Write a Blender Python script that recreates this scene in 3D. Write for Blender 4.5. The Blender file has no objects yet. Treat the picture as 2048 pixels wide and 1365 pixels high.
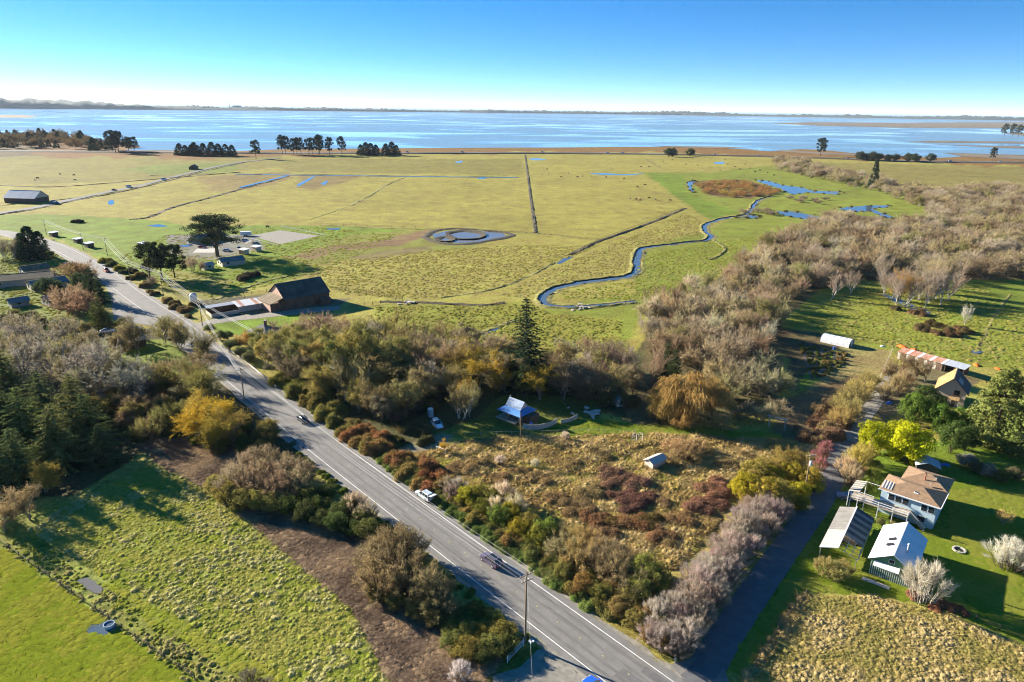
import bpy, math, random
import numpy as np
from mathutils import Vector, Matrix
rnd = random.Random(7)
scene = bpy.context.scene
COL = scene.collection

# ------------------------------------------------------------------ camera
F_PX, HZ, ROLL, CAM_H = 1365.0, 217.5, 0.0125, 75.0      # focal length and horizon measured on the 2048 x 1365 photograph
PITCH = math.atan((682.5 - HZ) / F_PX)
cam_d = bpy.data.cameras.new('camera'); cam = bpy.data.objects.new('camera', cam_d); COL.objects.link(cam)
cam_d.sensor_fit = 'HORIZONTAL'; cam_d.sensor_width = 36.0; cam_d.lens = 36.0 * F_PX / 2048.0
cam_d.clip_start = 0.5; cam_d.clip_end = 120000.0
cam.matrix_world = Matrix.Translation((0, 0, CAM_H)) @ Matrix.Rotation(math.pi / 2 - PITCH, 4, 'X') @ Matrix.Rotation(ROLL, 4, 'Z')
scene.camera = cam

# ------------------------------------------------------------------ sky and sun
SUN_EL, SUN_DIR = math.radians(18.5), (-0.866, 0.5)       # low winter sun from ahead on the left
world = bpy.data.worlds.new('World'); scene.world = world; world.use_nodes = True
nt = world.node_tree; nt.nodes.clear()
n_out = nt.nodes.new('ShaderNodeOutputWorld'); n_bg = nt.nodes.new('ShaderNodeBackground')
n_sky = nt.nodes.new('ShaderNodeTexSky'); n_sky.sky_type = 'NISHITA'; n_sky.sun_disc = False
n_sky.sun_elevation = SUN_EL; n_sky.sun_rotation = math.atan2(SUN_DIR[0], SUN_DIR[1])
n_sky.air_density = 1.0; n_sky.dust_density = 0.05; n_sky.ozone_density = 1.6; n_sky.altitude = 75
n_tc = nt.nodes.new('ShaderNodeTexCoord'); n_mp = nt.nodes.new('ShaderNodeMapping'); n_mp.inputs['Scale'].default_value = (1, 1, 3.0); n_mp.inputs['Location'].default_value = (0, 0, 0.085)
n_hs = nt.nodes.new('ShaderNodeHueSaturation'); n_hs.inputs['Hue'].default_value = 0.505; n_hs.inputs['Saturation'].default_value = 1.46
n_nm = nt.nodes.new('ShaderNodeVectorMath'); n_nm.operation = 'NORMALIZE'
nt.links.new(n_tc.outputs['Generated'], n_mp.inputs['Vector']); nt.links.new(n_mp.outputs[0], n_nm.inputs[0])
nt.links.new(n_nm.outputs[0], n_sky.inputs['Vector']); nt.links.new(n_sky.outputs[0], n_hs.inputs['Color'])
nt.links.new(n_hs.outputs[0], n_bg.inputs['Color']); n_bg.inputs['Strength'].default_value = 0.074
nt.links.new(n_bg.outputs[0], n_out.inputs['Surface'])
sun_d = bpy.data.lights.new('sun', 'SUN'); sun_d.energy = 5.0; sun_d.angle = math.radians(0.53); sun_d.color = (1.0, 0.925, 0.80)
sun = bpy.data.objects.new('sun', sun_d); COL.objects.link(sun)
sv = Vector((SUN_DIR[0] * math.cos(SUN_EL), SUN_DIR[1] * math.cos(SUN_EL), math.sin(SUN_EL)))
sun.rotation_euler = sv.to_track_quat('Z', 'Y').to_euler(); sun.location = (0, 0, 150)
vs = scene.view_settings; vs.view_transform = 'Standard'; vs.look = 'None'; vs.gamma = 1.0; vs.use_curve_mapping = False
vs.exposure = 1.9
cy = scene.cycles; cy.use_denoising = True; cy.max_bounces = 6; cy.diffuse_bounces = 2; cy.glossy_bounces = 3
cy.transparent_max_bounces = 8; cy.transmission_bounces = 4; cy.volume_bounces = 0; cy.sample_clamp_indirect = 4.0
cy.filter_width = 1.05; cy.denoising_prefilter = 'FAST'; cy.use_adaptive_sampling = True; cy.adaptive_threshold = 0.01

# ------------------------------------------------------------------ photo pixel -> point of the place
_c, _s = math.cos(ROLL), math.sin(ROLL)
def G2(x, y, z=0.0):
    u = (x - 1024) / F_PX; v = (682.5 - y) / F_PX
    u, v = u * _c - v * _s, u * _s + v * _c
    dx, dy, dz = u, math.cos(PITCH) + v * math.sin(PITCH), -math.sin(PITCH) + v * math.cos(PITCH)
    t = (CAM_H - z) / -dz
    return dx * t, dy * t
def G(x, y, z=0.0):
    a, b = G2(x, y, z); return Vector((a, b, z))
def PX(p):
    f = Vector((0, math.cos(PITCH), -math.sin(PITCH))); up = Vector((0, math.sin(PITCH), math.cos(PITCH)))
    d = Vector(p) - Vector((0, 0, CAM_H)); w = d.dot(f); u = d.x / w; v = d.dot(up) / w
    return 1024 + (u * _c + v * _s) * F_PX, 682.5 - (-u * _s + v * _c) * F_PX
def GP(pts): return np.array([G2(*p) for p in pts])

# ------------------------------------------------------------------ numpy noise and polygons
def hash2(ix, iy, seed):
    h = (ix.astype(np.int64) * 374761393 + iy.astype(np.int64) * 668265263 + seed * 974634777) & 0x7fffffff
    h = ((h ^ (h >> 13)) * 1274126177) & 0x7fffffff
    return ((h ^ (h >> 16)) & 0xffff) / 65535.0
def vnoise(x, y, seed=0):
    ix, iy = np.floor(x), np.floor(y); fx, fy = x - ix, y - iy
    fx = fx * fx * (3 - 2 * fx); fy = fy * fy * (3 - 2 * fy)
    a, b = hash2(ix, iy, seed), hash2(ix + 1, iy, seed); c, d = hash2(ix, iy + 1, seed), hash2(ix + 1, iy + 1, seed)
    return (a + (b - a) * fx) * (1 - fy) + (c + (d - c) * fx) * fy
def fbm(x, y, scale, oct=3, seed=0):
    r = 0; a = 0.5; s = 1.0 / scale; t = 0
    for k in range(oct):
        r = r + a * vnoise(x * s, y * s, seed + k); t += a; a *= 0.5; s *= 2.03
    return r / t
def inpoly(x, y, poly):
    r = np.zeros(x.shape, bool); n = len(poly)
    for i in range(n):
        (x0, y0), (x1, y1) = poly[i], poly[(i + 1) % n]
        if y0 == y1: continue
        m = ((y0 > y) != (y1 > y)) & (x < (x1 - x0) * (y - y0) / (y1 - y0) + x0); r ^= m
    return r
def dpoly(x, y, poly, closed=True):
    d = np.full(x.shape, 1e9); n = len(poly)
    for i in range(n if closed else n - 1):
        (x0, y0), (x1, y1) = poly[i], poly[(i + 1) % n]
        dx, dy = x1 - x0, y1 - y0; L = dx * dx + dy * dy + 1e-9
        t = np.clip(((x - x0) * dx + (y - y0) * dy) / L, 0, 1)
        d = np.minimum(d, (x - x0 - t * dx) ** 2 + (y - y0 - t * dy) ** 2)
    return np.sqrt(d)
def smooth_line(pts, n=6):
    """Catmull-Rom through 2-D points."""
    P = [np.array(p, float) for p in pts]; P = [2 * P[0] - P[1]] + P + [2 * P[-1] - P[-2]]
    out = []
    for i in range(1, len(P) - 2):
        for k in range(n):
            t = k / n; a, b, c, d = P[i - 1], P[i], P[i + 1], P[i + 2]
            out.append(0.5 * ((2 * b) + (c - a) * t + (2 * a - 5 * b + 4 * c - d) * t * t + (3 * b - a - 3 * c + d) * t ** 3))
    out.append(P[-2]); return np.array(out)

# ------------------------------------------------------------------ materials
MAT = {}
def mat(name, col, rough=0.8, metal=0.0, var=0.0, vscale=2.0, bump=0.0, bscale=20.0, spec=0.3, coords='Object', col2=None, stretch=(1, 1, 1), alpha=1.0):
    if name in MAT: return MAT[name]
    m = bpy.data.materials.new(name); m.use_nodes = True; t = m.node_tree; N, L = t.nodes, t.links
    b = N['Principled BSDF']; b.inputs['Roughness'].default_value = rough; b.inputs['Metallic'].default_value = metal
    b.inputs['Specular IOR Level'].default_value = spec; b.inputs['Base Color'].default_value = (*col, 1); b.inputs['Alpha'].default_value = alpha
    if var or col2 or bump:
        tc = N.new('ShaderNodeTexCoord'); mp = N.new('ShaderNodeMapping'); mp.inputs['Scale'].default_value = stretch
        L.new(tc.outputs[coords], mp.inputs['Vector'])
    if var or col2:
        nz = N.new('ShaderNodeTexNoise'); nz.inputs['Scale'].default_value = vscale; nz.inputs['Detail'].default_value = 5; nz.inputs['Roughness'].default_value = 0.65
        L.new(mp.outputs[0], nz.inputs['Vector'])
        rp = N.new('ShaderNodeValToRGB'); e = rp.color_ramp.elements; e[0].position = 0.32; e[1].position = 0.68
        c2 = col2 if col2 else tuple(min(1, c * (1 + var)) for c in col); c1 = col if col2 else tuple(c * (1 - var) for c in col)
        e[0].color = (*c1, 1); e[1].color = (*c2, 1); L.new(nz.outputs['Fac'], rp.inputs['Fac']); L.new(rp.outputs[0], b.inputs['Base Color'])
    if bump:
        n2 = N.new('ShaderNodeTexNoise'); n2.inputs['Scale'].default_value = bscale; n2.inputs['Detail'].default_value = 4; L.new(mp.outputs[0], n2.inputs['Vector'])
        bp = N.new('ShaderNodeBump'); bp.inputs['Strength'].default_value = bump; bp.inputs['Distance'].default_value = 0.1
        L.new(n2.outputs['Fac'], bp.inputs['Height']); L.new(bp.outputs[0], b.inputs['Normal'])
    MAT[name] = m; return m
def foliage_mat(name, trans=0.25, lo=0.55, hi=1.35, rough=0.75):
    """leaf or twig colour = the object's own colour times a random value stored per leaf."""
    m = bpy.data.materials.new(name); m.use_nodes = True; t = m.node_tree; N, L = t.nodes, t.links; N.clear()
    o = N.new('ShaderNodeOutputMaterial'); oi = N.new('ShaderNodeObjectInfo'); at = N.new('ShaderNodeAttribute'); at.attribute_name = 'lv'
    mr = N.new('ShaderNodeMapRange'); mr.inputs['To Min'].default_value = lo; mr.inputs['To Max'].default_value = hi
    L.new(at.outputs['Fac'], mr.inputs['Value'])
    vm = N.new('ShaderNodeVectorMath'); vm.operation = 'SCALE'; L.new(oi.outputs['Color'], vm.inputs[0]); L.new(mr.outputs[0], vm.inputs['Scale'])
    d = N.new('ShaderNodeBsdfDiffuse'); L.new(vm.outputs[0], d.inputs['Color'])
    if trans > 0:
        tr = N.new('ShaderNodeBsdfTranslucent'); L.new(vm.outputs[0], tr.inputs['Color'])
        mx = N.new('ShaderNodeMixShader'); mx.inputs[0].default_value = trans; L.new(d.outputs[0], mx.inputs[1]); L.new(tr.outputs[0], mx.inputs[2])
        L.new(mx.outputs[0], o.inputs['Surface'])
    else: L.new(d.outputs[0], o.inputs['Surface'])
    MAT[name] = m; return m

# ------------------------------------------------------------------ mesh helpers
def np_mesh(name, V, faces, mats=(), smooth=False):
    """faces: (n,k) int array, or a list of such arrays of different k."""
    me = bpy.data.meshes.new(name); fl = faces if isinstance(faces, list) else [faces]
    fl = [np.asarray(f, np.int32) for f in fl if len(f)]
    V = np.asarray(V, np.float32); me.vertices.add(len(V)); me.vertices.foreach_set('co', V.ravel())
    li = np.concatenate([f.ravel() for f in fl]); cnt = np.concatenate([np.full(len(f), f.shape[1], np.int32) for f in fl])
    me.loops.add(len(li)); me.loops.foreach_set('vertex_index', li); me.polygons.add(len(cnt))
    me.polygons.foreach_set('loop_start', np.concatenate([[0], np.cumsum(cnt)[:-1]]).astype(np.int32))
    if smooth: me.polygons.foreach_set('use_smooth', np.ones(len(cnt), bool))
    for m in mats: me.materials.append(MAT[m] if isinstance(m, str) else m)
    me.update(calc_edges=True); return me
def face_attr(me, name, vals):
    a = me.attributes.new(name, 'FLOAT', 'FACE'); a.data.foreach_set('value', np.asarray(vals, np.float32))
def link(name, me, parent=None, loc=(0, 0, 0), rz=0.0, scale=None, color=None):
    o = bpy.data.objects.new(name, me); COL.objects.link(o)
    o.location = loc; o.rotation_euler = (0, 0, rz)
    if scale is not None: o.scale = scale if hasattr(scale, '__len__') else (scale,) * 3
    if parent: o.parent = parent
    if color is not None: o.color = (*color[:3], 1)
    return o
def tag(o, label=None, cat=None, group=None, kind=None):
    if label: o['label'] = label
    if cat: o['category'] = cat
    if group: o['group'] = group
    if kind: o['kind'] = kind
    return o
def thing(name, label, cat, loc=(0, 0, 0), rz=0.0, group=None):
    o = bpy.data.objects.new(name, None); COL.objects.link(o); o.location = loc; o.rotation_euler = (0, 0, rz)
    o.empty_display_size = 0.5
    return tag(o, label, cat, group)
def copy_tree(o, parent=None):
    c = o.copy(); COL.objects.link(c); c.parent = parent
    for k in list(o.children): copy_tree(k, c)
    return c
class MB:
    """collects simple solids and links them as ONE mesh."""
    def __init__(s): s.v = []; s.f = []
    def add(s, vs, fs):
        k = len(s.v); s.v += [tuple(p) for p in vs]; s.f += [tuple(i + k for i in f) for f in fs]; return s
    def box(s, x0, x1, y0, y1, z0, z1):
        return s.add([(x0, y0, z0), (x1, y0, z0), (x1, y1, z0), (x0, y1, z0), (x0, y0, z1), (x1, y0, z1), (x1, y1, z1), (x0, y1, z1)],
                     [(3, 2, 1, 0), (4, 5, 6, 7), (0, 1, 5, 4), (1, 2, 6, 5), (2, 3, 7, 6), (3, 0, 4, 7)])
    def prism(s, poly, z0, z1):
        n = len(poly); return s.add([(p[0], p[1], z0) for p in poly] + [(p[0], p[1], z1) for p in poly],
                                    [tuple(range(n))[::-1], tuple(range(n, 2 * n))] + [(i, (i + 1) % n, n + (i + 1) % n, n + i) for i in range(n)])
    def prism_y(s, poly, y0, y1):
        """poly in (x,z), extruded along y."""
        n = len(poly); return s.add([(p[0], y0, p[1]) for p in poly] + [(p[0], y1, p[1]) for p in poly],
                                    [tuple(range(n)), tuple(range(n, 2 * n))[::-1]] + [(i, n + i, n + (i + 1) % n, (i + 1) % n) for i in range(n)])
    def slab(s, q, th):
        """a thick sheet from a planar polygon, thickened downwards along its normal."""
        q = [Vector(p) for p in q]; nrm = (q[1] - q[0]).cross(q[2] - q[0]).normalized()
        if nrm.z < 0: q = q[::-1]; nrm = -nrm
        n = len(q); return s.add(q + [p - nrm * th for p in q], [tuple(range(n)), tuple(range(2 * n - 1, n - 1, -1))] + [(i, n + i, n + (i + 1) % n, (i + 1) % n) for i in range(n)])
    def tube(s, p, q, r0, r1=None, n=6, caps=True):
        p, q = Vector(p), Vector(q); r1 = r0 if r1 is None else r1; d = (q - p).normalized()
        a = d.orthogonal().normalized(); b = d.cross(a); k = []
        for c, r in ((p, r0), (q, r1)):
            for i in range(n): t = 2 * math.pi * i / n; k.append(c + (a * math.cos(t) + b * math.sin(t)) * r)
        f = [(i, (i + 1) % n, n + (i + 1) % n, n + i) for i in range(n)]
        if caps: f += [tuple(range(n))[::-1], tuple(range(n, 2 * n))]
        return s.add(k, f)
    def path(s, pts, r, n=5):
        for a, b in zip(pts[:-1], pts[1:]): s.tube(a, b, r, n=n)
        return s
    def lathe(s, prof, n=16, c=(0, 0)):
        k = []; f = []
        for r, z in prof: k += [(c[0] + r * math.cos(2 * math.pi * i / n), c[1] + r * math.sin(2 * math.pi * i / n), z) for i in range(n)]
        for j in range(len(prof) - 1):
            for i in range(n): f.append((j * n + i, j * n + (i + 1) % n, (j + 1) * n + (i + 1) % n, (j + 1) * n + i))
        f += [tuple(range(n))[::-1], tuple(range((len(prof) - 1) * n, len(prof) * n))]
        return s.add(k, f)
    def mesh(s, name, m, smooth=False):
        me = bpy.data.meshes.new(name); me.from_pydata(s.v, [], s.f); me.materials.append(MAT[m] if isinstance(m, str) else m)
        if smooth: me.polygons.foreach_set('use_smooth', np.ones(len(me.polygons), bool))
        me.update(); return me
    def obj(s, name, m, parent=None, loc=(0, 0, 0), rz=0.0, smooth=False): return link(name, s.mesh(name, m, smooth), parent, loc, rz)

# ================================================================== THE SETTING
def ground_mat():
    m = bpy.data.materials.new('ground'); m.use_nodes = True; t = m.node_tree; N, L = t.nodes, t.links; b = N['Principled BSDF']
    b.inputs['Roughness'].default_value = 0.95; b.inputs['Specular IOR Level'].default_value = 0.08
    at = N.new('ShaderNodeAttribute'); at.attribute_name = 'col'; ar = N.new('ShaderNodeAttribute'); ar.attribute_name = 'tus'
    ge = N.new('ShaderNodeNewGeometry')
    def noise(scale, det, rgh=0.6, dist=0.0):
        n = N.new('ShaderNodeTexNoise'); n.inputs['Scale'].default_value = scale; n.inputs['Detail'].default_value = det
        n.inputs['Roughness'].default_value = rgh; n.inputs['Distortion'].default_value = dist; L.new(ge.outputs['Position'], n.inputs['Vector']); return n
    def rng(src, a, b_, lo, hi):
        r = N.new('ShaderNodeMapRange'); r.inputs['From Min'].default_value = a; r.inputs['From Max'].default_value = b_
        r.inputs['To Min'].default_value = lo; r.inputs['To Max'].default_value = hi; L.new(src, r.inputs['Value']); return r.outputs[0]
    def mul(a, b_):
        n = N.new('ShaderNodeMath'); n.operation = 'MULTIPLY'; L.new(a, n.inputs[0]); L.new(b_, n.inputs[1]); return n.outputs[0]
    fine = noise(1.3, 6, 0.7); mid = noise(0.09, 5, 0.6, 0.6); big = noise(0.012, 4, 0.55, 0.8); spk = noise(0.42, 3, 0.75)
    v = mul(mul(rng(fine.outputs['Fac'], 0.3, 0.7, 0.5, 1.5), rng(mid.outputs['Fac'], 0.3, 0.7, 0.72, 1.26)), rng(big.outputs['Fac'], 0.3, 0.7, 0.86, 1.12))
    # dark rush tufts scattered through pasture
    sp = rng(spk.outputs['Fac'], 0.56, 0.66, 1.0, 0.45); one = N.new('ShaderNodeMix'); one.data_type = 'FLOAT'
    L.new(ar.outputs['Fac'], one.inputs[0]); one.inputs[2].default_value = 1.0; L.new(sp, one.inputs[3]); v = mul(v, one.outputs[0])
    sc = N.new('ShaderNodeVectorMath'); sc.operation = 'SCALE'; L.new(at.outputs['Color'], sc.inputs[0]); L.new(v, sc.inputs['Scale'])
    # drift between straw and green
    mx = N.new('ShaderNodeMix'); mx.data_type = 'RGBA'; mx.blend_type = 'MULTIPLY'; L.new(rng(mid.outputs['Fac'], 0.42, 0.62, 0.0, 0.5), mx.inputs[0])
    L.new(sc.outputs[0], mx.inputs[6]); mx.inputs[7].default_value = (0.80, 1.02, 0.75, 1)
    L.new(mx.outputs[2], b.inputs['Base Color'])
    bp = N.new('ShaderNodeBump'); bp.inputs['Strength'].default_value = 0.55; bp.inputs['Distance'].default_value = 0.25
    L.new(fine.outputs['Fac'], bp.inputs['Height']); L.new(bp.outputs[0], b.inputs['Normal'])
    MAT['ground'] = m
ground_mat()

# colours of the ground, one polygon (photo pixels) for each field, yard or cut strip
PAST = (0.285, 0.232, 0.056)
REG = [  # polygon, colour, edge wander (fraction of distance), tussock amount, relief (m)
 ([(-400, 300), (560, 300), (560, 335), (300, 360), (0, 372), (-400, 380)], (0.215, 0.175, 0.045), .01, .8, 0),
 ([(300, 330), (480, 325), (470, 345), (330, 352), (240, 340)], (0.17, 0.185, 0.035), .01, .4, 0),
 ([(560, 318), (1040, 318), (1040, 350), (560, 345)], (0.215, 0.175, 0.045), .01, 1, 0),
 ([(400, 355), (560, 345), (590, 352), (540, 372), (430, 385)], (0.235, 0.165, 0.055), .012, .8, 0),
 ([(600, 352), (720, 350), (640, 380), (590, 378)], (0.215, 0.15, 0.055), .012, .8, 0),
 ([(-300, 428), (150, 430), (300, 440), (380, 452), (650, 452), (850, 462), (800, 490), (700, 500), (590, 522), (640, 545), (560, 565), (420, 590), (330, 565), (220, 522), (100, 476), (-300, 470)], (0.165, 0.205, 0.026), .006, .3, 0),
 ([(560, 520), (700, 470), (850, 458), (1010, 470), (950, 495), (780, 510), (640, 530)], (0.205, 0.19, 0.04), .006, .3, 0),
 ([(570, 515), (650, 495), (760, 480), (860, 458), (880, 462), (800, 492), (700, 500), (620, 520)], (0.215, 0.135, 0.065), .006, .5, 0),
 ([(690, 515), (780, 500), (870, 492), (860, 500), (740, 522)], (0.20, 0.15, 0.06), .005, .5, 0),
 ([(1280, 345), (1420, 345), (1560, 330), (1840, 395), (1860, 440), (1640, 460), (1560, 480), (1490, 520), (1370, 590), (1290, 615), (1250, 700), (1020, 720), (1060, 620), (1270, 590), (1270, 500), (1420, 460), (1480, 430), (1370, 400)], (0.19, 0.20, 0.032), .006, .5, 0),
 ([(1290, 345), (1370, 352), (1375, 385), (1480, 428), (1420, 440), (1340, 385)], (0.15, 0.19, 0.024), .004, .2, 0),
 ([(1540, 318), (1640, 325), (2300, 340), (2300, 385), (1850, 372), (1660, 345)], (0.215, 0.17, 0.05), .008, .8, 0),
 ([(740, 610), (1060, 605), (1100, 625), (1240, 640), (1250, 700), (960, 720), (850, 690), (760, 660)], (0.225, 0.205, 0.036), .004, 1, .1),
 ([(1380, 362), (1500, 360), (1560, 385), (1500, 398), (1420, 392)], (0.16, 0.095, 0.04), .004, .5, 0),
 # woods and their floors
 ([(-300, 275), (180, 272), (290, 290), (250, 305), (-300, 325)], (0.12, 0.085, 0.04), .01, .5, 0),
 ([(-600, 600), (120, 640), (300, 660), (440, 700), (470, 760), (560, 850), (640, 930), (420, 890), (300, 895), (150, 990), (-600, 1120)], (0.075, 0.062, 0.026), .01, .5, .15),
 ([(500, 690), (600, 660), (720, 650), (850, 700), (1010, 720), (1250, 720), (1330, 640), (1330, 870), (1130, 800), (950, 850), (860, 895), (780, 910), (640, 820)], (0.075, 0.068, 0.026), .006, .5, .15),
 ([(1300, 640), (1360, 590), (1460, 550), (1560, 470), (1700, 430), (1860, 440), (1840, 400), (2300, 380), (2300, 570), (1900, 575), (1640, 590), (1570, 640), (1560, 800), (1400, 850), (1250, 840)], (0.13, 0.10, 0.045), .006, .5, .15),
 # right hand meadow, garden, yards
 ([(1640, 580), (1720, 560), (2300, 560), (2300, 760), (1900, 730), (1760, 700), (1640, 665), (1560, 660), (1580, 630)], (0.195, 0.195, 0.032), .004, .5, 0),
 ([(1880, 560), (2300, 560), (2300, 640), (1900, 640)], (0.155, 0.185, 0.026), .006, .3, 0),
 ([(1540, 655), (1640, 665), (1700, 700), (1600, 790), (1560, 770), (1580, 720)], (0.115, 0.082, 0.04), .006, .5, .1),
 ([(1640, 705), (1700, 700), (1690, 730), (1620, 770), (1590, 790), (1600, 760)], (0.15, 0.19, 0.028), .005, .3, 0),
 ([(1690, 690), (1785, 700), (1760, 760), (1690, 770), (1600, 800), (1650, 740)], (0.265, 0.195, 0.075), .005, .8, .1),
 ([(1570, 800), (1700, 750), (1750, 760), (1690, 860), (1620, 900), (1540, 880)], (0.17, 0.115, 0.055), .005, .6, .15),
 ([(1720, 800), (1790, 730), (1900, 740), (1960, 760), (1900, 800), (1760, 840)], (0.15, 0.115, 0.06), .005, .4, 0),
 ([(1640, 1030), (1700, 960), (1760, 900), (1900, 880), (2300, 870), (2300, 1400), (2048, 1290), (1900, 1225), (1750, 1185), (1610, 1185), (1540, 1280), (1440, 1365), (1410, 1345), (1520, 1200)], (0.145, 0.185, 0.020), .002, .15, .03),
 ([(1600, 1190), (1750, 1190), (1900, 1228), (2048, 1295), (2400, 1420), (2400, 1700), (1350, 1700), (1500, 1345)], (0.285, 0.225, 0.075), .003, .7, .25),
 ([(1690, 935), (1740, 930), (1720, 985), (1690, 970)], (0.17, 0.09, 0.04), .003, 0, 0),
 ([(1955, 1130), (2010, 1140), (2120, 1180), (2120, 1110), (1990, 1095)], (0.17, 0.085, 0.045), .003, 0, 0),
 # the rough lot between road and lane
 ([(765, 930), (800, 905), (880, 892), (1000, 872), (1130, 868), (1280, 862), (1560, 878), (1660, 885), (1640, 960), (1560, 1060), (1400, 1220), (1300, 1260), (1100, 1090), (900, 1000)], (0.265, 0.190, 0.062), .004, .7, .35),
 ([(880, 892), (1000, 860), (1060, 868), (1270, 868), (1100, 890), (960, 905), (860, 910)], (0.15, 0.115, 0.045), .004, .6, .25),
 ([(1230, 930), (1330, 945), (1380, 1000), (1300, 1060), (1180, 1060)], (0.20, 0.125, 0.055), .006, .6, .3),
 ([(1040, 862), (1120, 842), (1200, 838), (1300, 852), (1560, 868), (1570, 880), (1440, 884), (1280, 866), (1110, 874)], (0.135, 0.18, 0.022), .003, .2, .05),
 ([(860, 872), (950, 835), (1000, 790), (1090, 790), (1200, 800), (1200, 840), (1120, 845), (1040, 865), (940, 880)], (0.12, 0.125, 0.026), .005, .4, .05),
 ([(800, 900), (860, 868), (880, 890), (830, 915)], (0.20, 0.165, 0.085), .003, .2, 0),
 ([(735, 915), (760, 905), (775, 912), (800, 900), (850, 884), (880, 868), (905, 870), (890, 888), (830, 907), (780, 925), (770, 938)], (0.22, 0.185, 0.13), .002, .1, 0),
 # left bottom fields
 ([(310, 925), (430, 985), (560, 1095), (700, 1215), (780, 1365), (800, 1500), (300, 1500), (-200, 1300), (-200, 1080), (120, 1010)], (0.215, 0.215, 0.042), .003, .3, .28),
 ([(190, 1165), (230, 1165), (420, 1270), (640, 1380), (560, 1420), (400, 1310), (240, 1215)], (0.185, 0.20, 0.024), .002, .1, .03),
 ([(-300, 1060), (0, 1085), (130, 1180), (260, 1270), (400, 1365), (600, 1560), (-400, 1600)], (0.165, 0.195, 0.016), .002, .15, .06),
 ([(260, 885), (380, 850), (470, 900), (560, 980), (720, 1065), (860, 1170), (960, 1260), (1010, 1300), (980, 1440), (790, 1440), (770, 1340), (690, 1215), (560, 1100), (440, 1000), (340, 945)], (0.135, 0.088, 0.056), .003, 0, .34),
 ([(300, 900), (360, 900), (520, 1030), (640, 1130), (740, 1220), (700, 1230), (560, 1110), (430, 1010)], (0.235, 0.165, 0.09), .005, .2, .2),
 ([(160, 1245), (215, 1238), (240, 1255), (218, 1278), (175, 1278)], (0.12, 0.12, 0.05), .001, 0, 0),
 ([(148, 1158), (175, 1150), (214, 1178), (192, 1192), (160, 1174)], (0.12, 0.12, 0.05), .001, 0, 0),
 # verges
 ([(1000, 1310), (1060, 1290), (1090, 1300), (1070, 1330), (1000, 1345), (930, 1440), (880, 1440)], (0.11, 0.12, 0.024), .002, .2, .05),
 # farm yard, arena, paddocks
 ([(330, 470), (510, 470), (530, 500), (420, 520), (340, 510)], (0.19, 0.17, 0.14), .003, 0, 0),
 ([(395, 600), (540, 590), (700, 600), (660, 625), (480, 640), (420, 642)], (0.15, 0.13, 0.075), .003, .2, 0),
 ([(420, 640), (560, 625), (640, 620), (600, 655), (500, 670), (430, 668)], (0.16, 0.215, 0.02), .002, .1, 0),
 ([(340, 540), (470, 560), (440, 600), (360, 600), (320, 580)], (0.20, 0.175, 0.045), .004, .5, 0),
 ([(715, 655), (770, 655), (765, 668), (720, 670)], (0.165, 0.24, 0.012), .002, 0, 0),
 ([(-200, 480), (110, 480), (200, 560), (215, 640), (0, 640), (-200, 640)], (0.15, 0.165, 0.03), .005, .3, 0),
 ([(200, 680), (330, 680), (400, 720), (340, 765), (220, 745)], (0.17, 0.20, 0.026), .006, .3, .05),
]
SHORE = [(-700, 262), (-100, 268), (120, 272), (230, 286), (282, 294), (250, 301), (330, 301), (480, 302), (560, 299), (700, 298), (860, 296.5), (1100, 295.5), (1300, 294), (1420, 296), (1510, 300), (1540, 303), (1600, 299), (1660, 302), (1720, 308), (1800, 312), (1880, 316), (1960, 312), (2100, 318), (2900, 330)]
shore = smooth_line(GP(SHORE), 4)
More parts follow.
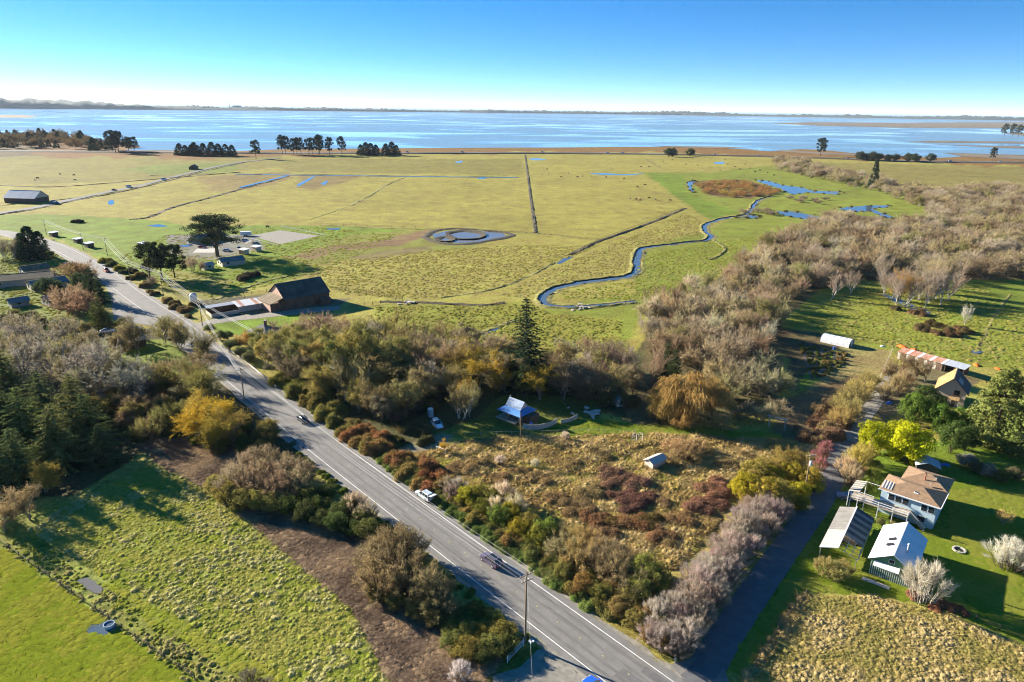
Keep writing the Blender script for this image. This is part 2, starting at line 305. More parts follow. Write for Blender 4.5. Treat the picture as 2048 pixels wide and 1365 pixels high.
def build_ground():
    ys = [-400.0, -60.0, 20.0, 45.0, 58.0]
    while ys[-1] < 700: ys.append(ys[-1] * 1.0056)
    while ys[-1] < 2100: ys.append(ys[-1] * 1.012)
    while ys[-1] < 60000: ys.append(ys[-1] * 1.08)
    ys = np.array(ys); nc = 336
    u = np.linspace(-1, 1, nc); u = np.concatenate([[-1], u, [1]])
    X = np.outer(0.80 * np.maximum(ys, 58) + 40, u); X[:, 0] -= 30000; X[:, -1] += 30000
    Y = np.repeat(ys[:, None], nc + 2, 1); x, y = X.ravel(), Y.ravel(); n = len(x)
    far = (y > 58)
    col = np.tile(np.array(PAST), (n, 1)); tus = np.full(n, 0.8); rel = np.zeros(n)
    wx = fbm(x, y, 1.0, 1, 3); D = np.maximum(y, 60)
    s1 = fbm(x / D, y / D * 3, 0.035, 3, 11) - 0.5; s2 = fbm(x / D + 9, y / D * 3, 0.035, 3, 23) - 0.5
    n1 = fbm(x, y, 6.0, 3, 31) - 0.5; n2 = fbm(x, y, 6.0, 3, 41) - 0.5
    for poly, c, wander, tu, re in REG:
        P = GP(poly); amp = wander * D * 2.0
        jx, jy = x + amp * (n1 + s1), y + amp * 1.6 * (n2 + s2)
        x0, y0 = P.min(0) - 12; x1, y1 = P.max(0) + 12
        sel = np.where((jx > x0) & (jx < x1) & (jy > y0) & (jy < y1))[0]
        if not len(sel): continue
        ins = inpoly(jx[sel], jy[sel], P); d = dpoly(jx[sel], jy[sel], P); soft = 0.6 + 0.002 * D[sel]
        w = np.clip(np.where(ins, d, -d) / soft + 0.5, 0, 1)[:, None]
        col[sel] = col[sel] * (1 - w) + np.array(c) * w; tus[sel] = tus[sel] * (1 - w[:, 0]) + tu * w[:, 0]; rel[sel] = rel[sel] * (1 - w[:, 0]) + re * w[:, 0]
    # rust coloured salt marsh along the shore
    sel = np.where((y > 1000) & (y < 2600))[0]; d = dpoly(x[sel], y[sel], shore, False)
    w = np.clip((190 + 220 * s1[sel] - d) / 25, 0, 1)[:, None] * 0.9; col[sel] = col[sel] * (1 - w) + np.array((0.20, 0.098, 0.034)) * w
    z = rel * (fbm(x, y, 1.7, 2, 5) - 0.45) * 1.6
    z = np.where((y < 58) | (y > 700), 0, z)
    z -= 0.03
    R, C = len(ys), nc + 2
    i = np.arange(R * C).reshape(R, C); f = np.stack([i[:-1, :-1], i[:-1, 1:], i[1:, 1:], i[1:, :-1]], -1).reshape(-1, 4)
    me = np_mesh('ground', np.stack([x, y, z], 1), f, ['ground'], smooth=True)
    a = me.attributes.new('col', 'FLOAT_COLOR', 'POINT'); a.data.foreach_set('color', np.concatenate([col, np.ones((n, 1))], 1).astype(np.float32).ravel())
    a = me.attributes.new('tus', 'FLOAT', 'POINT'); a.data.foreach_set('value', tus.astype(np.float32))
    tag(link('ground', me), kind='structure')
build_ground()

# ------------------------------------------------------------------ water
def water_mat(name, deep, bumps, streaks, rough=0.06):
    m = bpy.data.materials.new(name); m.use_nodes = True; t = m.node_tree; N, L = t.nodes, t.links; b = N['Principled BSDF']
    b.inputs['Base Color'].default_value = (*deep, 1); b.inputs['Roughness'].default_value = rough; b.inputs['IOR'].default_value = 1.33
    b.inputs['Specular IOR Level'].default_value = 0.5
    ge = N.new('ShaderNodeNewGeometry'); nz = N.new('ShaderNodeTexNoise'); nz.inputs['Scale'].default_value = 0.6 if not streaks else 0.05
    nz.inputs['Detail'].default_value = 3; L.new(ge.outputs['Position'], nz.inputs['Vector'])
    bp = N.new('ShaderNodeBump'); bp.inputs['Distance'].default_value = 0.3 if not streaks else 4.0; bp.inputs['Strength'].default_value = bumps
    L.new(nz.outputs['Fac'], bp.inputs['Height']); L.new(bp.outputs[0], b.inputs['Normal'])
    if streaks:   # calm slicks and wet mud flats between wind-ruffled water
        mp = N.new('ShaderNodeMapping'); mp.inputs['Scale'].default_value = (0.55, 1.0, 1); mp.inputs['Rotation'].default_value = (0, 0, 0.35); L.new(ge.outputs['Position'], mp.inputs['Vector'])
        sn = N.new('ShaderNodeTexNoise'); sn.inputs['Scale'].default_value = 0.0021; sn.inputs['Detail'].default_value = 7; sn.inputs['Roughness'].default_value = 0.58; sn.inputs['Distortion'].default_value = 1.6
        L.new(mp.outputs[0], sn.inputs['Vector'])
        rp = N.new('ShaderNodeMapRange'); rp.inputs['From Min'].default_value = 0.46; rp.inputs['From Max'].default_value = 0.60; rp.inputs['To Min'].default_value = bumps; rp.inputs['To Max'].default_value = 0.0
        L.new(sn.outputs['Fac'], rp.inputs['Value']); L.new(rp.outputs[0], bp.inputs['Strength'])
        r2 = N.new('ShaderNodeMapRange'); r2.inputs['From Min'].default_value = 0.46; r2.inputs['From Max'].default_value = 0.60; r2.inputs['To Min'].default_value = 0.34; r2.inputs['To Max'].default_value = 0.05
        L.new(sn.outputs['Fac'], r2.inputs['Value']); L.new(r2.outputs[0], b.inputs['Roughness'])
    MAT[name] = m
water_mat('bay_water', (0.17, 0.28, 0.35), 0.14, True)
water_mat('mud_water', (0.15, 0.14, 0.125), 0.04, False)
water_mat('creek_water', (0.075, 0.105, 0.135), 0.05, False)
def sheet(name, pts, z, m, kind='structure', th=None):
    P = GP(pts) if len(pts[0]) == 2 and not isinstance(pts, np.ndarray) else pts
    me = bpy.data.meshes.new(name); me.from_pydata([(p[0], p[1], z) for p in P], [], [tuple(range(len(P)))]); me.materials.append(MAT[m]); me.update()
    if me.polygons[0].normal.z < 0: me.flip_normals()
    return tag(link(name, me), kind=kind)
bay = np.concatenate([shore, [[60000, shore[-1][1]], [60000, 59000], [-60000, 59000], [-60000, shore[0][1]]]])
sheet('bay_water', bay, 0.02, 'bay_water')
mat('marsh', (0.15, 0.112, 0.068), 0.95, var=0.35, vscale=0.01); mat('mud', (0.10, 0.075, 0.05), 0.6, var=0.3, vscale=0.4)
for k, pts in enumerate([
    [(1540, 247), (1620, 245), (1800, 246), (2100, 244), (2700, 246), (2700, 262), (2048, 257), (1800, 256), (1640, 252)],
    [(1812, 284), (1880, 282), (2048, 284), (2400, 290), (2400, 293), (1990, 287), (1860, 286)],
    [(1860, 289), (1960, 292), (2400, 300), (2400, 305), (2020, 297)],
    [(1885, 306), (1950, 308), (2100, 312), (2400, 316), (2400, 322), (2048, 320), (1930, 314)],
    [(2000, 266), (2100, 266), (2400, 272), (2400, 278), (2060, 274)],
    [(-300, 231), (40, 230), (78, 233), (60, 236), (-300, 238)],
    [(1560, 300), (1640, 305), (1760, 311), (1745, 313), (1640, 309), (1560, 304)],
    [(1300, 292), (1450, 294), (1500, 297), (1380, 297)]]):
    sheet('marsh_island', pts, 0.30, 'marsh')
def blob(pts, n=5): return smooth_line(list(GP(pts)) + [GP(pts)[0]], n)[:-1]
POOLS = [
    [(1374, 366), (1384, 362), (1392, 364), (1383, 372), (1389, 385), (1379, 381)],
    [(1512, 361), (1539, 363), (1567, 371), (1601, 375), (1628, 382), (1676, 383), (1673, 389), (1615, 386), (1584, 389), (1558, 377), (1532, 370)],
    [(1551, 423), (1594, 425), (1649, 437), (1642, 440), (1601, 437), (1567, 431)],
    [(1671, 419), (1703, 414), (1775, 411), (1772, 416), (1748, 419), (1789, 436), (1768, 435), (1741, 424), (1710, 424)],
    [(1475, 435), (1490, 430), (1517, 433), (1510, 437)], [(1500, 412), (1512, 402), (1516, 406), (1506, 414)],
    [(952, 670), (970, 660), (1000, 654), (990, 662), (965, 672)], [(1112, 527), (1128, 517), (1145, 514), (1132, 522), (1120, 528)],
    [(862, 474), (878, 465), (912, 461), (960, 463), (1005, 468), (1012, 472), (985, 478), (930, 486), (885, 483)],
    [(1183, 347), (1215, 347), (1250, 349), (1287, 347), (1260, 351), (1200, 350)], [(1055, 318), (1075, 317), (1092, 320), (1070, 321)],
    [(215, 404), (225, 400), (228, 408), (218, 410)], [(590, 372), (620, 356), (632, 352), (600, 372)], [(640, 368), (655, 362), (650, 370)],
    [(294, 452), (318, 449), (335, 453), (310, 454)], [(655, 457), (680, 457), (677, 460), (657, 460)], [(360, 491), (380, 488), (384, 492), (366, 494)],
    [(912, 324), (925, 322), (922, 326), (910, 326)], [(1428, 325), (1448, 324), (1446, 328), (1430, 328)], [(155, 1160), (175, 1157), (206, 1178), (190, 1186), (165, 1172)],
    [(168, 1250), (215, 1243), (232, 1255), (215, 1272), (180, 1272)], [(1760, 588), (1790, 594), (1830, 610), (1860, 622), (1850, 628), (1800, 610)],
    [(130, 735), (155, 738), (165, 760), (150, 772), (138, 755)], [(180, 790), (255, 785), (258, 796), (200, 800)], [(1942, 702), (1965, 703), (1960, 708), (1945, 707)],
    [(960, 355), (975, 354), (970, 358), (955, 358)], [(1480, 291), (1520, 296), (1540, 302), (1520, 302), (1490, 296)]]
for k, p in enumerate(POOLS):
    b_ = blob(p); c_ = b_.mean(0); wob = 1 + .35 * (fbm(b_[:, 0], b_[:, 1], 1.2 if k in (19, 20) else 6, 2, k) - .5); b_ = c_ + (b_ - c_) * wob[:, None]
    sheet('pool_water', b_, 0.03 if k in (19, 20) else 0.10 if k in (22, 23, 24) else 0.012, 'mud_water' if k in (8, 19) else 'creek_water')
def normals2(P):
    T = np.gradient(P, axis=0); T /= np.linalg.norm(T, axis=1)[:, None] + 1e-9
    return np.stack([-T[:, 1], T[:, 0]], 1)
def ribbon(name, P, prof, m, kind='structure', jitter=0.0, parent=None, smooth=True, seed=1):
    """sweep a profile [(offset, z), ...] along a world polyline; several materials are given as a list per strip."""
    Nn = normals2(P); rs = np.random.RandomState(seed); V = []; k = len(prof)
    for o, z in prof:
        j = (rs.rand(len(P)) - 0.5) * jitter
        V.append(np.concatenate([P + Nn * (o + j)[:, None] if jitter else P + Nn * o, np.full((len(P), 1), z) + (rs.rand(len(P), 1) - .5) * jitter * 0.25 * (z > 0.03)], 1))
    V = np.stack(V, 1).reshape(-1, 3); i = np.arange(len(P) * k).reshape(len(P), k)
    f = np.stack([i[:-1, :-1], i[1:, :-1], i[1:, 1:], i[:-1, 1:]], -1).reshape(-1, 4)[:, ::-1]
    me = np_mesh(name, V, f, [m], smooth)
    if me.polygons[0].normal.z < 0: me.flip_normals()
    o = link(name, me, parent)
    if kind: o['kind'] = kind
    return o
mat('bank_soil', (0.062, 0.048, 0.026), 0.95, var=0.5, vscale=0.5, bump=0.8, bscale=2.0)
mat('bank_grass', (0.185, 0.165, 0.040), 0.95, var=0.5, vscale=0.4, bump=0.8, bscale=2.0)
CREEK = [(1275, 604), (1230, 608), (1180, 612), (1140, 615), (1105, 613), (1086, 604), (1090, 591), (1112, 577), (1160, 567), (1210, 560), (1255, 553), (1271, 545), (1275, 520), (1281, 502), (1310, 493), (1360, 487), (1405, 482), (1420, 477), (1416, 465), (1411, 452), (1432, 441), (1470, 434), (1488, 430), (1503, 420), (1510, 408), (1520, 400), (1545, 392)]
creek = smooth_line(GP(CREEK), 7); creek = creek + np.stack([fbm(creek[:, 0], creek[:, 1], 9, 2, 71) - .5, fbm(creek[:, 0], creek[:, 1], 9, 2, 72) - .5], 1) * 3.0
def creek_parts():
    w = np.interp(np.arange(len(creek)) * 5 / 7, [0, 20, 45, 60, 68, 75, 88, 100, 130], [1.1, 1.5, 2.1, 1.9, 1.8, .9, 1.6, 1.4, 1.2])
    Nn = normals2(creek); rs = np.random.RandomState(4); w = w + (rs.rand(len(w)) - .5) * 0.8
    L_, R_ = creek + Nn * w[:, None], creek - Nn * w[:, None]
    V = np.concatenate([L_, R_]); V = np.concatenate([V, np.full((len(V), 1), 0.014)], 1); n = len(creek); i = np.arange(n - 1)
    me = np_mesh('creek', V, np.stack([i, i + n, i + n + 1, i + 1], 1), ['creek_water']); 
    if me.polygons[0].normal.z < 0: me.flip_normals()
    tag(link('creek', me), kind='structure')
    for side, E in ((1, L_), (-1, R_)):
        k = []
        for off, z in ((-0.3, 0.02), (0.3, 0.42 if side > 0 else .12), (0.7, 0.44 if side > 0 else .13), (1.4, 0.2 if side > 0 else .06), (2.4, -0.05)):
            jit = (rs.rand(n, 1) - .5) * 0.9
            k.append(np.concatenate([E + side * Nn * (off + jit), np.full((n, 1), z) + (rs.rand(n, 1) - .5) * 0.2 * (0.1 < z)], 1))
        V = np.stack(k, 1).reshape(-1, 3); q = np.arange(n * 5).reshape(n, 5)
        f = np.stack([q[:-1, :-1], q[1:, :-1], q[1:, 1:], q[:-1, 1:]], -1).reshape(-1, 4)
        me = np_mesh('creek_bank', V, f, ['bank_soil', 'bank_grass'], True)
        me.polygons.foreach_set('material_index', np.tile([0, 1, 1, 1], n - 1).astype(np.int32))
        tag(link('creek_bank', me), kind='structure')
creek_parts()
# ditches, hedge banks and old fence lines across the pasture
DITCH = [([(262, 440), (300, 434), (350, 414), (420, 396), (500, 374), (578, 353)], 1.4, .5), ([(300, 352), (480, 347), (600, 349), (800, 352), (1040, 355)], 1.2, .4), ([(1371, 417), (1290, 450), (1200, 482), (1140, 510)], 1.2, .45),
         ([(1110, 525), (1050, 556), (980, 580), (880, 596)], .8, .2), ([(640, 452), (860, 460), (1050, 466), (1200, 481)], .7, .3), ([(810, 355), (770, 372), (740, 392), (700, 412)], 1.0, .3), ([(700, 412), (620, 440)], .6, .12),
         ([(1050, 310), (1053, 330), (1056, 355), (1062, 400), (1068, 440), (1071, 466)], 1.0, .45), ([(0, 372), (120, 374), (300, 360), (480, 345)], 1.0, .5), ([(0, 412), (120, 400), (200, 390), (300, 370)], .9, .35),
         ([(640, 546), (560, 556), (480, 580), (430, 600)], .8, .3), ([(760, 604), (850, 606), (960, 611), (1010, 606)], .9, .4), ([(1290, 318), (1300, 325), (1320, 335)], 1.2, .5), ([(1425, 480), (1445, 492), (1450, 500), (1436, 512), (1420, 520)], .8, .4),
         ([(2020, 590), (1990, 630), (1960, 690), (1950, 710)], .5, .1), ([(885, 700), (900, 690), (950, 670), (1010, 648), (1030, 640)], .9, .4), ([(0, 430), (60, 421), (130, 406), (280, 376), (420, 341), (500, 323)], .9, .4)]
for k, (p, w, h) in enumerate(DITCH):
    ribbon('ditch_bank', smooth_line(GP(p), 14), [(-w * 1.3, -.05), (-w * .5, h * .8), (0, h * .25), (w * .5, h), (w * 1.3, -.05)], 'bank_soil' if k in (0, 2, 7, 8, 11, 16) else 'bank_grass', jitter=w * 0.9, seed=k)
for p in ([(480, 376), (520, 366), (575, 352)], [(470, 349), (600, 351), (800, 353.5), (1035, 356)]):
    ribbon('ditch_water', smooth_line(GP(p), 6), [(-2.2, .30), (2.2, .30)], 'creek_water')
ring = blob([(850, 476), (868, 463), (910, 458), (960, 461), (1010, 466), (1024, 472), (990, 480), (930, 489), (880, 486)])
ribbon('pond_bank', np.concatenate([ring, ring[:2]]), [(-2.6, -.05), (-.9, .5), (0.3, .55), (2.8, -.05)], 'bank_soil', jitter=1.3)
for c in ([(900, 468), (930, 464), (962, 470), (950, 477), (915, 477)], [(880, 480), (890, 476), (900, 480), (890, 483)]):
    r = blob(c); ribbon('pond_islet', np.concatenate([r, r[:2]]), [(-.6, -.05), (1.0, .5), (3.5, .7)], 'bank_soil', jitter=.9)

# ------------------------------------------------------------------ roads
mat('asphalt', (0.182, 0.170, 0.150), 0.9, var=0.16, vscale=0.35, bump=0.25, bscale=6, coords='Object')
mat('asphalt_patch', (0.130, 0.124, 0.115), 0.9, var=0.18, vscale=0.6); mat('lane_asphalt', (0.12, 0.116, 0.112), 0.9, var=0.2, vscale=0.5)
mat('road_paint', (0.62, 0.60, 0.55), 0.7, var=0.14, vscale=1.5); mat('yellow_paint', (0.50, 0.42, 0.14), 0.7, var=0.1)
mat('gravel', (0.24, 0.215, 0.17), 0.95, var=0.3, vscale=0.8, bump=0.6, bscale=8); mat('concrete', (0.42, 0.38, 0.32), 0.85, var=0.12, vscale=0.7)
RL = [(1480, 1460), (1346, 1364), (1200, 1260), (1055, 1157), (943, 1077), (820, 988), (742, 932), (660, 872), (574, 805), (481, 734), (430, 695), (378, 648), (322, 612), (278, 583), (235, 552), (193, 526), (157, 506), (128, 493), (101, 484), (60, 473), (0, 462), (-120, 452)]
rline = smooth_line(GP(RL), 6)                          # right hand edge line of the road, seen away from the camera
ribbon('road', rline, [(-1.35, .02), (0, .03), (3.6, .05), (7.1, .03), (8.3, .02)], 'asphalt', smooth=True)
for off in (-1.7, 8.6): ribbon('gravel_shoulder', rline, [(off - .45, .012), (off, .022), (off + .45, .012)], 'gravel', jitter=.7, seed=int(off * 5) + 20)
for off, w in ((0.0, .075), (7.1, .075)):
    ribbon('edge_line', rline, [(off - w, .058), (off + w, .058)], 'road_paint')
mat('tyre_dark', (0.150, 0.141, 0.126), 0.88, var=0.12, vscale=0.4)
for off in (1.1, 2.7, 4.6, 6.1):
    ribbon('wheel_track', rline[:70], [(off - .28, .0545), (off + .28, .0545)], 'tyre_dark', jitter=.12, seed=int(off * 9))
def road_at(s, off):
    """point at arc length s (m) from the near end and offset from the right hand line, with heading away from the camera."""
    L = np.concatenate([[0], np.cumsum(np.linalg.norm(np.diff(rline, axis=0), axis=1))]); Nn = normals2(rline)
    p = np.array([np.interp(s, L, rline[:, k]) for k in (0, 1)]); q = np.array([np.interp(s + 1, L, rline[:, k]) for k in (0, 1)])
    n = np.array([np.interp(s, L, Nn[:, k]) for k in (0, 1)]); d = q - p
    return Vector((*(p + n * off), 0.05)), math.atan2(d[1], d[0])
# raised centre markers: short pale dots
dot = MB().box(-.14, .14, -.06, .06, 0, .02).mesh('centre_marker', 'yellow_paint')
road_obj = bpy.data.objects['road']
for i in range(36):
    p, a = road_at(6 + i * 4.6, 3.62 + 0.1 * (i % 2)); link('centre_marker', dot, road_obj, (p.x, p.y, .056), a)
for k, (s, off, l, w) in enumerate([(14, 4.2, 5, 2.4), (19, 7.6, 4, 1.4), (40, 1.0, 14, .35), (60, 5.2, 20, .5), (28, 2.4, 9, .4), (11, 1.2, 7, 1.6)]):
    p, a = road_at(s, off); o = link('asphalt_patch', MB().add([(-l / 2, -w / 2, 0), (l / 2, -w / 2 * .8, 0), (l / 2 * .95, w / 2, 0), (-l / 2, w / 2 * .9, 0)], [(0, 1, 2, 3)]).mesh('asphalt_patch', 'asphalt_patch'), road_obj, (p.x, p.y, .0572), a)
LANE = [(1345, 1400), (1405, 1345), (1452, 1270), (1520, 1170), (1580, 1085), (1630, 1015), (1662, 960), (1680, 905), (1700, 868), (1730, 830), (1760, 790), (1785, 755)]
lane = smooth_line(GP(LANE), 6)
ribbon('lane', lane[:48], [(-2.5, .012), (0, .028), (2.5, .012)], 'lane_asphalt')
ribbon('track', lane[46:], [(-2.0, .02), (0, .03), (2.0, .02)], 'gravel')
sheet('lane_mouth', [(1330, 1332), (1400, 1312), (1445, 1330), (1480, 1420), (1400, 1440), (1370, 1385)], .016, 'asphalt')
sheet('layby', [(1075, 1300), (1120, 1290), (1215, 1365), (1290, 1440), (1000, 1460), (985, 1352), (1040, 1335)], .010, 'gravel')
sheet('pullout', [(186, 545), (206, 566), (222, 592), (225, 625), (228, 640), (300, 652), (420, 705), (400, 660), (330, 622), (262, 580)], .014, 'asphalt')
sheet('driveway', [(380, 650), (420, 640), (470, 632), (520, 628), (600, 618), (680, 612), (680, 620), (600, 628), (520, 637), (470, 642), (430, 648), (390, 660)], .010, 'gravel')
sheet('driveway', [(128, 525), (160, 520), (175, 527), (150, 530), (120, 532)], .011, 'gravel')
sheet('riding_arena', [(500, 472), (560, 461), (640, 472), (560, 489)], .012, 'gravel')
COUNTRY = [(-120, 452), (0, 427), (60, 418), (130, 403), (210, 386), (280, 372), (350, 354), (420, 337), (470, 327), (520, 321), (560, 317)]
country = smooth_line(GP(COUNTRY), 6); ribbon('country_road', country, [(-3.6, .3), (3.6, .3)], 'asphalt_patch')
HWY = [(-300, 300), (300, 304), (560, 306), (800, 306), (1100, 306), (1300, 308), (1500, 312), (1640, 316), (1800, 322), (2048, 325), (2500, 330)]
hwy = smooth_line(GP(HWY), 6); ribbon('highway', hwy, [(-9, .5), (9, .5)], 'asphalt_patch'); ribbon('highway_bank', hwy - np.array([0, 24]), [(-9, -.05), (-4, 1.6), (4, 1.6), (9, -.05)], 'bank_soil', jitter=5)

# ------------------------------------------------------------------ far shore
mat('far_wood', (0.035, 0.045, 0.03), 0.95, var=0.4, vscale=0.01); mat('far_sand', (0.20, 0.15, 0.09), 0.95, var=0.2, vscale=0.003)
def far_strip(name, line, h, w, m, seed, rough=60.0, label=None):
    """wooded low land: a bumpy ridge with real depth along a world line; h in metres along the line."""
    L = np.concatenate([[0], np.cumsum(np.linalg.norm(np.diff(line, axis=0), axis=1))]); n = int(L[-1] / (rough * .5)); s = np.linspace(0, L[-1], n)
    P = np.stack([np.interp(s, L, line[:, k]) for k in (0, 1)], 1); Nn = normals2(P); hh = np.interp(s, L, h); rs = np.random.RandomState(seed); V = []
    prof = [(-.5, 0), (-.45, .5), (-.25, .8), (0, 1), (.25, .8), (.45, .5), (.5, 0)]
    for o, z in prof:
        r = 0.35 + 1.0 * fbm(s + o * 900, s * 0 + o * 77, rough * 6, 3, seed) * (0.5 + 0.8 * rs.rand(n)) if z else 0
        V.append(np.concatenate([P + Nn * (o * w), (hh * z * r if z else hh * 0 - 1)[:, None]], 1))
    V = np.stack(V, 1).reshape(-1, 3); k = len(prof); i = np.arange(n * k).reshape(n, k)
    me = np_mesh(name, V, np.stack([i[:-1, :-1], i[1:, :-1], i[1:, 1:], i[:-1, 1:]], -1).reshape(-1, 4), [m]); o = link(name, me); return o
sp = np.array([[-14000, 7800], [-9500, 8600], [-6200, 9800], [-3800, 11200], [-1500, 12600], [800, 13000], [3000, 12800], [4600, 12000], [6800, 10500], [9500, 9300], [14000, 8300]], float)
tag(far_strip('far_wood', sp, [58, 62, 62, 55, 48, 54, 58, 46, 50, 56, 60], 500, 'far_wood', 3), 'low wooded sand spit beyond the bay seen as one dark line', 'woodland', kind='stuff')
ribbon('sand_spit', sp, [(-520, .5), (520, .5)], 'far_sand')
hl = np.array([[-20000, 6500], [-9000, 8000], [-7200, 9000], [-5600, 10200], [-4000, 11600]], float)
o = far_strip('hills', hl, [190, 160, 140, 90, 40], 1500, 'far_wood', 9, 130); o['kind'] = 'structure'
i2 = np.array([[4400, 5100], [5200, 4900], [6200, 4650], [8000, 4300]], float)

# ================================================================== PLANTS: prototypes
foliage_mat('leaf', 0.40, 0.8, 1.9); foliage_mat('twig', 0.42, 1.15, 2.3); foliage_mat('needle', 0.25, 0.65, 1.9); foliage_mat('bark', 0.0, 0.75, 1.2)
def unit(v): return v / (np.linalg.norm(v, axis=-1, keepdims=True) + 1e-9)
def twig_tris(P, D, w, rs):
    """thin tapered triangles from P along D."""
    s = unit(np.cross(D, rs.normal(size=P.shape))) * np.reshape(w, (-1, 1))
    V = np.stack([P - s, P + s, P + D], 1).reshape(-1, 3); return V, np.arange(len(V)).reshape(-1, 3)
def leaf_quads(P, Nrm, size, rs, asp=0.6):
    t = unit(np.cross(Nrm, rs.normal(size=P.shape))); b = np.cross(Nrm, t); s = np.reshape(size, (-1, 1))
    V = np.stack([P - t * s, P - b * s * asp, P + t * s, P + b * s * asp], 1).reshape(-1, 3); return V, np.arange(len(V)).reshape(-1, 4)
def tubes(segs, n=5):
    """segs: list of (p0,p1,r0,r1)."""
    if not segs: return np.zeros((0, 3)), np.zeros((0, 4), int)
    A = np.array([s[0] for s in segs], float); B = np.array([s[1] for s in segs], float); r0 = np.array([s[2] for s in segs])[:, None]; r1 = np.array([s[3] for s in segs])[:, None]
    d = unit(B - A); h = np.where(np.abs(d[:, 2:]) < 0.9, [[0, 0, 1.]], [[1., 0, 0]]); a = unit(np.cross(d, h)); b = np.cross(d, a); V = []
    for c, r in ((A, r0), (B, r1)):
        for i in range(n): t = 2 * math.pi * i / n; V.append(c + (a * math.cos(t) + b * math.sin(t)) * r)
    V = np.stack(V, 1).reshape(-1, 3); k = np.arange(len(segs))[:, None] * 2 * n; i = np.arange(n)[None]; j = (i + 1) % n
    return V, np.stack([k + i, k + j, k + n + j, k + n + i], -1).reshape(-1, 4)
class Pile:
    def __init__(s): s.V = []; s.T = []; s.Q = []; s.lt = []; s.lq = []; s.n = 0
    def add(s, V, f, lv):
        if not len(f): return
        (s.T if f.shape[1] == 3 else s.Q).append(f + s.n); (s.lt if f.shape[1] == 3 else s.lq).append(np.broadcast_to(lv, (len(f),)).astype(float)); s.V.append(V); s.n += len(V)
    def mesh(s, name, m):
        fl = [np.concatenate(k) for k in (s.T, s.Q) if k]; lv = np.concatenate(s.lt + s.lq)
        me = np_mesh(name, np.concatenate(s.V), fl, [m]); face_attr(me, 'lv', lv); return me
def grow(rs, p, d, length, r, lev, maxlev, segs, ends, spread=0.7, up=0.25, nch=(4, 6), shrink=0.64, gnarl=0.18):
    pts = [p]; n = 3; dd = d.copy()
    for k in range(n):
        dd = unit(dd + rs.normal(size=3) * gnarl + np.array([0, 0, up * 0.25])); q = pts[-1] + dd * length / n
        segs.append((pts[-1], q, r * (1 - .22 * k), r * (1 - .22 * (k + 1)))); pts.append(q)
    if lev >= maxlev: ends.append((pts[1], pts[-1])); return
    m = rs.randint(nch[0], nch[1] + 1)
    for k in range(m):
        st = .16 if lev == 0 else .3; t = st + (1 - st) * (k + rs.rand() * .8) / m; i = min(int(t * n), n - 1); f = t * n - i; b = pts[i] * (1 - f) + pts[i + 1] * f
        a = unit(rs.normal(size=3)); nd = unit(unit(dd) * 0.75 + a * spread + np.array([0, 0, up])); grow(rs, b, nd, length * shrink * (0.8 + .45 * rs.rand()), r * 0.55, lev + 1, maxlev, segs, ends, spread, up, nch, shrink, gnarl)
    ends.append((pts[2], pts[-1]))
def bare_tree(seed, h=11.0, stems=1, lean=0.15, ntwig=2600, tl=(0.5, 1.3), tw=0.028, spread=0.75, up=0.28, trunk_r=0.2, leaves=0, leaf=0.16, maxlev=3, droop=0.0, lenf=0.42):
    rs = np.random.RandomState(seed); segs, ends = [], []
    for k in range(stems):
        a = 2 * math.pi * (k + rs.rand() * .7) / stems; d = unit(np.array([math.cos(a) * lean, math.sin(a) * lean, 1.0]) + rs.normal(size=3) * .05)
        grow(rs, np.array([math.cos(a), math.sin(a), 0]) * 0.12 * stems ** .7 - np.array([0, 0, .15]), d, h * lenf * (0.85 + .3 * rs.rand()), trunk_r / stems ** .35, 0, maxlev, segs, ends, spread, up)
    zt = max(s[1][2] for s in segs); f = h * 0.93 / zt
    segs = [(a * f, b * f, r0, r1) for a, b, r0, r1 in segs]; ends = [(a * f, b * f) for a, b in ends]
    big = [s for s in segs if s[2] > 0.04]; small = [s for s in segs if s[2] <= 0.04]
    V, q = tubes(big, 5); tp = Pile(); tp.add(V, q, rs.rand(len(big)).repeat(5)); trunk = tp.mesh('trunk', 'bark')
    cp = Pile(); V, q = tubes(small, 3); cp.add(V, q, 0.5)
    E0 = np.array([e[0] for e in ends]); E1 = np.array([e[1] for e in ends]); k = rs.randint(0, len(E0), ntwig); t = rs.rand(ntwig, 1)
    P = E0[k] * (1 - t) + E1[k] * t; cen = np.array([0, 0, h * .45])
    D = unit(unit(E1[k] - E0[k]) * 0.8 + unit(P - cen) * 0.6 + rs.normal(size=P.shape) * 0.55 + np.array([0, 0, .25 - droop])) * rs.uniform(*tl, size=(ntwig, 1))
    if droop: D[:, 2] -= droop * 0.6
    cl = rs.rand(len(E0))[k] * .5 + rs.rand(ntwig) * .5
    V, q = twig_tris(P, D, tw * (0.7 + .7 * rs.rand(ntwig)), rs); cp.add(V, q, cl)
    if leaves:
        k = rs.randint(0, len(E0), leaves); t = rs.rand(leaves, 1) * 1.4; c = E0[k] * (1 - t) + E1[k] * t + rs.normal(size=(leaves, 3)) * 0.35
        V, q = leaf_quads(c, unit(unit(c - cen) + rs.normal(size=c.shape) * .7), leaf * (.6 + .8 * rs.rand(leaves)), rs); cp.add(V, q, rs.rand(len(E0))[k] * .5 + rs.rand(leaves) * .5)
    return trunk, cp.mesh('crown', 'twig' if leaves < ntwig * .4 else 'leaf'), h
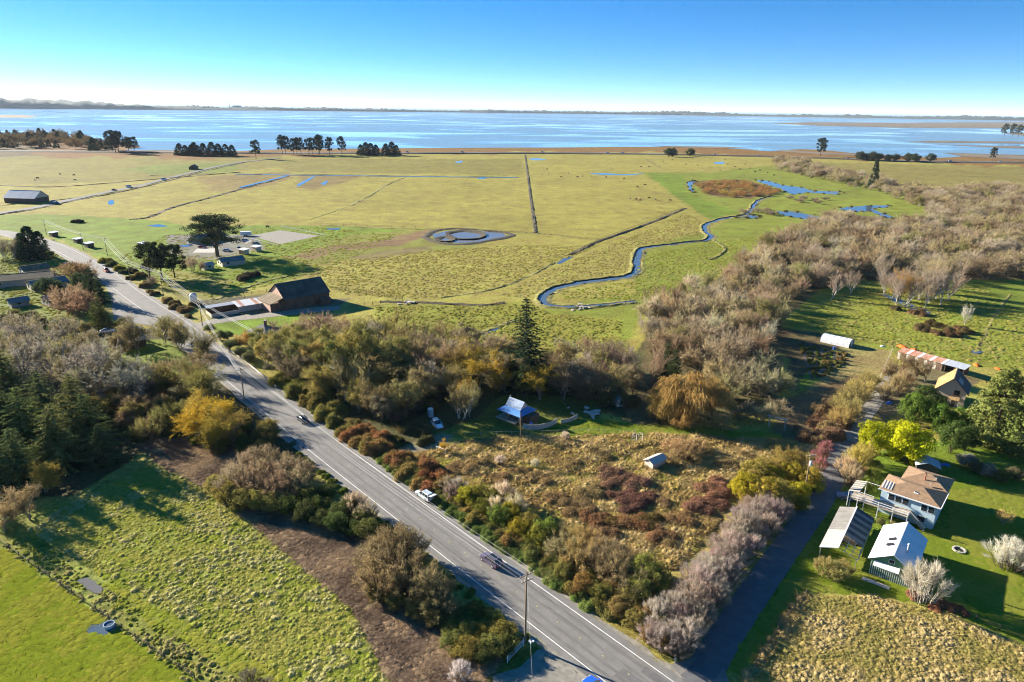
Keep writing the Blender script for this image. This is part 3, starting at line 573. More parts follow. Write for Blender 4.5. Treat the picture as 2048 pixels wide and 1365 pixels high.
def leafy(seed, h=6.0, r=3.2, nclump=34, leaves=4200, leaf=0.17, low=0.1, stems=4, clump=0.30, twigs=300, mt='leaf', top=1.0, asp=.6, limb=True):
    """dense shrub or tree: leaves in clumps spread through an uneven ellipsoid."""
    rs = np.random.RandomState(seed); c = unit(rs.normal(size=(nclump, 3))); rad = rs.uniform(.45, 1.0, (nclump, 1)) ** .6; lump = 0.8 + .4 * rs.rand(nclump, 1)
    ctr = c * rad * lump * np.array([r, r, h * (1 - low) * .5]) * 0.82; ctr[:, 2] = ctr[:, 2] * top + h * (low + (1 - low) * .5) ; ctr[:, 2] = np.maximum(ctr[:, 2], h * low * .6 + .2)
    tone = rs.rand(nclump); k = rs.randint(0, nclump, leaves); cr = clump * r * (0.7 + .6 * rs.rand(nclump))
    o = unit(rs.normal(size=(leaves, 3))); o[:, 2] *= .75; P = ctr[k] + o * (cr[k] * rs.uniform(.35, 1.0, leaves) ** .5)[:, None]; P[:, 2] = np.maximum(P[:, 2], .05)
    cen = np.array([0, 0, h * .5]); nr = unit(o * .8 + unit(P - cen) * .5 + rs.normal(size=P.shape) * .55 + np.array([0, 0, .2]))
    cp = Pile(); V, q = leaf_quads(P, nr, leaf * (.6 + .8 * rs.rand(leaves)), rs, asp); cp.add(V, q, tone[k] * .55 + rs.rand(leaves) * .45)
    if twigs:
        k = rs.randint(0, nclump, twigs); P = ctr[k] + rs.normal(size=(twigs, 3)) * cr[k][:, None] * .5; D = unit(unit(P - cen) + rs.normal(size=P.shape) * .4 + np.array([0, 0, .3])) * rs.uniform(.5, 1.2, (twigs, 1)) * max(.6, r / 4)
        V, q = twig_tris(P, D, .03, rs); cp.add(V, q, rs.rand(twigs) * .5 + .3)
    segs = []
    for i in rs.permutation(nclump)[:stems * 4 if limb else 0]:
        a = rs.rand() * 6.28; b = np.array([math.cos(a), math.sin(a), 0]) * .12 * stems * .3; m = ctr[i] * np.array([.35, .35, .55]) + rs.normal(size=3) * .12 * r * .3
        segs += [(b - [0, 0, .15], m, .05 * h / 4, .035 * h / 4), (m, ctr[i], .035 * h / 4, .012 * h / 4)]
    if not segs: segs = [(np.array([0, 0, -.1]), np.array([0, 0, h * .4]), .06 * h / 4, .03 * h / 4)]
    V, q = tubes(segs, 4); tp = Pile(); tp.add(V, q, .5)
    return tp.mesh('trunk', 'bark'), cp.mesh('crown', mt), h
def mound(seed, r=2.2, h=1.6, leaves=3000, leaf=0.10, twigs=500):
    """bramble: a lumpy low dome of small leaves over arching canes."""
    rs = np.random.RandomState(seed); cp = Pile(); nl = 9
    la, lr = rs.rand(nl) * 6.28, rs.rand(nl) ** .6 * r * .75; lc = np.stack([np.cos(la) * lr, np.sin(la) * lr], 1); lh = h * (.55 + .5 * rs.rand(nl)); ls = r * (.35 + .25 * rs.rand(nl)); tone = rs.rand(nl)
    def H(x, y):
        z = np.zeros(x.shape)
        for (cx, cy), hh, ss in zip(lc, lh, ls): z = np.maximum(z, hh * np.sqrt(np.clip(1 - ((x - cx) ** 2 + (y - cy) ** 2) / ss ** 2, 0, 1)))
        return z
    n = leaves * 2; a, q_ = rs.rand(n) * 6.28, np.sqrt(rs.rand(n)) * r * 1.25; x, y = np.cos(a) * q_, np.sin(a) * q_; z = H(x, y); ok = z > .12; x, y, z = x[ok][:leaves], y[ok][:leaves], z[ok][:leaves]
    gx = (H(x + .1, y) - H(x - .1, y)) / .2; gy = (H(x, y + .1) - H(x, y - .1)) / .2; nr = unit(np.stack([-gx, -gy, np.ones_like(gx)], 1)); dep = rs.rand(len(x)) ** 2 * .35
    P = np.stack([x, y, z], 1) - nr * dep[:, None] + rs.normal(size=(len(x), 3)) * .07; k = np.argmin((x[:, None] - lc[None, :, 0]) ** 2 + (y[:, None] - lc[None, :, 1]) ** 2, 1)
    V, q = leaf_quads(P, unit(nr + rs.normal(size=P.shape) * .6), leaf * (.6 + .8 * rs.rand(len(x))), rs, .7); cp.add(V, q, tone[k] * .5 + rs.rand(len(x)) * .5)
    g = 13; gx_, gy_ = np.meshgrid(np.linspace(-1, 1, g) * r, np.linspace(-1, 1, g) * r); zz = H(gx_, gy_) * .8 - .12; V = np.stack([gx_, gy_, zz], -1).reshape(-1, 3); i = np.arange(g * g).reshape(g, g)
    f = np.stack([i[:-1, :-1], i[:-1, 1:], i[1:, 1:], i[1:, :-1]], -1).reshape(-1, 4); f = f[(V[f][:, :, 2].max(1) > 0)]; cp.add(V, f, .45)
    if twigs:
        j = rs.randint(0, len(x), twigs); D = unit(nr[j] + rs.normal(size=(twigs, 3)) * .6) * rs.uniform(.3, .8, (twigs, 1)); V, q = twig_tris(P[j], D, .018, rs); cp.add(V, q, rs.rand(twigs))
    return None, cp.mesh('bramble', 'leaf'), h
def twig_shrub(seed, h=5.0, r=2.8, ntwig=3600, tw=.022, canes=60, leaves=0):
    """fan of canes from the ground ending in dense fine twigs."""
    rs = np.random.RandomState(seed); cp = Pile(); segs = []; E0, E1 = [], []
    for k in range(canes):
        a = rs.rand() * 6.28; s = rs.rand() ** .5; b = np.array([math.cos(a), math.sin(a), 0]) * s * r * .45; tip = np.array([math.cos(a) * s * r, math.sin(a) * s * r, h * (.95 - .45 * s ** 2) * (.75 + .3 * rs.rand())])
        m = b * .6 + tip * .4 + np.array([0, 0, h * .08]) + rs.normal(size=3) * .12; segs += [(b - [0, 0, .1], m, .04, .028), (m, tip, .028, .01)]; E0.append(m); E1.append(tip)
    E0, E1 = np.array(E0), np.array(E1); k = rs.randint(0, canes, ntwig); t = rs.rand(ntwig, 1) ** .6 * 1.1; P = E0[k] * (1 - t) + E1[k] * t + rs.normal(size=(ntwig, 3)) * .10 * h / 5
    D = unit(unit(E1[k] - E0[k]) + rs.normal(size=P.shape) * .45 + np.array([0, 0, .15])) * rs.uniform(.35, 1.0, (ntwig, 1)) * h / 5; V, q = twig_tris(P, D, tw * (.6 + .8 * rs.rand(ntwig)), rs); cp.add(V, q, rs.rand(canes)[k] * .5 + rs.rand(ntwig) * .5)
    if leaves:
        k = rs.randint(0, canes, leaves); t = rs.rand(leaves, 1) ** .7 * 1.1; P = E0[k] * (1 - t) + E1[k] * t + rs.normal(size=(leaves, 3)) * .3; V, q = leaf_quads(P, unit(rs.normal(size=P.shape)), .11 * (.6 + .8 * rs.rand(leaves)), rs); cp.add(V, q, rs.rand(leaves))
    V, q = tubes(segs, 4); tp = Pile(); tp.add(V, q, rs.rand(len(segs)).repeat(4)); return tp.mesh('stems', 'bark'), cp.mesh('crown', 'twig'), h
def spruce(seed, h=20.0, r=4.2, whorls=30, droop=.28, dens=1.0, low=.06, shape=.85):
    rs = np.random.RandomState(seed); cp = Pile(); segs = [(np.array([0, 0, -.2]), np.array([0, 0, h * .5]), h * .017, h * .010), (np.array([0, 0, h * .5]), np.array([0, 0, h * .99]), h * .010, .02)]
    P, D, W, T = [], [], [], []
    for w in range(whorls):
        t = (w + rs.rand() * .6) / whorls; z = h * (low + (1 - low) * t); R = r * (1 - t) ** shape * (.75 + .45 * rs.rand()) + .25; nb = int(6 + 4 * (1 - t))
        for b in range(nb):
            a = 2 * math.pi * (b + rs.rand()) / nb; L = R * (.65 + .5 * rs.rand()); d = np.array([math.cos(a), math.sin(a), 0]); p0 = np.array([0, 0, z]); tone = rs.rand()
            n = max(int(L * 9 * dens), 5); s = np.sort(rs.rand(n)); q = p0 + d[None] * (s * L)[:, None]; q[:, 2] += -droop * L * s ** 1.5 + .10 * L * s ** 4
            if L > 1: segs.append((p0, q[int(n * .8)], .035 * h / 20, .012))
            side = np.array([-d[1], d[0], 0]); sg = np.where(rs.rand(n) < .5, -1, 1)[:, None]; l = (.28 + .22 * L * (1 - s * .75) * .5)[:, None] * (.7 + .6 * rs.rand(n, 1))
            D.append((d * .7 + side * sg * (.4 + .7 * rs.rand(n, 1)) + np.array([0, 0, -.28]) + rs.normal(size=(n, 3)) * .18) * l); P.append(q); W.append(.06 + .09 * rs.rand(n)); T.append(tone * .5 + .5 * rs.rand(n))
    V, q = twig_tris(np.concatenate(P), np.concatenate(D), np.concatenate(W) * 1.25, rs); cp.add(V, q, np.concatenate(T)); V, q = tubes(segs, 4); tp = Pile(); tp.add(V, q, .5)
    return tp.mesh('trunk', 'bark'), cp.mesh('crown', 'needle'), h
def cypress(seed, h=20.0, r=9.0, pads=46, leaves=7000, base=.34, leaf=.24, trunk_r=.9, flat=.20, split=5):
    """broad old cypress or pine: bare trunk, spreading limbs, flat layered pads of foliage."""
    rs = np.random.RandomState(seed); segs = [(np.array([0, 0, -.3]), np.array([0.3, 0, h * base]), trunk_r, trunk_r * .7)]; C, S = [], []
    for k in range(pads):
        a = rs.rand() * 6.28; t = rs.rand(); R = r * (0.15 + .85 * rs.rand() ** .6) * math.sqrt(max(.08, 1 - ((t - .30) / .78) ** 2)); C.append([math.cos(a) * R, math.sin(a) * R, h * (base * .85 + (0.97 - base * .85) * t)]); S.append(r * .22 * (.7 + .7 * rs.rand()))
    C, S = np.array(C), np.array(S); top = np.array([.3, 0, h * base])
    for k in range(pads):
        m = top * .55 + C[k] * np.array([.45, .45, .38]) + np.array([0, 0, h * .04]); segs += [(top, m, trunk_r * .28, trunk_r * .16), (m, C[k], trunk_r * .16, .05)]
    k = rs.randint(0, pads, leaves); o = unit(rs.normal(size=(leaves, 3))) * rs.rand(leaves, 1) ** .4; P = C[k] + o * S[k][:, None] * np.array([1.15, 1.15, flat / .4]); cp = Pile()
    V, q = leaf_quads(P, unit(o * .5 + rs.normal(size=P.shape) * .55 + np.array([0, 0, .5])), leaf * (.6 + .8 * rs.rand(leaves)), rs, .6); cp.add(V, q, rs.rand(pads)[k] * .5 + rs.rand(leaves) * .5)
    V, q = tubes(segs, 6); tp = Pile(); tp.add(V, q, .5); return tp.mesh('trunk', 'bark'), cp.mesh('crown', 'needle'), h
def cedar(seed, h=17.0, r=5.5, nclump=210, leaves=15000, leaf=.25, shape=.62, cl=.23):
    """dense cone of overlapping foliage sprays down to the ground."""
    rs = np.random.RandomState(seed); t = rs.rand(nclump) ** 1.25; a = rs.rand(nclump) * 6.283; R = r * (1 - t) ** shape * (.72 + .34 * rs.rand(nclump)) + .15; C = np.stack([np.cos(a) * R * .86, np.sin(a) * R * .86, h * (.04 + .95 * t)], 1); S = r * cl * (.7 + .7 * rs.rand(nclump)) * (1 - .5 * t)
    k = rs.randint(0, nclump, leaves); o = unit(rs.normal(size=(leaves, 3))) * rs.uniform(.3, 1, (leaves, 1)) ** .5; P = C[k] + o * S[k][:, None] * np.array([1.15, 1.15, .75]); P[:, 2] = np.maximum(P[:, 2], .05); out = unit(P * np.array([1, 1, .25]))
    cp = Pile(); V, q = leaf_quads(P, unit(o * .7 + out * .5 + rs.normal(size=P.shape) * .5 + np.array([0, 0, .3])), leaf * (.6 + .8 * rs.rand(leaves)), rs, .5); cp.add(V, q, rs.rand(nclump)[k] * .55 + rs.rand(leaves) * .45)
    V, q = tubes([(np.array([0, 0, -.2]), np.array([0, 0, h * .9]), h * .02, .03)], 6); tp = Pile(); tp.add(V, q, .5); return tp.mesh('trunk', 'bark'), cp.mesh('crown', 'needle'), h
def weeping(seed, h=11.0, r=6.5, strands=5200):
    rs = np.random.RandomState(seed); tr, _, _ = bare_tree(seed, h * .9, 2, .3, 200, trunk_r=.35); nc = 30; c = unit(rs.normal(size=(nc, 3))); c[:, 2] = np.abs(c[:, 2]); C = c * np.array([r * .85, r * .85, h * .62]) * (.6 + .45 * rs.rand(nc, 1)) + np.array([0, 0, h * .33]); cp = Pile()
    k = rs.randint(0, nc, strands); o = unit(rs.normal(size=(strands, 3))) * rs.rand(strands, 1) ** .5; P = C[k] + o * np.array([1.7, 1.7, 1.3]); out = unit(P * np.array([1, 1, 0])); D = (out * .5 + rs.normal(size=P.shape) * .28 + np.array([0, 0, -1.1])) * rs.uniform(.6, 1.9, (strands, 1)); D[:, 2] = np.maximum(D[:, 2], -P[:, 2] + .1)
    V, q = twig_tris(P, D, .05 * (.6 + .8 * rs.rand(strands)), rs); cp.add(V, q, rs.rand(nc)[k] * .5 + rs.rand(strands) * .5); return tr, cp.mesh('crown', 'leaf'), h

KIND = {
 'alder':   [bare_tree(100 + i, 12, 2 + i % 2, .28, 4600, (.5, 1.3), .027, .8, .30, .22) for i in range(4)],
 'sparse':  [bare_tree(120 + i, 12, 2 + i % 2, .26, 2400, (.5, 1.2), .026, .8, .30, .24, leaves=4200, leaf=.15) for i in range(4)],
 'willow':  [bare_tree(140 + i, 7, 6, .75, 4200, (.5, 1.2), .026, .8, .3, .16, maxlev=2, lenf=.55) for i in range(4)],
 'birch':   [bare_tree(160 + i, 13, 1 + i % 3, .10, 1700, (.5, 1.0), .022, .5, .35, .17) for i in range(3)],
 'oldbare': [bare_tree(170 + i, 14, 3, .35, 6500, (.5, 1.3), .025, .95, .15, .42, lenf=.36) for i in range(3)],
 'shrub':   [leafy(200 + i, 4.5, 3.0, 44, 7000, .125, twigs=600) for i in range(4)],
 'olive':   [leafy(220 + i, 12, 4.3, 60, 8000, .15, .16, 2, .22, 1200) for i in range(4)],
 'lumpy':   [leafy(240 + i, 14, 5.2, 70, 7600, .22, .04, 1, .21, 0, 'needle') for i in range(2)],
 'globe':   [leafy(250 + i, 9, 5.0, 60, 7000, .20, .03, 2, .24, 100) for i in range(2)],
 'bramble': [mound(300 + i) for i in range(5)],
 'cane':    [twig_shrub(320 + i) for i in range(4)],
 'caneleaf': [twig_shrub(340 + i, 5, 3.2, 2600, .022, 50, 1300) for i in range(3)],
 'spruce':  [spruce(360 + i, 20, 4.3) for i in range(2)],
 'fir':     [spruce(370 + i, 13, 4.6, 24, .10, 1.25, .03, .7) for i in range(3)],
 'cypress': [cypress(380, 22, 13.0, 80, 15000, .40, .30, 1.0, .15)],
 'pine':    [cypress(390 + i, 15, 5.2, 46, 8200, .34, .22, .35, .36) for i in range(2)],
 'weeping': [weeping(400)],
 'cedar':   [cedar(410 + i) for i in range(2)],
}
NOUN = {'alder': 'alder_tree', 'sparse': 'alder_tree', 'willow': 'willow_tree', 'birch': 'birch_tree', 'oldbare': 'bare_tree', 'shrub': 'shrub', 'olive': 'leafy_tree', 'lumpy': 'conifer_tree', 'globe': 'evergreen_tree',
        'bramble': 'bramble_bush', 'cane': 'twig_shrub', 'caneleaf': 'twig_shrub', 'spruce': 'spruce_tree', 'fir': 'fir_tree', 'cypress': 'cypress_tree', 'pine': 'pine_tree', 'weeping': 'weeping_willow', 'cedar': 'cedar_tree'}
CAT = {k: ('bush' if v.endswith(('bush', 'shrub')) else 'tree') for k, v in NOUN.items()}
BARK = {'alder': (.24, .20, .15), 'sparse': (.27, .23, .18), 'birch': (.50, .45, .37), 'oldbare': (.25, .23, .20), 'willow': (.22, .18, .13)}
prs = np.random.RandomState(77)
ROADC = rline + normals2(rline) * 3.5
def off_road(p, kind, h, wide):
    """bushes keep clear of the carriageway."""
    r0 = {'bramble': 2.2 / 1.6, 'shrub': 3.0 / 4.5, 'cane': 2.8 / 5, 'caneleaf': 3.2 / 5}.get(kind)
    if r0 is None: return p
    d = np.hypot(ROADC[:, 0] - p.x, ROADC[:, 1] - p.y); i = int(np.argmin(d)); need = 4.7 + .85 * r0 * h * wide
    if d[i] >= need or d[i] < .5: return p
    v = np.array([p.x, p.y]) - ROADC[i]; v = ROADC[i] + v / d[i] * need; return Vector((v[0], v[1], p.z))
def plant(kind, xy, h, col, label, group=None, wide=1.0, px=True, var=0.12, bark=None, i=None):
    """one plant: photo pixel (or world point) of its foot, its height, its own leaf colour."""
    p = G(*xy) if px else Vector((*xy, 0)); protos = KIND[kind]; p = off_road(p, kind, h, wide); tr, cr, h0 = protos[prs.randint(len(protos)) if i is None else i]; s = h / h0
    v = 1 + var * (prs.rand() * 2 - 1); c = tuple(max(0, ch * v * (1 + .06 * (prs.rand() * 2 - 1))) for ch in col); rz = prs.rand() * 6.283; sc = (s * wide, s * wide, s)
    if tr is None:
        nm_ = next((v for w_, v in (('crop plant', 'crop_plant'), ('reeds', 'reed_clump'), ('weed', 'weed_clump'), ('heap', 'brush_heap')) if w_ in label), NOUN[kind])
        return tag(link(nm_, cr, None, p, rz, sc, c), label, {'crop_plant': 'plant', 'reed_clump': 'reeds', 'weed_clump': 'weeds', 'brush_heap': 'brush'}.get(nm_, CAT[kind]), group)
    o = thing(NOUN[kind], label, CAT[kind], p, rz, group); o.scale = sc
    link('stems' if kind in ('cane', 'caneleaf') else 'trunk', tr, o, color=bark or BARK.get(kind, (.13, .10, .075))); link('crown', cr, o, color=c); return o
def scatter(poly, spacing, seed=0, jitter=.8, px=True):
    P = GP(poly) if px else np.array(poly); rs = np.random.RandomState(seed); x0, y0 = P.min(0); x1, y1 = P.max(0); xs = np.arange(x0, x1, spacing); ys = np.arange(y0, y1, spacing); X, Y = np.meshgrid(xs, ys)
    X = X + (rs.rand(*X.shape) - .5) * spacing * jitter * 1.4; Y = Y + (rs.rand(*Y.shape) - .5) * spacing * jitter * 1.4; m = inpoly(X.ravel(), Y.ravel(), P); return np.stack([X.ravel()[m], Y.ravel()[m]], 1)
def foliage_fixed(name, col, src=None, trans=.25):
    """as foliage_mat, with the colour fixed in the material (instances share no object colour)."""
    m = (MAT[src] if src else MAT.get('grass') or MAT['leaf']).copy(); m.name = name; N, L = m.node_tree.nodes, m.node_tree.links; sc = [n for n in N if n.bl_idname == 'ShaderNodeVectorMath'][0]
    for l in list(sc.inputs[0].links): L.remove(l)
    sc.inputs[0].default_value = col[:3]; return m
def fixed_mesh(me, col):
    c = me.copy(); base = c.materials[0]; m = foliage_fixed(base.name + '_fixed', col, base.name); c.materials.clear(); c.materials.append(m); return c
def stuff_instances(name, label, sets, kind='stuff'):
    """one object that repeats prototype meshes on points; sets: list of (mesh, colour, xyz, rz, scale)."""
    ng = bpy.data.node_groups.new(name, 'GeometryNodeTree'); ng.interface.new_socket('Geometry', in_out='INPUT', socket_type='NodeSocketGeometry'); ng.interface.new_socket('Geometry', in_out='OUTPUT', socket_type='NodeSocketGeometry')
    N, L = ng.nodes, ng.links; gi = N.new('NodeGroupInput'); go = N.new('NodeGroupOutput'); jn = N.new('GeometryNodeJoinGeometry'); V, R, S, K = [], [], [], []
    def attr(nm, dt):
        a = N.new('GeometryNodeInputNamedAttribute'); a.data_type = dt; a.inputs['Name'].default_value = nm; return a.outputs['Attribute']
    for k, (me, col, xyz, rz, sc) in enumerate(sets):
        if not len(xyz): continue
        src = bpy.data.objects.new('source_' + name, me); src.color = (*col, 1); V.append(xyz); R.append(rz); S.append(sc); K.append(np.full(len(xyz), k))
        oi = N.new('GeometryNodeObjectInfo'); oi.inputs['Object'].default_value = src; oi.inputs['As Instance'].default_value = True; oi.transform_space = 'ORIGINAL'
        ip = N.new('GeometryNodeInstanceOnPoints'); cmp = N.new('FunctionNodeCompare'); cmp.data_type = 'INT'; cmp.operation = 'EQUAL'; L.new(attr('sel', 'INT'), cmp.inputs[2]); cmp.inputs[3].default_value = k
        cx = N.new('ShaderNodeCombineXYZ'); L.new(attr('rz', 'FLOAT'), cx.inputs['Z']); L.new(gi.outputs[0], ip.inputs['Points']); L.new(cmp.outputs[0], ip.inputs['Selection']); L.new(oi.outputs['Geometry'], ip.inputs['Instance']); L.new(cx.outputs[0], ip.inputs['Rotation']); L.new(attr('sc', 'FLOAT_VECTOR'), ip.inputs['Scale']); L.new(ip.outputs[0], jn.inputs[0])
    L.new(jn.outputs[0], go.inputs[0]); V, R, S, K = map(np.concatenate, (V, R, S, K)); me = bpy.data.meshes.new(name); me.vertices.add(len(V)); me.vertices.foreach_set('co', V.astype(np.float32).ravel())
    S = S if S.ndim == 2 else np.repeat(S[:, None], 3, 1)
    for nm, dt, val, key in (('rz', 'FLOAT', R, 'value'), ('sel', 'INT', K, 'value'), ('sc', 'FLOAT_VECTOR', S, 'vector')):
        a = me.attributes.new(nm, dt, 'POINT'); a.data.foreach_set(key, np.asarray(val, np.int32 if dt == 'INT' else np.float32).ravel())
    o = link(name, me); md = o.modifiers.new('instances', 'NODES'); md.node_group = ng; o['kind'] = kind; o['label'] = label; return o

# ================================================================== PLANTS: placement
OLIVE, GOLD, YELL, RUST, BROWN, GREY, PALE, PINK, DKGR, IVY = (.15, .125, .038), (.27, .17, .035), (.36, .25, .022), (.20, .085, .035), (.165, .115, .062), (.20, .17, .135), (.34, .30, .22), (.25, .185, .155), (.040, .056, .020), (.085, .105, .030)
def tone(c):
    r, g, b = c; m = max(c)
    if g >= r * 1.02: return 'dark green' if m < .09 else ('fresh green' if m > .14 else 'mid green')
    if m < .10: return 'dusky'
    if r > 1.75 * g: return 'russet' if r > .18 else 'wine dark'
    if b > .62 * r: return 'pale grey' if m > .25 else 'grey'
    if b < .2 * r: return 'yellow' if m > .25 else 'olive gold'
    if r > 1.35 * g: return 'rusty' if m < .2 else 'tawny'
    return 'straw' if m > .22 else ('olive' if g > .8 * r else 'brown')
def row(kind, pts, h, cols, label, group, wide=1.0, **k):
    hs_ = sorted(p[2] for p in pts if len(p) > 2); tall = hs_[-1] if len(hs_) > 1 and len(hs_) == len(pts) and hs_[-1] > hs_[-2] else None; low = hs_[0] if tall and hs_[0] < hs_[1] else None
    tn = [tone(c) for c in cols] if isinstance(cols, list) else []
    for i, p in enumerate(pts):
        hh = h if not isinstance(h, tuple) else prs.uniform(*h)
        if len(p) > 2: hh = p[2]
        lb, gp = label, group if len(pts) > 1 else None
        if len(set(tn)) > 1 and len(pts) > 1: lb += ', ' + tn[i % len(cols)] + ' toned'; gp = group + ', ' + tn[i % len(cols)]
        if tall and hh == tall: lb += ', tallest'
        elif low and hh == low: lb += ', lowest'
        plant(kind, p[:2], hh, cols[i % len(cols)] if isinstance(cols, list) else cols, lb, gp, wide, **k)
def wood(poly, spacing, mix, h, label_of, group, seed, wide=1.0, cap=400):
    P = scatter(poly, spacing, seed); P = P[np.argsort(np.hypot(P[:, 0], P[:, 1]))]; rs = np.random.RandomState(seed)
    for x, y in P[:cap]:
        k, c = mix[rs.randint(len(mix))]; plant(k, (x, y), rs.uniform(*h), c, label_of[k] + ', ' + tone(c) + ' toned', group + ' ' + k + ' ' + tone(c), wide, px=False, var=.2)
    return P[cap:]
# --- left wood
row('alder', [(20, 740, 12), (80, 735, 12), (120, 735, 12), (170, 745, 12), (200, 740, 11), (10, 770, 12), (110, 790, 12), (170, 800, 11), (-20, 730, 12), (60, 690, 12), (130, 695, 12)], 12, [(.20, .165, .085), (.175, .15, .09), (.19, .17, .065)], 'bare brown grey tree filling the wood around the small pond', 'bare trees around the small pond')
row('oldbare', [(60, 765, 15), (140, 775, 16), (215, 770, 15), (30, 700, 13), (100, 700, 14), (270, 800, 14)], 15, [(.21, .185, .135), (.18, .16, .12)], 'large bare grey tree with fine twigs in the wood behind the small pond', 'large bare trees behind the pond', var=.1)
row('sparse', [(235, 720), (385, 790), (415, 775), (400, 735), (425, 815), (275, 700), (360, 700), (330, 690), (180, 735), (250, 775)], (11, 13), [(.20, .16, .07), (.19, .165, .055), (.17, .13, .07)], 'nearly bare brown tree beside the curve of the road', 'nearly bare trees beside the road curve')
row('fir', [(60, 905, 16), (125, 930, 15), (185, 900, 14), (95, 855, 15), (155, 845, 13), (15, 890, 15), (20, 800, 14), (-30, 860, 15), (210, 930, 10), (40, 960, 12), (140, 900, 14), (-20, 960, 13)], 14, [(.11, .13, .045), (.15, .155, .05), (.08, .10, .035)], 'broad dark evergreen in the shaded wood above the tussock field', 'dark evergreens of the left wood', wide=1.25)
plant('sparse', (92, 985), 8.5, (.30, .22, .05), 'pale yellow leaved tree at the edge of the tussock field', i=1, wide=1.2)
row('sparse', [(12, 1062), (60, 1040), (-25, 1030)], 8, [(.28, .20, .10)], 'pale orange brown tree at the shaded field corner', 'pale trees at the shaded field corner')
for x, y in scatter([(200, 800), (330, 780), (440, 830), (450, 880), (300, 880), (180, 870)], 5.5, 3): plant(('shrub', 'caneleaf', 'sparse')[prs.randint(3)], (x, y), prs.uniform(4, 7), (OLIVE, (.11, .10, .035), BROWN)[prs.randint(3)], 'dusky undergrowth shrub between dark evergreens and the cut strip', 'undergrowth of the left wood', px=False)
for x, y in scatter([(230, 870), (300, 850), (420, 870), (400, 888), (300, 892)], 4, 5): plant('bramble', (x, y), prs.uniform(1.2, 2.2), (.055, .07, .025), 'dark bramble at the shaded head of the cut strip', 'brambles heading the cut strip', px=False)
row('sparse', [(400, 885, 11), (432, 900, 10.5), (468, 893, 10), (445, 865, 11), (412, 850, 10)], 10, [(.36, .25, .03), (.30, .21, .04), (.24, .18, .05)], 'bright yellow leaved tree between the cut strip and the road', 'yellow leaved trees beside the cut strip', wide=1.1)
for x, y in scatter([(440, 850), (500, 840), (560, 890), (550, 915), (470, 925), (400, 905)], 4.0, 7): plant('shrub', (x, y), prs.uniform(2.5, 4.5), (OLIVE, IVY, (.12, .10, .035))[prs.randint(3)], 'leafy bush under the yellow trees beside the road', 'bushes under the yellow trees', px=False)
# --- thickets along the left verge
row('caneleaf', [(470, 985, 6), (515, 985, 6.5), (550, 960, 6.2), (585, 975, 6.5), (525, 945, 6), (495, 955, 6), (600, 990, 5.6), (560, 1000, 6)], 6, [(.17, .13, .075), (.16, .115, .07)], 'rounded brown twiggy thicket beside the road and the cut strip', 'brown thicket beside the road', wide=1.25)
row('shrub', [(455, 1005, 4.5), (485, 1018, 4.2), (520, 1020, 4.2), (550, 1022, 4.0), (440, 985, 4.2)], 4, [(.20, .165, .045), (.155, .14, .04)], 'golden olive bush skirting the brown thicket', 'golden bushes skirting the thicket')
row('shrub', [(580, 1030), (612, 1042), (645, 1052), (675, 1062), (705, 1072), (735, 1078), (640, 1025), (680, 1040), (615, 1010), (655, 1000), (700, 1030), (725, 1050)], (3.0, 4.0), [IVY, (.07, .085, .026), (.095, .10, .03)], 'dark ivy green bush on the verge below the brown thicket', 'dark green bushes on the left verge')
row('cane', [(712, 1030, 5.0), (735, 1045, 4.6)], 5, [(.24, .185, .12)], 'bare pale twig shrub standing above the ivy bushes', 'bare shrubs above the ivy bushes')
row('caneleaf', [(770, 1185, 7), (800, 1170, 7.5), (835, 1195, 7), (790, 1130, 7.5), (760, 1145, 6.5), (865, 1205, 6), (815, 1125, 6.5), (880, 1235, 5)], 7, [(.15, .115, .058), (.13, .105, .05)], 'tall bare olive brown thicket between the ploughed strip and road', 'tall bare thicket by the ploughed strip', wide=1.05)
row('shrub', [(755, 1200, 3), (790, 1215, 3), (835, 1230, 3.2), (870, 1250, 3)], 3, [(.14, .11, .035)], 'low dark bush at the foot of the bare thicket', 'low bushes at the bare thicket')
row('shrub', [(905, 1290), (935, 1310), (965, 1315), (992, 1300), (1005, 1275), (900, 1260), (935, 1265), (970, 1270), (950, 1240), (985, 1245), (920, 1235), (1010, 1300)], (1.9, 2.7), [(.13, .135, .035), (.19, .15, .035), (.105, .11, .03)], 'green and gold leafed bush behind the white gate', 'bushes behind the white gate', wide=1.5)
plant('cane', (920, 1362), 3.0, (.31, .27, .22), 'pale pinkish twig shrub in front of the gate bushes', wide=1.1)
row('cane', [(500, 1372, 2.4), (530, 1385, 2.2)], 2.4, [(.10, .085, .06)], 'low dark shrub by the mown strip', 'dark shrubs by the mown strip', wide=1.3)
# --- right roadside
row('bramble', [(545, 775, 3), (575, 792, 3.2), (605, 815, 3), (635, 838, 2.8), (662, 850, 2.6), (690, 868, 2.4), (640, 812, 3.4), (600, 785, 3.6), (670, 825, 3)], 3, [(.15, .14, .038), (.12, .12, .032), (.165, .13, .04)], 'olive bramble bank between the road and the trees', 'olive brambles beside the road', wide=.8)
row('bramble', [(700, 878), (722, 890), (745, 900), (755, 885), (730, 870), (705, 855), (765, 905), (740, 912)], (2.2, 3), [(.235, .125, .05), (.19, .12, .045), (.15, .125, .04)], 'rust brown bramble bank before the drive entrance', 'rust brambles before the drive', wide=.9)
row('bramble', [(790, 930), (812, 938), (840, 950), (865, 962), (805, 955), (835, 975), (860, 985), (885, 975), (800, 920), (850, 940)], (1.8, 2.6), [(.22, .105, .045), (.19, .135, .045), (.21, .15, .05)], 'russet bramble bank past the drive entrance', 'russet brambles past the drive', wide=.95)
row('cane', [(895, 985, 3.6), (915, 990, 4), (905, 1000, 3.5)], 4, [(.17, .135, .095), (.28, .23, .16)], 'grey twiggy shrub above the parked open car', 'grey shrubs above the parked car')
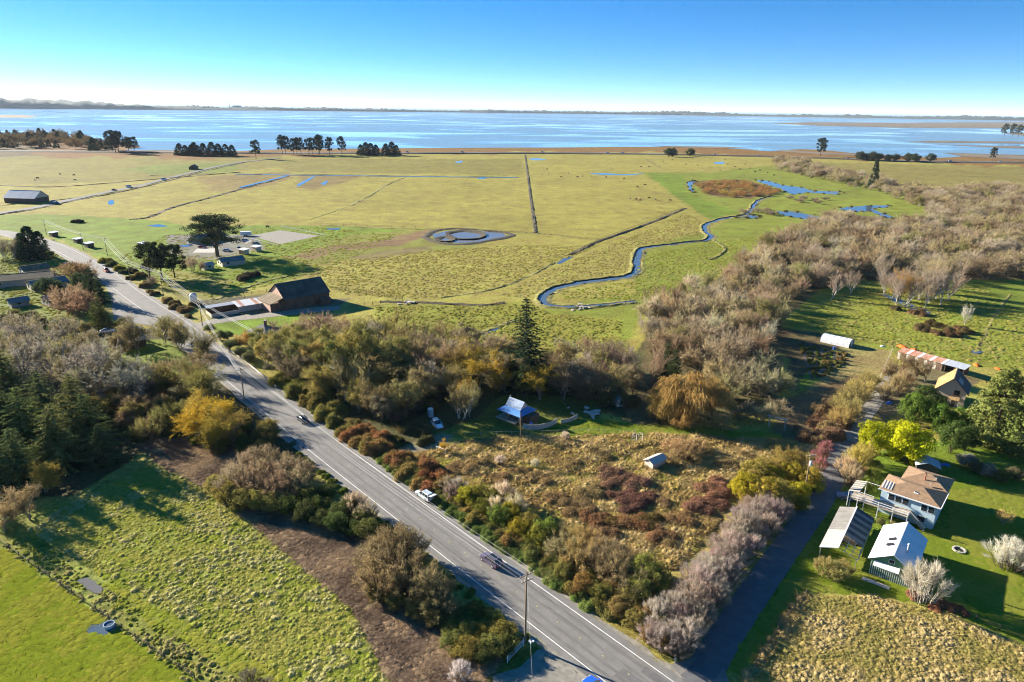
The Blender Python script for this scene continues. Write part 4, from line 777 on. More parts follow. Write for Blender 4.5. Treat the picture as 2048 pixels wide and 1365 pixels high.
row('shrub', [(935, 1012), (965, 1030), (1000, 1050), (960, 1005), (1035, 1075), (1075, 1090), (1095, 1080), (1060, 1062), (1020, 1040), (985, 1012)], (3.4, 4.4), [(.23, .20, .024), (.16, .155, .028), (.12, .15, .028), (.20, .16, .04)], 'yellow green leafy bush in the roadside hedge', 'yellow green bushes of the roadside hedge')
row('cane', [(1005, 1008, 5), (1030, 1030, 4.5), (990, 1030, 4)], 5, [(.36, .30, .20)], 'pale dry shrub rising out of the yellow green hedge', 'pale dry shrubs in the hedge')
row('caneleaf', [(1125, 1120, 5), (1160, 1135, 5.5), (1195, 1150, 5.5), (1230, 1165, 5.5), (1180, 1110, 5), (1215, 1125, 5), (1255, 1150, 5), (1145, 1095, 4.5), (1265, 1190, 5), (1110, 1090, 4)], 5, [(.20, .155, .08), (.22, .16, .06), (.165, .125, .065)], 'brown half bare shrub in the hedge below the rough lot', 'half bare shrubs below the rough lot', wide=1.1)
row('shrub', [(1285, 1165, 5), (1310, 1185, 4.6), (1275, 1200, 4.2)], 5, [(.145, .145, .036)], 'tall green bush near the corner of hedge and lane', 'tall green bushes near the hedge corner')
row('shrub', [(1130, 1160), (1165, 1185), (1200, 1205), (1235, 1230), (1270, 1255), (1300, 1280), (1180, 1170), (1220, 1195), (1255, 1220), (1290, 1245), (1330, 1270), (1325, 1300)], (2.6, 3.4), [(.15, .13, .036), (.185, .12, .036), (.125, .12, .03), (.20, .13, .045)], 'bronze and green bush on the bank above the road', 'bronze bushes on the road bank')
EDGE = [(868, 1018), (1330, 1338)]
for i in range(46):
    t = i / 45; p, a = road_at(28 + 62 * (1 - t), -2.7 - .5 * prs.rand()); plant('bramble', (p.x, p.y), prs.uniform(.7, 1.1), [(.12, .155, .04), (.105, .14, .036), (.14, .15, .045)][i % 3], 'low green bramble creeping along the asphalt edge', 'low brambles along the asphalt edge', px=False, wide=1.35)
for i in range(44):
    p, a = road_at(24 + 70 * i / 43, -4.6 - .9 * prs.rand()); plant('bramble', (p.x, p.y), prs.uniform(1.2, 1.9), [(.14, .145, .04), (.17, .14, .04), (.115, .125, .034), (.19, .13, .04)][i % 4], 'knee high bramble on the bank between verge and hedge, ' + ['olive', 'bronze', 'green', 'russet'][i % 4] + ' toned', 'bank brambles, ' + ['olive', 'bronze', 'green', 'russet'][i % 4], px=False, wide=1.1)
for i in range(40):
    p, a = road_at(66 + 75 * i / 39, -2.6 - .6 * prs.rand()); plant('bramble', (p.x, p.y), prs.uniform(.4, .75), (.13, .15, .034), 'low grass green bramble on the verge above the drive', 'low brambles on the upper verge', px=False, wide=1.2)
for i in range(30):
    p, a = road_at(30 + 75 * i / 29, 9.6 + .8 * prs.rand()); plant('bramble', (p.x, p.y), prs.uniform(.4, .8), (.125, .15, .03), 'low weedy clump on the left verge of the road', 'weedy clumps on the left verge', px=False, wide=1.1)
# --- grey pink hedge along the lane
HL = smooth_line(GP([(1368, 1318), (1415, 1240), (1470, 1160), (1525, 1085), (1572, 1030)]), 5); Hn = normals2(HL)
for k, (o, hh) in enumerate([(.2, 4.4), (2.6, 5.0), (5.0, 4.6)]):
    for i in range(0, len(HL), 1):
        if k == 2 and i % 2: continue
        p = HL[i] + Hn[i] * (o + prs.rand() * .8); plant('cane', (p[0], p[1]), hh * prs.uniform(.65, 1.1), [(.225, .18, .145), (.26, .215, .17), (.205, .155, .125)][prs.randint(3)], 'bare twiggy shrub in the lane hedge, ' + ['row beside the lane', 'middle row', 'row beside the rough lot'][k], 'lane hedge ' + ['outer row', 'middle row', 'inner row'][k], px=False, wide=1.1)
row('globe', [(1490, 1000), (1525, 1010), (1560, 1012), (1595, 1002), (1615, 978), (1508, 968), (1545, 972), (1580, 966)], (4.8, 6.2), [(.30, .245, .022), (.26, .20, .03), (.22, .18, .04)], 'bushy yellow tree in the clump beside the lane', 'yellow trees beside the lane', wide=1.0)
row('sparse', [(1535, 955, 6.5), (1570, 950, 7), (1600, 955, 6.5)], 6.5, [(.27, .20, .05)], 'half bare golden tree rising behind the yellow lane clump', 'half bare trees behind the lane clump', wide=1.2)
row('shrub', [(1478, 985, 3.4), (1495, 1010, 3.4), (1530, 1018, 3.2), (1600, 1020, 3), (1560, 1020, 3.2), (1625, 985, 3.4)], 3.4, [(.32, .26, .02), (.25, .20, .03)], 'low mustard yellow bush under the yellow lane trees', 'low yellow bushes beside the lane')
row('cane', [(1636, 925, 3.6), (1650, 908, 3.4), (1640, 940, 3)], 3.4, [(.22, .10, .085)], 'wine red twig shrub at the top of the lane', 'wine red shrubs at the lane')
# --- in the rough lot
row('bramble', [(1215, 950), (1240, 960), (1265, 968), (1225, 968)], (1.0, 1.4), [(.20, .115, .07)], 'reddish bramble patch north of the rust patch', 'reddish brambles in the lot', wide=1.9)
row('bramble', [(1235, 995), (1258, 1000), (1280, 1008), (1300, 1000), (1262, 1018)], (1.0, 1.4), [(.165, .085, .06)], 'wine red bramble patch in the rough lot', 'wine red brambles in the lot', wide=1.9)
row('bramble', [(1190, 1040), (1215, 1050), (1245, 1052), (1270, 1048), (1300, 1050), (1210, 1068), (1320, 1070)], (1.1, 1.6), [(.20, .105, .05), (.13, .085, .03), (.19, .12, .055)], 'rust orange bramble patch near the roadside hedge', 'rust brambles near the hedge', wide=1.8)
row('bramble', [(1420, 985), (1440, 975), (1432, 1000), (1400, 1015)], (1.2, 1.6), [(.23, .115, .07)], 'dull red bramble beside the yellow trees', 'dull red brambles by the yellow trees', wide=1.9)
row('bramble', [(1150, 1010), (1110, 1000), (1160, 1025), (1080, 960), (1040, 945), (1000, 960), (950, 930), (920, 940), (1180, 985), (1140, 930), (1330, 1010), (1360, 1040), (1200, 910), (1450, 930), (1500, 915), (1560, 905), (1320, 1080)], (.9, 1.3), [(.22, .15, .065)], 'tawny weed mound in the rough lot', 'tawny mounds in the lot', wide=2.0)
row('caneleaf', [(1345, 905, 3.6), (1370, 915, 4), (1395, 905, 3.4), (1350, 925, 3), (1385, 925, 3), (1368, 895, 3.2)], 3.6, [(.26, .185, .085), (.23, .155, .075)], 'wide straw brown shrub next to the weathered little shed', 'straw brown shrubs next to the little shed', wide=1.35)
row('cane', [(1130, 880, 2.2), (1000, 930, 2.4), (1070, 935, 2)], 2.2, [(.36, .31, .23)], 'small pale dead shrub in the dry lot', 'small pale shrubs in the lot')
plant('sparse', (884, 905), 3.4, (.34, .24, .035), 'small yellow sapling by the drive barrier', i=2)
# --- middle wood
row('olive', [(560, 745, 13), (600, 762, 14), (640, 772, 14.5), (672, 778, 15.5), (615, 735, 14), (655, 745, 15), (700, 760, 16), (740, 770, 15.5), (775, 770, 14.5), (800, 755, 13), (535, 735, 11), (585, 720, 13), (725, 735, 15), (520, 715, 10)], 14, [(.21, .185, .06), (.18, .165, .05), (.25, .20, .055), (.15, .145, .042)], 'tall olive leaved tree in the row above the road', 'olive leaved trees above the road', bark=(.33, .30, .25))
row('birch', [(290, 770, 10), (315, 775, 10), (340, 770, 10), (362, 765, 10)], 10, [(.19, .155, .08)], 'thin trunked bare tree in front of the hidden lawn', 'thin trees before the hidden lawn')
row('birch', [(688, 800, 15), (694, 802, 15), (728, 798, 14), (776, 838, 8), (770, 842, 6)], 14, [(.2, .17, .08)], 'pale slender trunk standing in front of the olive trees', 'pale trunks before the olive trees', bark=(.52, .47, .38))
row('spruce', [(786, 770, 14)], 14, [(.035, .05, .02)], 'thin dark ivy covered spire between olive trees', None, wide=.45)
row('alder', [(840, 770), (870, 790), (820, 745), (850, 735), (890, 765), (905, 740), (1000, 745), (1125, 800), (1155, 790), (1180, 780), (1210, 785), (1240, 770), (1100, 770), (1265, 760), (600, 690), (650, 685), (700, 690), (760, 700), (800, 705), (850, 700), (900, 705), (1130, 735), (1180, 735), (1225, 740)], (9.5, 12.5), [BROWN, GREY, (.185, .13, .08), (.165, .125, .085)], 'bare brown alder in the wood behind the blue roofed cabin', 'bare alders behind the cabin')
for x, y in scatter([(560, 752), (640, 775), (700, 790), (780, 800), (860, 800), (855, 838), (800, 842), (740, 850), (690, 835), (630, 800)], 6.5, 34): plant(('olive', 'sparse', 'olive', 'alder')[prs.randint(4)], (x, y), prs.uniform(8, 13), ((.20, .175, .06), (.18, .155, .065), (.23, .18, .055), (.17, .135, .08))[prs.randint(4)], 'leafy tree in the front rank of the middle wood', 'front rank of the middle wood', px=False, wide=1.05)
for x, y in scatter([(545, 735), (600, 690), (720, 680), (850, 710), (1010, 735), (1090, 745), (1240, 735), (1290, 760), (1270, 800), (1110, 795), (1030, 780), (940, 790), (850, 800), (760, 790), (640, 775)], 8.5, 33): plant(('alder', 'sparse', 'olive', 'willow', 'alder')[prs.randint(5)], (x, y), prs.uniform(8, 13.5), ((.20, .155, .09), (.21, .165, .07), (.18, .155, .055), (.25, .19, .075))[prs.randint(4)], 'autumn tree deep inside the middle wood', 'trees deep inside the middle wood', px=False, wide=1.2)
row('sparse', [(925, 770, 12), (960, 780, 12.5), (985, 770, 12), (940, 745, 12), (1010, 785, 11), (905, 800, 11), (935, 815, 10), (1080, 800, 11)], 12, [(.27, .19, .04), (.32, .21, .03), (.20, .165, .06)], 'golden autumn tree west of the blue roofed cabin', 'golden trees west of the cabin', wide=1.15)
row('birch', [(918, 838, 11), (925, 840, 12), (932, 838, 10.5), (940, 835, 11)], 11, [(.20, .17, .075)], 'slim white stemmed tree beside the white parked wagon', 'white stemmed trees beside the wagon', wide=1.1)
plant('spruce', (1050, 775), 26.5, (.034, .052, .022), 'tall dark spruce towering over the middle wood', wide=1.55, i=0)
row('lumpy', [(1050, 800, 12), (1085, 790, 11)], 12, [(.045, .06, .022)], 'dark evergreen mass under the tall spruce', 'evergreens under the spruce', wide=.8)
row('fir', [(1330, 770, 14), (1345, 778, 12)], 13, [(.05, .07, .024)], 'narrow dark fir beside the orange willow', 'narrow firs beside the willow', wide=.72)
plant('birch', (1302, 775), 17, (.22, .155, .10), 'tall thin bare larch beside the narrow firs', bark=(.26, .18, .12))
plant('weeping', (1380, 838), 13, (.30, .19, .06), 'broad orange weeping willow above the garden gateway', wide=1.4, i=0)
row('weeping', [(1330, 838, 9), (1425, 835, 9), (1365, 855, 6.5)], 7, [(.27, .18, .06)], 'smaller orange willow hanging at the big willow edge', 'smaller orange willows')
row('willow', [(1455, 800, 9), (1490, 790, 10), (1525, 790, 9), (1555, 780, 8), (1470, 765, 9), (1510, 760, 9.5), (1430, 770, 9), (1480, 840, 6), (1520, 845, 6), (1440, 855, 5), (1550, 830, 5)], 9, [(.25, .21, .10), (.21, .165, .10), (.23, .20, .12)], 'pale grey green willow between the orange willow and garden', 'pale willows near the garden', wide=1.15)
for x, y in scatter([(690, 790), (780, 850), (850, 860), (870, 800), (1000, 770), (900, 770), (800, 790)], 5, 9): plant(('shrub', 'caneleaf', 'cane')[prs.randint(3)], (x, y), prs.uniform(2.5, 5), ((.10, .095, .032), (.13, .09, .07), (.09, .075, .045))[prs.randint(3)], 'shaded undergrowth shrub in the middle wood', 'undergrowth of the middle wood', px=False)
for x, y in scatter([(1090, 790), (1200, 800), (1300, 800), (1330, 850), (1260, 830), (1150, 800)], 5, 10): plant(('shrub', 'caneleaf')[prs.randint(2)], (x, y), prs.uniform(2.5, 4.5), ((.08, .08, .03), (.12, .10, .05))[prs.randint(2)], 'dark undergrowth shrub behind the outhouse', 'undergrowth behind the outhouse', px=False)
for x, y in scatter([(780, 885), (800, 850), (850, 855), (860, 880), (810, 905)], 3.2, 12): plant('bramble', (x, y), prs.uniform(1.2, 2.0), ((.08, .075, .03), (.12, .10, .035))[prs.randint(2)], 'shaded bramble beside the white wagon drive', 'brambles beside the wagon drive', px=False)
# --- bare woodland on the right
lab = {'alder': 'bare grey alder in the great bare woodland', 'willow': 'bushy brown willow in the great bare woodland', 'birch': 'slim pale trunk in the great bare woodland', 'sparse': 'half leafed olive tree in the great bare woodland'}
mixA = [('willow', (.215, .165, .10)), ('willow', (.25, .205, .11)), ('alder', (.235, .18, .115)), ('alder', (.29, .24, .165)), ('willow', (.18, .13, .075)), ('sparse', (.22, .195, .075)), ('birch', (.27, .24, .17))]
rest = wood([(1290, 700), (1295, 640), (1340, 600), (1440, 570), (1500, 520), (1570, 480), (1660, 445), (1740, 455), (1800, 460), (1860, 450), (1850, 500), (1760, 540), (1640, 575), (1560, 630), (1540, 680), (1530, 730), (1440, 750), (1340, 745)], 6.3, mixA, (4.5, 13.5), lab, 'great bare woodland', 21, 1.0, 330)
rest2 = scatter([(1860, 450), (1850, 400), (1950, 385), (2300, 380), (2300, 565), (2020, 560), (1850, 560), (1760, 540), (1850, 500)], 8.5, 22)
rest3 = scatter([(1545, 318), (1630, 330), (1660, 345), (1760, 365), (1850, 385), (1960, 380), (2300, 372), (2300, 395), (1960, 400), (1840, 415), (1750, 385), (1640, 362), (1560, 345)], 13, 23)
ALL = np.concatenate([rest, rest2, rest3]); rs = np.random.RandomState(5); kk = rs.randint(0, 6, len(ALL)); hh = rs.uniform(4.5, 13, len(ALL)); sets = []
for k in range(6):
    kind, c = mixA[k]; tr, cr, h0 = KIND[kind][k % len(KIND[kind])]; m = kk == k; xyz = np.concatenate([ALL[m], np.zeros((m.sum(), 1))], 1); rz = rs.rand(m.sum()) * 6.28; sc = np.stack([hh[m] / h0 * 1.25, hh[m] / h0 * 1.25, hh[m] / h0], 1)
    sets += [(fixed_mesh(cr, c), c, xyz, rz, sc), (fixed_mesh(tr, (.24, .20, .15)), (.24, .20, .15), xyz, rz, sc)]
stuff_instances('bare_woodland', 'far part of the bare brown woodland that reads as one mass', sets)
for x, y in scatter([(1390, 370), (1440, 362), (1500, 366), (1560, 384), (1540, 394), (1470, 396), (1410, 390)], 8.5, 61): plant('willow', (x, y), prs.uniform(2.6, 4.4), [(.25, .14, .05), (.21, .13, .055), (.23, .17, .05)][prs.randint(3)], 'dense rusty thicket plant covering the pond island', 'thicket of the pond island', px=False, wide=1.6)
for k, p in enumerate(POOLS[:5]):
    e = blob(p, 4); c = e.mean(0)
    for q in e[::2]: v = q + (q - c) / np.linalg.norm(q - c) * prs.uniform(.5, 2.5); plant('bramble', (v[0], v[1]), prs.uniform(.6, 1.1), (.16, .13, .045), 'clump of brown reeds at the edge of a wetland pool', 'reed clumps at the wetland pools', px=False, wide=1.2)
row('birch', [(1785, 600), (1800, 590), (1815, 605), (1835, 600), (1850, 615), (1865, 600), (1880, 610), (1895, 590), (1760, 560), (1740, 545), (1905, 565), (1930, 555), (1870, 585), (1700, 590), (1660, 600), (1640, 575), (1792, 610), (1808, 612), (1825, 596), (1842, 592), (1858, 606), (1872, 598), (1888, 602), (1820, 580), (1845, 580), (1770, 590), (1862, 575), (1900, 600)], (12, 16), [(.24, .19, .13), (.22, .175, .12)], 'slender bare birch standing in the wet meadow clump', 'bare birches of the wet meadow', wide=1.25)
plant('sparse', (1798, 602), 14, (.36, .21, .06), 'tall orange topped tree at the wet meadow clump', i=0)
plant('birch', (1930, 650), 9, (.4, .36, .3), 'leaning dead white birch beyond the dark bramble hummock', i=1, bark=(.5, .46, .4))
row('bramble', [(1845, 660), (1870, 668), (1895, 665), (1915, 660), (1880, 655), (1905, 672), (1860, 650), (1825, 628), (1790, 620), (1840, 630), (1930, 665)], (1.6, 2.4), [(.11, .085, .035), (.145, .09, .045)], 'brown bramble hummock in the right hand meadow', 'bramble hummocks in the meadow')
row('bramble', [(1690, 560), (1720, 555), (1740, 560), (1905, 540), (1925, 545), (1950, 548)], (1.6, 2.2), [(.10, .07, .035)], 'dark bramble at the birch wood edge', 'brambles at the birch wood edge')
for pts, lb in (([(1400, 375), (1420, 372), (1445, 375), (1470, 378), (1500, 380), (1525, 385), (1440, 385), (1475, 390), (1510, 392), (1545, 388), (1415, 383), (1495, 372), (1460, 370), (1530, 376), (1430, 368), (1555, 384)], 'low russet willow scrub on the pond island'), ([(1580, 398), (1605, 400), (1630, 402), (1650, 400), (1600, 405), (1635, 408)], 'grey willow scrub beside the wetland pools'), ([(1490, 428), (1510, 425), (1530, 427), (1545, 431)], 'low brown scrub at the creek head')):
    for p in pts: plant('willow', p, prs.uniform(3.6, 5.6), (.24, .135, .05) if 'russet' in lb else (.17, .125, .09), lb, lb + 's', 1.9)
# --- around the houses on the right
row('globe', [(1745, 905, 8), (1815, 925, 10.5), (1790, 915, 9)], 9, [(.27, .30, .012), (.33, .33, .012)], 'vivid yellow green conifer bush above the brown roofed house', 'yellow green conifers above the house', wide=.95)
row('globe', [(1825, 850, 9), (1850, 840, 10), (1872, 838, 7), (1915, 868, 7), (1900, 905, 8), (1930, 900, 7), (1875, 865, 8)], 9, [(.085, .13, .02), (.06, .09, .02), (.05, .075, .02)], 'dark glossy evergreen between the two right hand houses', 'dark evergreens between the houses', wide=.8)
plant('cedar', (1985, 885), 19, (.11, .13, .030), 'huge lumpy green conifer right of the brown shingled house', wide=1.2, i=0); plant('cedar', (2050, 905), 18, (.095, .115, .028), 'second great green conifer at the lawn edge', wide=1.3, i=1)
row('cane', [(1790, 790, 6), (1805, 780, 6), (1770, 800, 5)], 6, [(.24, .19, .09)], 'twiggy hedge shrub before the rusty shed', 'twig shrubs before the rusty shed')
row('sparse', [(1780, 762, 8), (1800, 752, 8), (1830, 760, 8.5), (1850, 765, 7.5)], 8, [(.21, .16, .085)], 'thin young birch beside the rusty long shed', 'young birches beside the rusty shed')
row('caneleaf', [(1690, 830, 6), (1705, 815, 6.5), (1720, 795, 6), (1735, 775, 5), (1680, 850, 5), (1700, 845, 5.5)], 6, [(.24, .19, .065), (.21, .165, .06)], 'yellow olive hedge tree beside the gravel track', 'hedge trees beside the track', wide=1.1)
for x, y in scatter([(1590, 860), (1640, 810), (1690, 800), (1680, 860), (1650, 900), (1600, 895)], 3.4, 14): plant(('bramble', 'cane', 'bramble')[prs.randint(3)], (x, y), prs.uniform(1.4, 2.6), ((.19, .115, .06), (.15, .10, .055), (.22, .15, .075))[prs.randint(3)], 'brown weedy bush in the plot above the lane end', 'brown bushes above the lane end', px=False)
row('cane', [(1690, 955, 5), (1710, 940, 5.5), (1700, 970, 4.5), (1725, 925, 5)], 5, [(.30, .22, .13), (.30, .23, .06)], 'straw coloured ornamental shrub at the parking corner', 'straw shrubs at the parking corner')
row('shrub', [(1735, 985, 3.5), (1745, 965, 3.5), (1750, 945, 3)], 3.4, [(.17, .18, .03)], 'bright green garden bush beside the pergola', 'garden bushes beside the pergola', wide=.8)
row('caneleaf', [(1648, 1150, 3.4), (1668, 1158, 3.4), (1685, 1150, 3)], 3.4, [(.20, .165, .06)], 'olive shrub at the open end of the carport', 'olive shrubs at the carport')
row('cane', [(1845, 1200, 7.2)], 7, [(.32, .285, .215)], 'large bare rounded tree at the green shed corner', None, wide=1.0, bark=(.42, .37, .30))
row('cane', [(2015, 1135, 5.4), (2040, 1140, 5)], 5.4, [(.42, .38, .30)], 'pale bare fruit tree on the leaf strewn lawn', 'pale fruit trees on the lawn', wide=1.35)
plant('birch', (2006, 1052), 4.2, (.34, .25, .10), 'small thin fruit tree on the open lawn', wide=1.7, bark=(.3, .26, .2))
row('cane', [(2036, 905, 4.5)], 4.5, [(.42, .37, .32)], 'white bare shrub at the far edge of the lawn', None, wide=1.2)
row('shrub', [(1950, 945, 3), (1975, 955, 3), (2000, 965, 3), (2030, 960, 3), (1930, 935, 3.5)], 3, [(.10, .09, .045), (.20, .18, .14), (.09, .10, .03)], 'shaded garden shrub along the upper lawn', 'garden shrubs along the upper lawn')
row('bramble', [(1880, 1210), (1900, 1218), (1925, 1225), (1870, 1220), (1830, 1195)], (.7, 1.0), [(.21, .10, .055)], 'reddish ground weeds along the dry field edge', 'reddish weeds along the field edge')
row('shrub', [(1760, 1050, 1.4), (1785, 1055, 1.3), (1800, 1060, 1.2)], 1.3, [(.17, .15, .06)], 'small border plant below the deck', 'border plants below the deck')
# --- left settlement
plant('cypress', (435, 513), 22.5, (.034, .047, .024), 'great spreading dark cypress above the farm yard', i=0)
row('pine', [(300, 555, 16), (325, 560, 17), (350, 556, 15.5)], 16, [(.036, .050, .022)], 'dark pine with bare lower branches beside the road farm', 'pines beside the road farm', wide=1.0)
row('alder', [(385, 548, 9), (372, 540, 8), (305, 575, 6), (400, 545, 6)], 8, [(.19, .145, .10)], 'bare brown yard tree below the cypress', 'bare yard trees below the cypress')
row('cedar', [(65, 520, 17), (84, 518, 14), (50, 517, 13)], 14, [(.035, .052, .026)], 'dense blue black conifer by the road bend', 'dense conifers by the road bend', wide=1.25)
row('birch', [(12, 520, 13), (22, 522, 14), (34, 520, 12), (5, 515, 12), (-10, 518, 13)], 13, [(.17, .14, .10)], 'tall spindly bare tree beside the road bend conifers', 'spindly trees beside the conifers')
row('fir', [(188, 600, 14), (203, 608, 12), (176, 596, 10)], 11, [(.045, .062, .028)], 'slim grey green spruce at the pull out', 'slim spruces at the pull out', wide=.85)
row('fir', [(205, 658, 12.5), (192, 652, 9), (222, 660, 6)], 10, [(.085, .095, .03)], 'olive green fir at the lower corner of the pull out', 'olive firs at the pull out', wide=.8)
row('willow', [(150, 622, 10.5), (138, 614, 9.5), (160, 632, 9)], 9, [(.20, .13, .075)], 'round brown tree covering the small house', 'round brown trees by the small house', wide=1.25)
row('willow', [(165, 556, 9), (148, 560, 8), (180, 562, 8)], 7, [(.19, .125, .06)], 'round russet tree by the upper pull out', 'round russet trees by the pull out', wide=1.2)
row('globe', [(165, 580, 8), (88, 590, 7.2), (110, 590, 7), (178, 590, 6)], 6, [(.05, .07, .028)], 'round dark laurel bush among the left houses', 'laurel bushes among the houses')
row('shrub', [(30, 640, 4), (10, 650, 4), (65, 640, 3.5), (115, 665, 4), (80, 650, 4), (50, 645, 4), (170, 665, 3.5), (130, 655, 3.5), (245, 650, 2.6), (235, 655, 2.5)], 4, [(.14, .13, .05), (.10, .11, .035)], 'garden bush below the left houses', 'garden bushes below the left houses')
row('bramble', [(265, 545, 2.4), (280, 555, 2.4), (240, 540, 2.2), (225, 532, 2.4), (300, 570, 2), (210, 525, 2.4), (235, 548, 1.6), (255, 560, 1.6)], 2, [(.06, .07, .03), (.13, .10, .04), (.17, .15, .03)], 'clipped hedge bush on the farm side of the road', 'hedge bushes on the farm side')
row('bramble', [(290, 575), (310, 590), (330, 605), (345, 618), (360, 625), (375, 635), (300, 585), (350, 610), (375, 620), (390, 612)], (1.2, 2.2), [(.15, .11, .05), (.12, .09, .04)], 'brown bramble on the bank beside the silo', 'brambles on the silo bank')
row('shrub', [(420, 665, 3), (440, 680, 3.5), (460, 700, 3.5), (480, 715, 3.5), (455, 680, 3.2), (500, 725, 3.6), (475, 695, 3)], 3.4, [(.11, .125, .05), (.13, .14, .06)], 'pale green bush behind the guard rail', 'bushes behind the guard rail')
row('willow', [(490, 690, 5), (500, 685, 5)], 5, [(.24, .15, .05)], 'round orange brown tree beside the farmhouse', 'orange trees beside the farmhouse', wide=1.1)
row('willow', [(560, 680, 8), (590, 680, 8.5), (620, 672, 8), (650, 668, 8), (680, 668, 8), (700, 672, 7), (640, 690, 9), (580, 700, 9), (545, 705, 8), (670, 690, 9), (610, 700, 9)], 8, [(.19, .15, .085), (.22, .16, .06), (.18, .13, .08)], 'bare olive brown tree between barn and road', 'bare trees between barn and road')
row('bramble', [(495, 556), (505, 553), (486, 560), (150, 446), (160, 445)], (2.0, 2.6), [(.06, .05, .03)], 'dark heap of brush in the pasture', 'brush heaps in the pasture')
# --- far trees
row('pine', [(572, 309), (588, 311), (602, 311), (618, 311), (638, 311), (660, 311), (640, 309), (625, 309), (565, 309), (684, 310), (594, 309)], (26, 32), [(.026, .036, .02)], 'dark pine in the far row on the bay shore', 'far shore pine row', wide=.75)
row('cedar', [(360, 311), (372, 312), (384, 312), (396, 312), (408, 312), (425, 312), (438, 312), (452, 312), (465, 312), (390, 311)], (16, 21), [(.03, .042, .022)], 'small dark conifer in the windbreak left of the lone tree', 'windbreak conifers on the shore', wide=1.6)
plant('pine', (512, 318), 27, (.035, .046, .024), 'lone rounded tree at the end of the country road', wide=.8, i=1)
row('cedar', [(722, 310), (732, 311), (742, 311), (752, 311), (772, 311), (784, 311), (793, 311)], (16, 22), [(.028, .04, .022)], 'dark conifer in the clump by the highway', 'conifer clump by the highway', wide=1.6)
row('pine', [(225, 304, 34), (238, 306, 34), (258, 304, 24), (270, 304, 24), (232, 307, 30)], 30, [(.028, .036, .022)], 'dark pine on the point by the bay', 'pines on the point', wide=.85)
row('pine', [(1640, 313, 32)], 30, [(.03, .042, .022)], 'lone dark pine rising over the right marsh', None, wide=.95)
plant('cedar', (1745, 376), 30, (.03, .042, .02), 'isolated dark conifer in the far bare woodland', wide=.55, i=0)
row('shrub', [(1720, 321), (1732, 321), (1745, 322), (1758, 322), (1775, 323), (1790, 323), (1815, 324), (1830, 325), (1345, 314), (1338, 314), (1860, 324), (1380, 313)], (11, 15), [(.04, .05, .024)], 'dark shore bush beside the highway', 'shore bushes beside the highway', wide=1.0)
row('pine', [(1985, 322, 22), (2008, 274, 45), (2024, 274, 45), (2036, 274, 42)], 22, [(.035, .045, .024)], 'windswept pine on the right shore', 'windswept pines on the right shore', wide=.8)
P = scatter([(-250, 276), (130, 274), (215, 288), (270, 297), (200, 303), (60, 298), (-250, 305)], 30, 41); rs = np.random.RandomState(6); sets = []
for k, (kind, c) in enumerate([('willow', (.075, .06, .035)), ('cedar', (.035, .045, .025)), ('willow', (.10, .07, .035))]):
    m = (np.arange(len(P)) % 3) == k; h0 = KIND[kind][0][2]; sc = rs.uniform(12, 22, m.sum()) / h0; xyz = np.concatenate([P[m], np.zeros((m.sum(), 1))], 1); sets.append((fixed_mesh(KIND[kind][0][1], c), c, xyz, rs.rand(m.sum()) * 6, np.stack([sc * 1.2, sc * 1.2, sc], 1)))
stuff_instances('shore_wood', 'dark brown wood along the far left bay shore', sets)

# ================================================================== BUILDINGS
mat('blue_wall', (.42, .53, .57), .7, var=.06, vscale=.8); mat('white_trim', (.72, .71, .67), .6); mat('brown_shingle', (.26, .165, .095), .9, var=.22, vscale=1.6, bump=.5, bscale=14)
mat('glass', (.02, .028, .035), .08, spec=.6); mat('dark_wood', (.10, .075, .05), .85, var=.3, vscale=1.5); mat('deck_wood', (.40, .33, .25), .8, var=.15, vscale=3, stretch=(.2, 3, 1))
mat('solar', (.07, .10, .16), .25, spec=.6); mat('solar_light', (.55, .52, .44), .5); mat('grey_board', (.40, .37, .32), .85, var=.2, vscale=1.2, stretch=(1, 1, .15))
mat('poly_light', (.42, .37, .29), .6, var=.10, vscale=.6); mat('poly_dark', (.20, .185, .16), .65, var=.22, vscale=.5); mat('white_metal', (.62, .63, .64), .38, metal=.0, var=.05, vscale=.5, spec=.5)
mat('black', (.015, .015, .017), .6); mat('green_board', (.06, .17, .10), .8, var=.15, vscale=2); mat('white_tin', (.66, .64, .60), .5, var=.08); mat('cream', (.52, .43, .30), .8, var=.08, vscale=.7)
mat('tan_wall', (.46, .37, .29), .85, var=.08, vscale=.8); mat('moss_shingle', (.30, .19, .08), .95, var=.3, vscale=.9, bump=.5, bscale=10); mat('dark_shingle', (.075, .07, .068), .9, var=.2, vscale=1.5, bump=.4, bscale=12)
mat('rust', (.38, .115, .045), .85, var=.35, vscale=.7, col2=(.50, .34, .25)); mat('tin', (.40, .42, .44), .45, var=.14, vscale=.8); mat('plastic_film', (.66, .67, .68), .35, var=.06, vscale=.6)
mat('blue_tin', (.045, .16, .40), .45, var=.2, vscale=.9, col2=(.10, .24, .46)); mat('worn_blue', (.10, .19, .34), .55, var=.3, vscale=1.2, col2=(.28, .33, .40)); mat('weathered', (.48, .43, .36), .85, var=.22, vscale=1.5, stretch=(3, 3, .4))
mat('barn_board', (.135, .088, .062), .9, var=.32, vscale=.8, stretch=(2.5, 2.5, .25)); mat('barn_roof', (.032, .040, .034), .85, var=.5, vscale=.25, col2=(.10, .115, .085)); mat('barn_board_lit', (.46, .30, .22), .85, var=.2, vscale=.9, stretch=(2, 2, .3)); mat('moss_roof', (.165, .125, .070), .9, var=.3, vscale=.6)  # pink boards: barn boards made paler, sunlight on the gable end painted into the colour
mat('grey_shingle', (.19, .18, .165), .9, var=.14, vscale=.8); mat('grey_wall', (.26, .25, .22), .85, var=.1); mat('brick', (.30, .12, .08), .9, var=.2, vscale=4); mat('tank_blue', (.36, .45, .52), .5, var=.08); mat('galv', (.45, .46, .46), .45, var=.1)
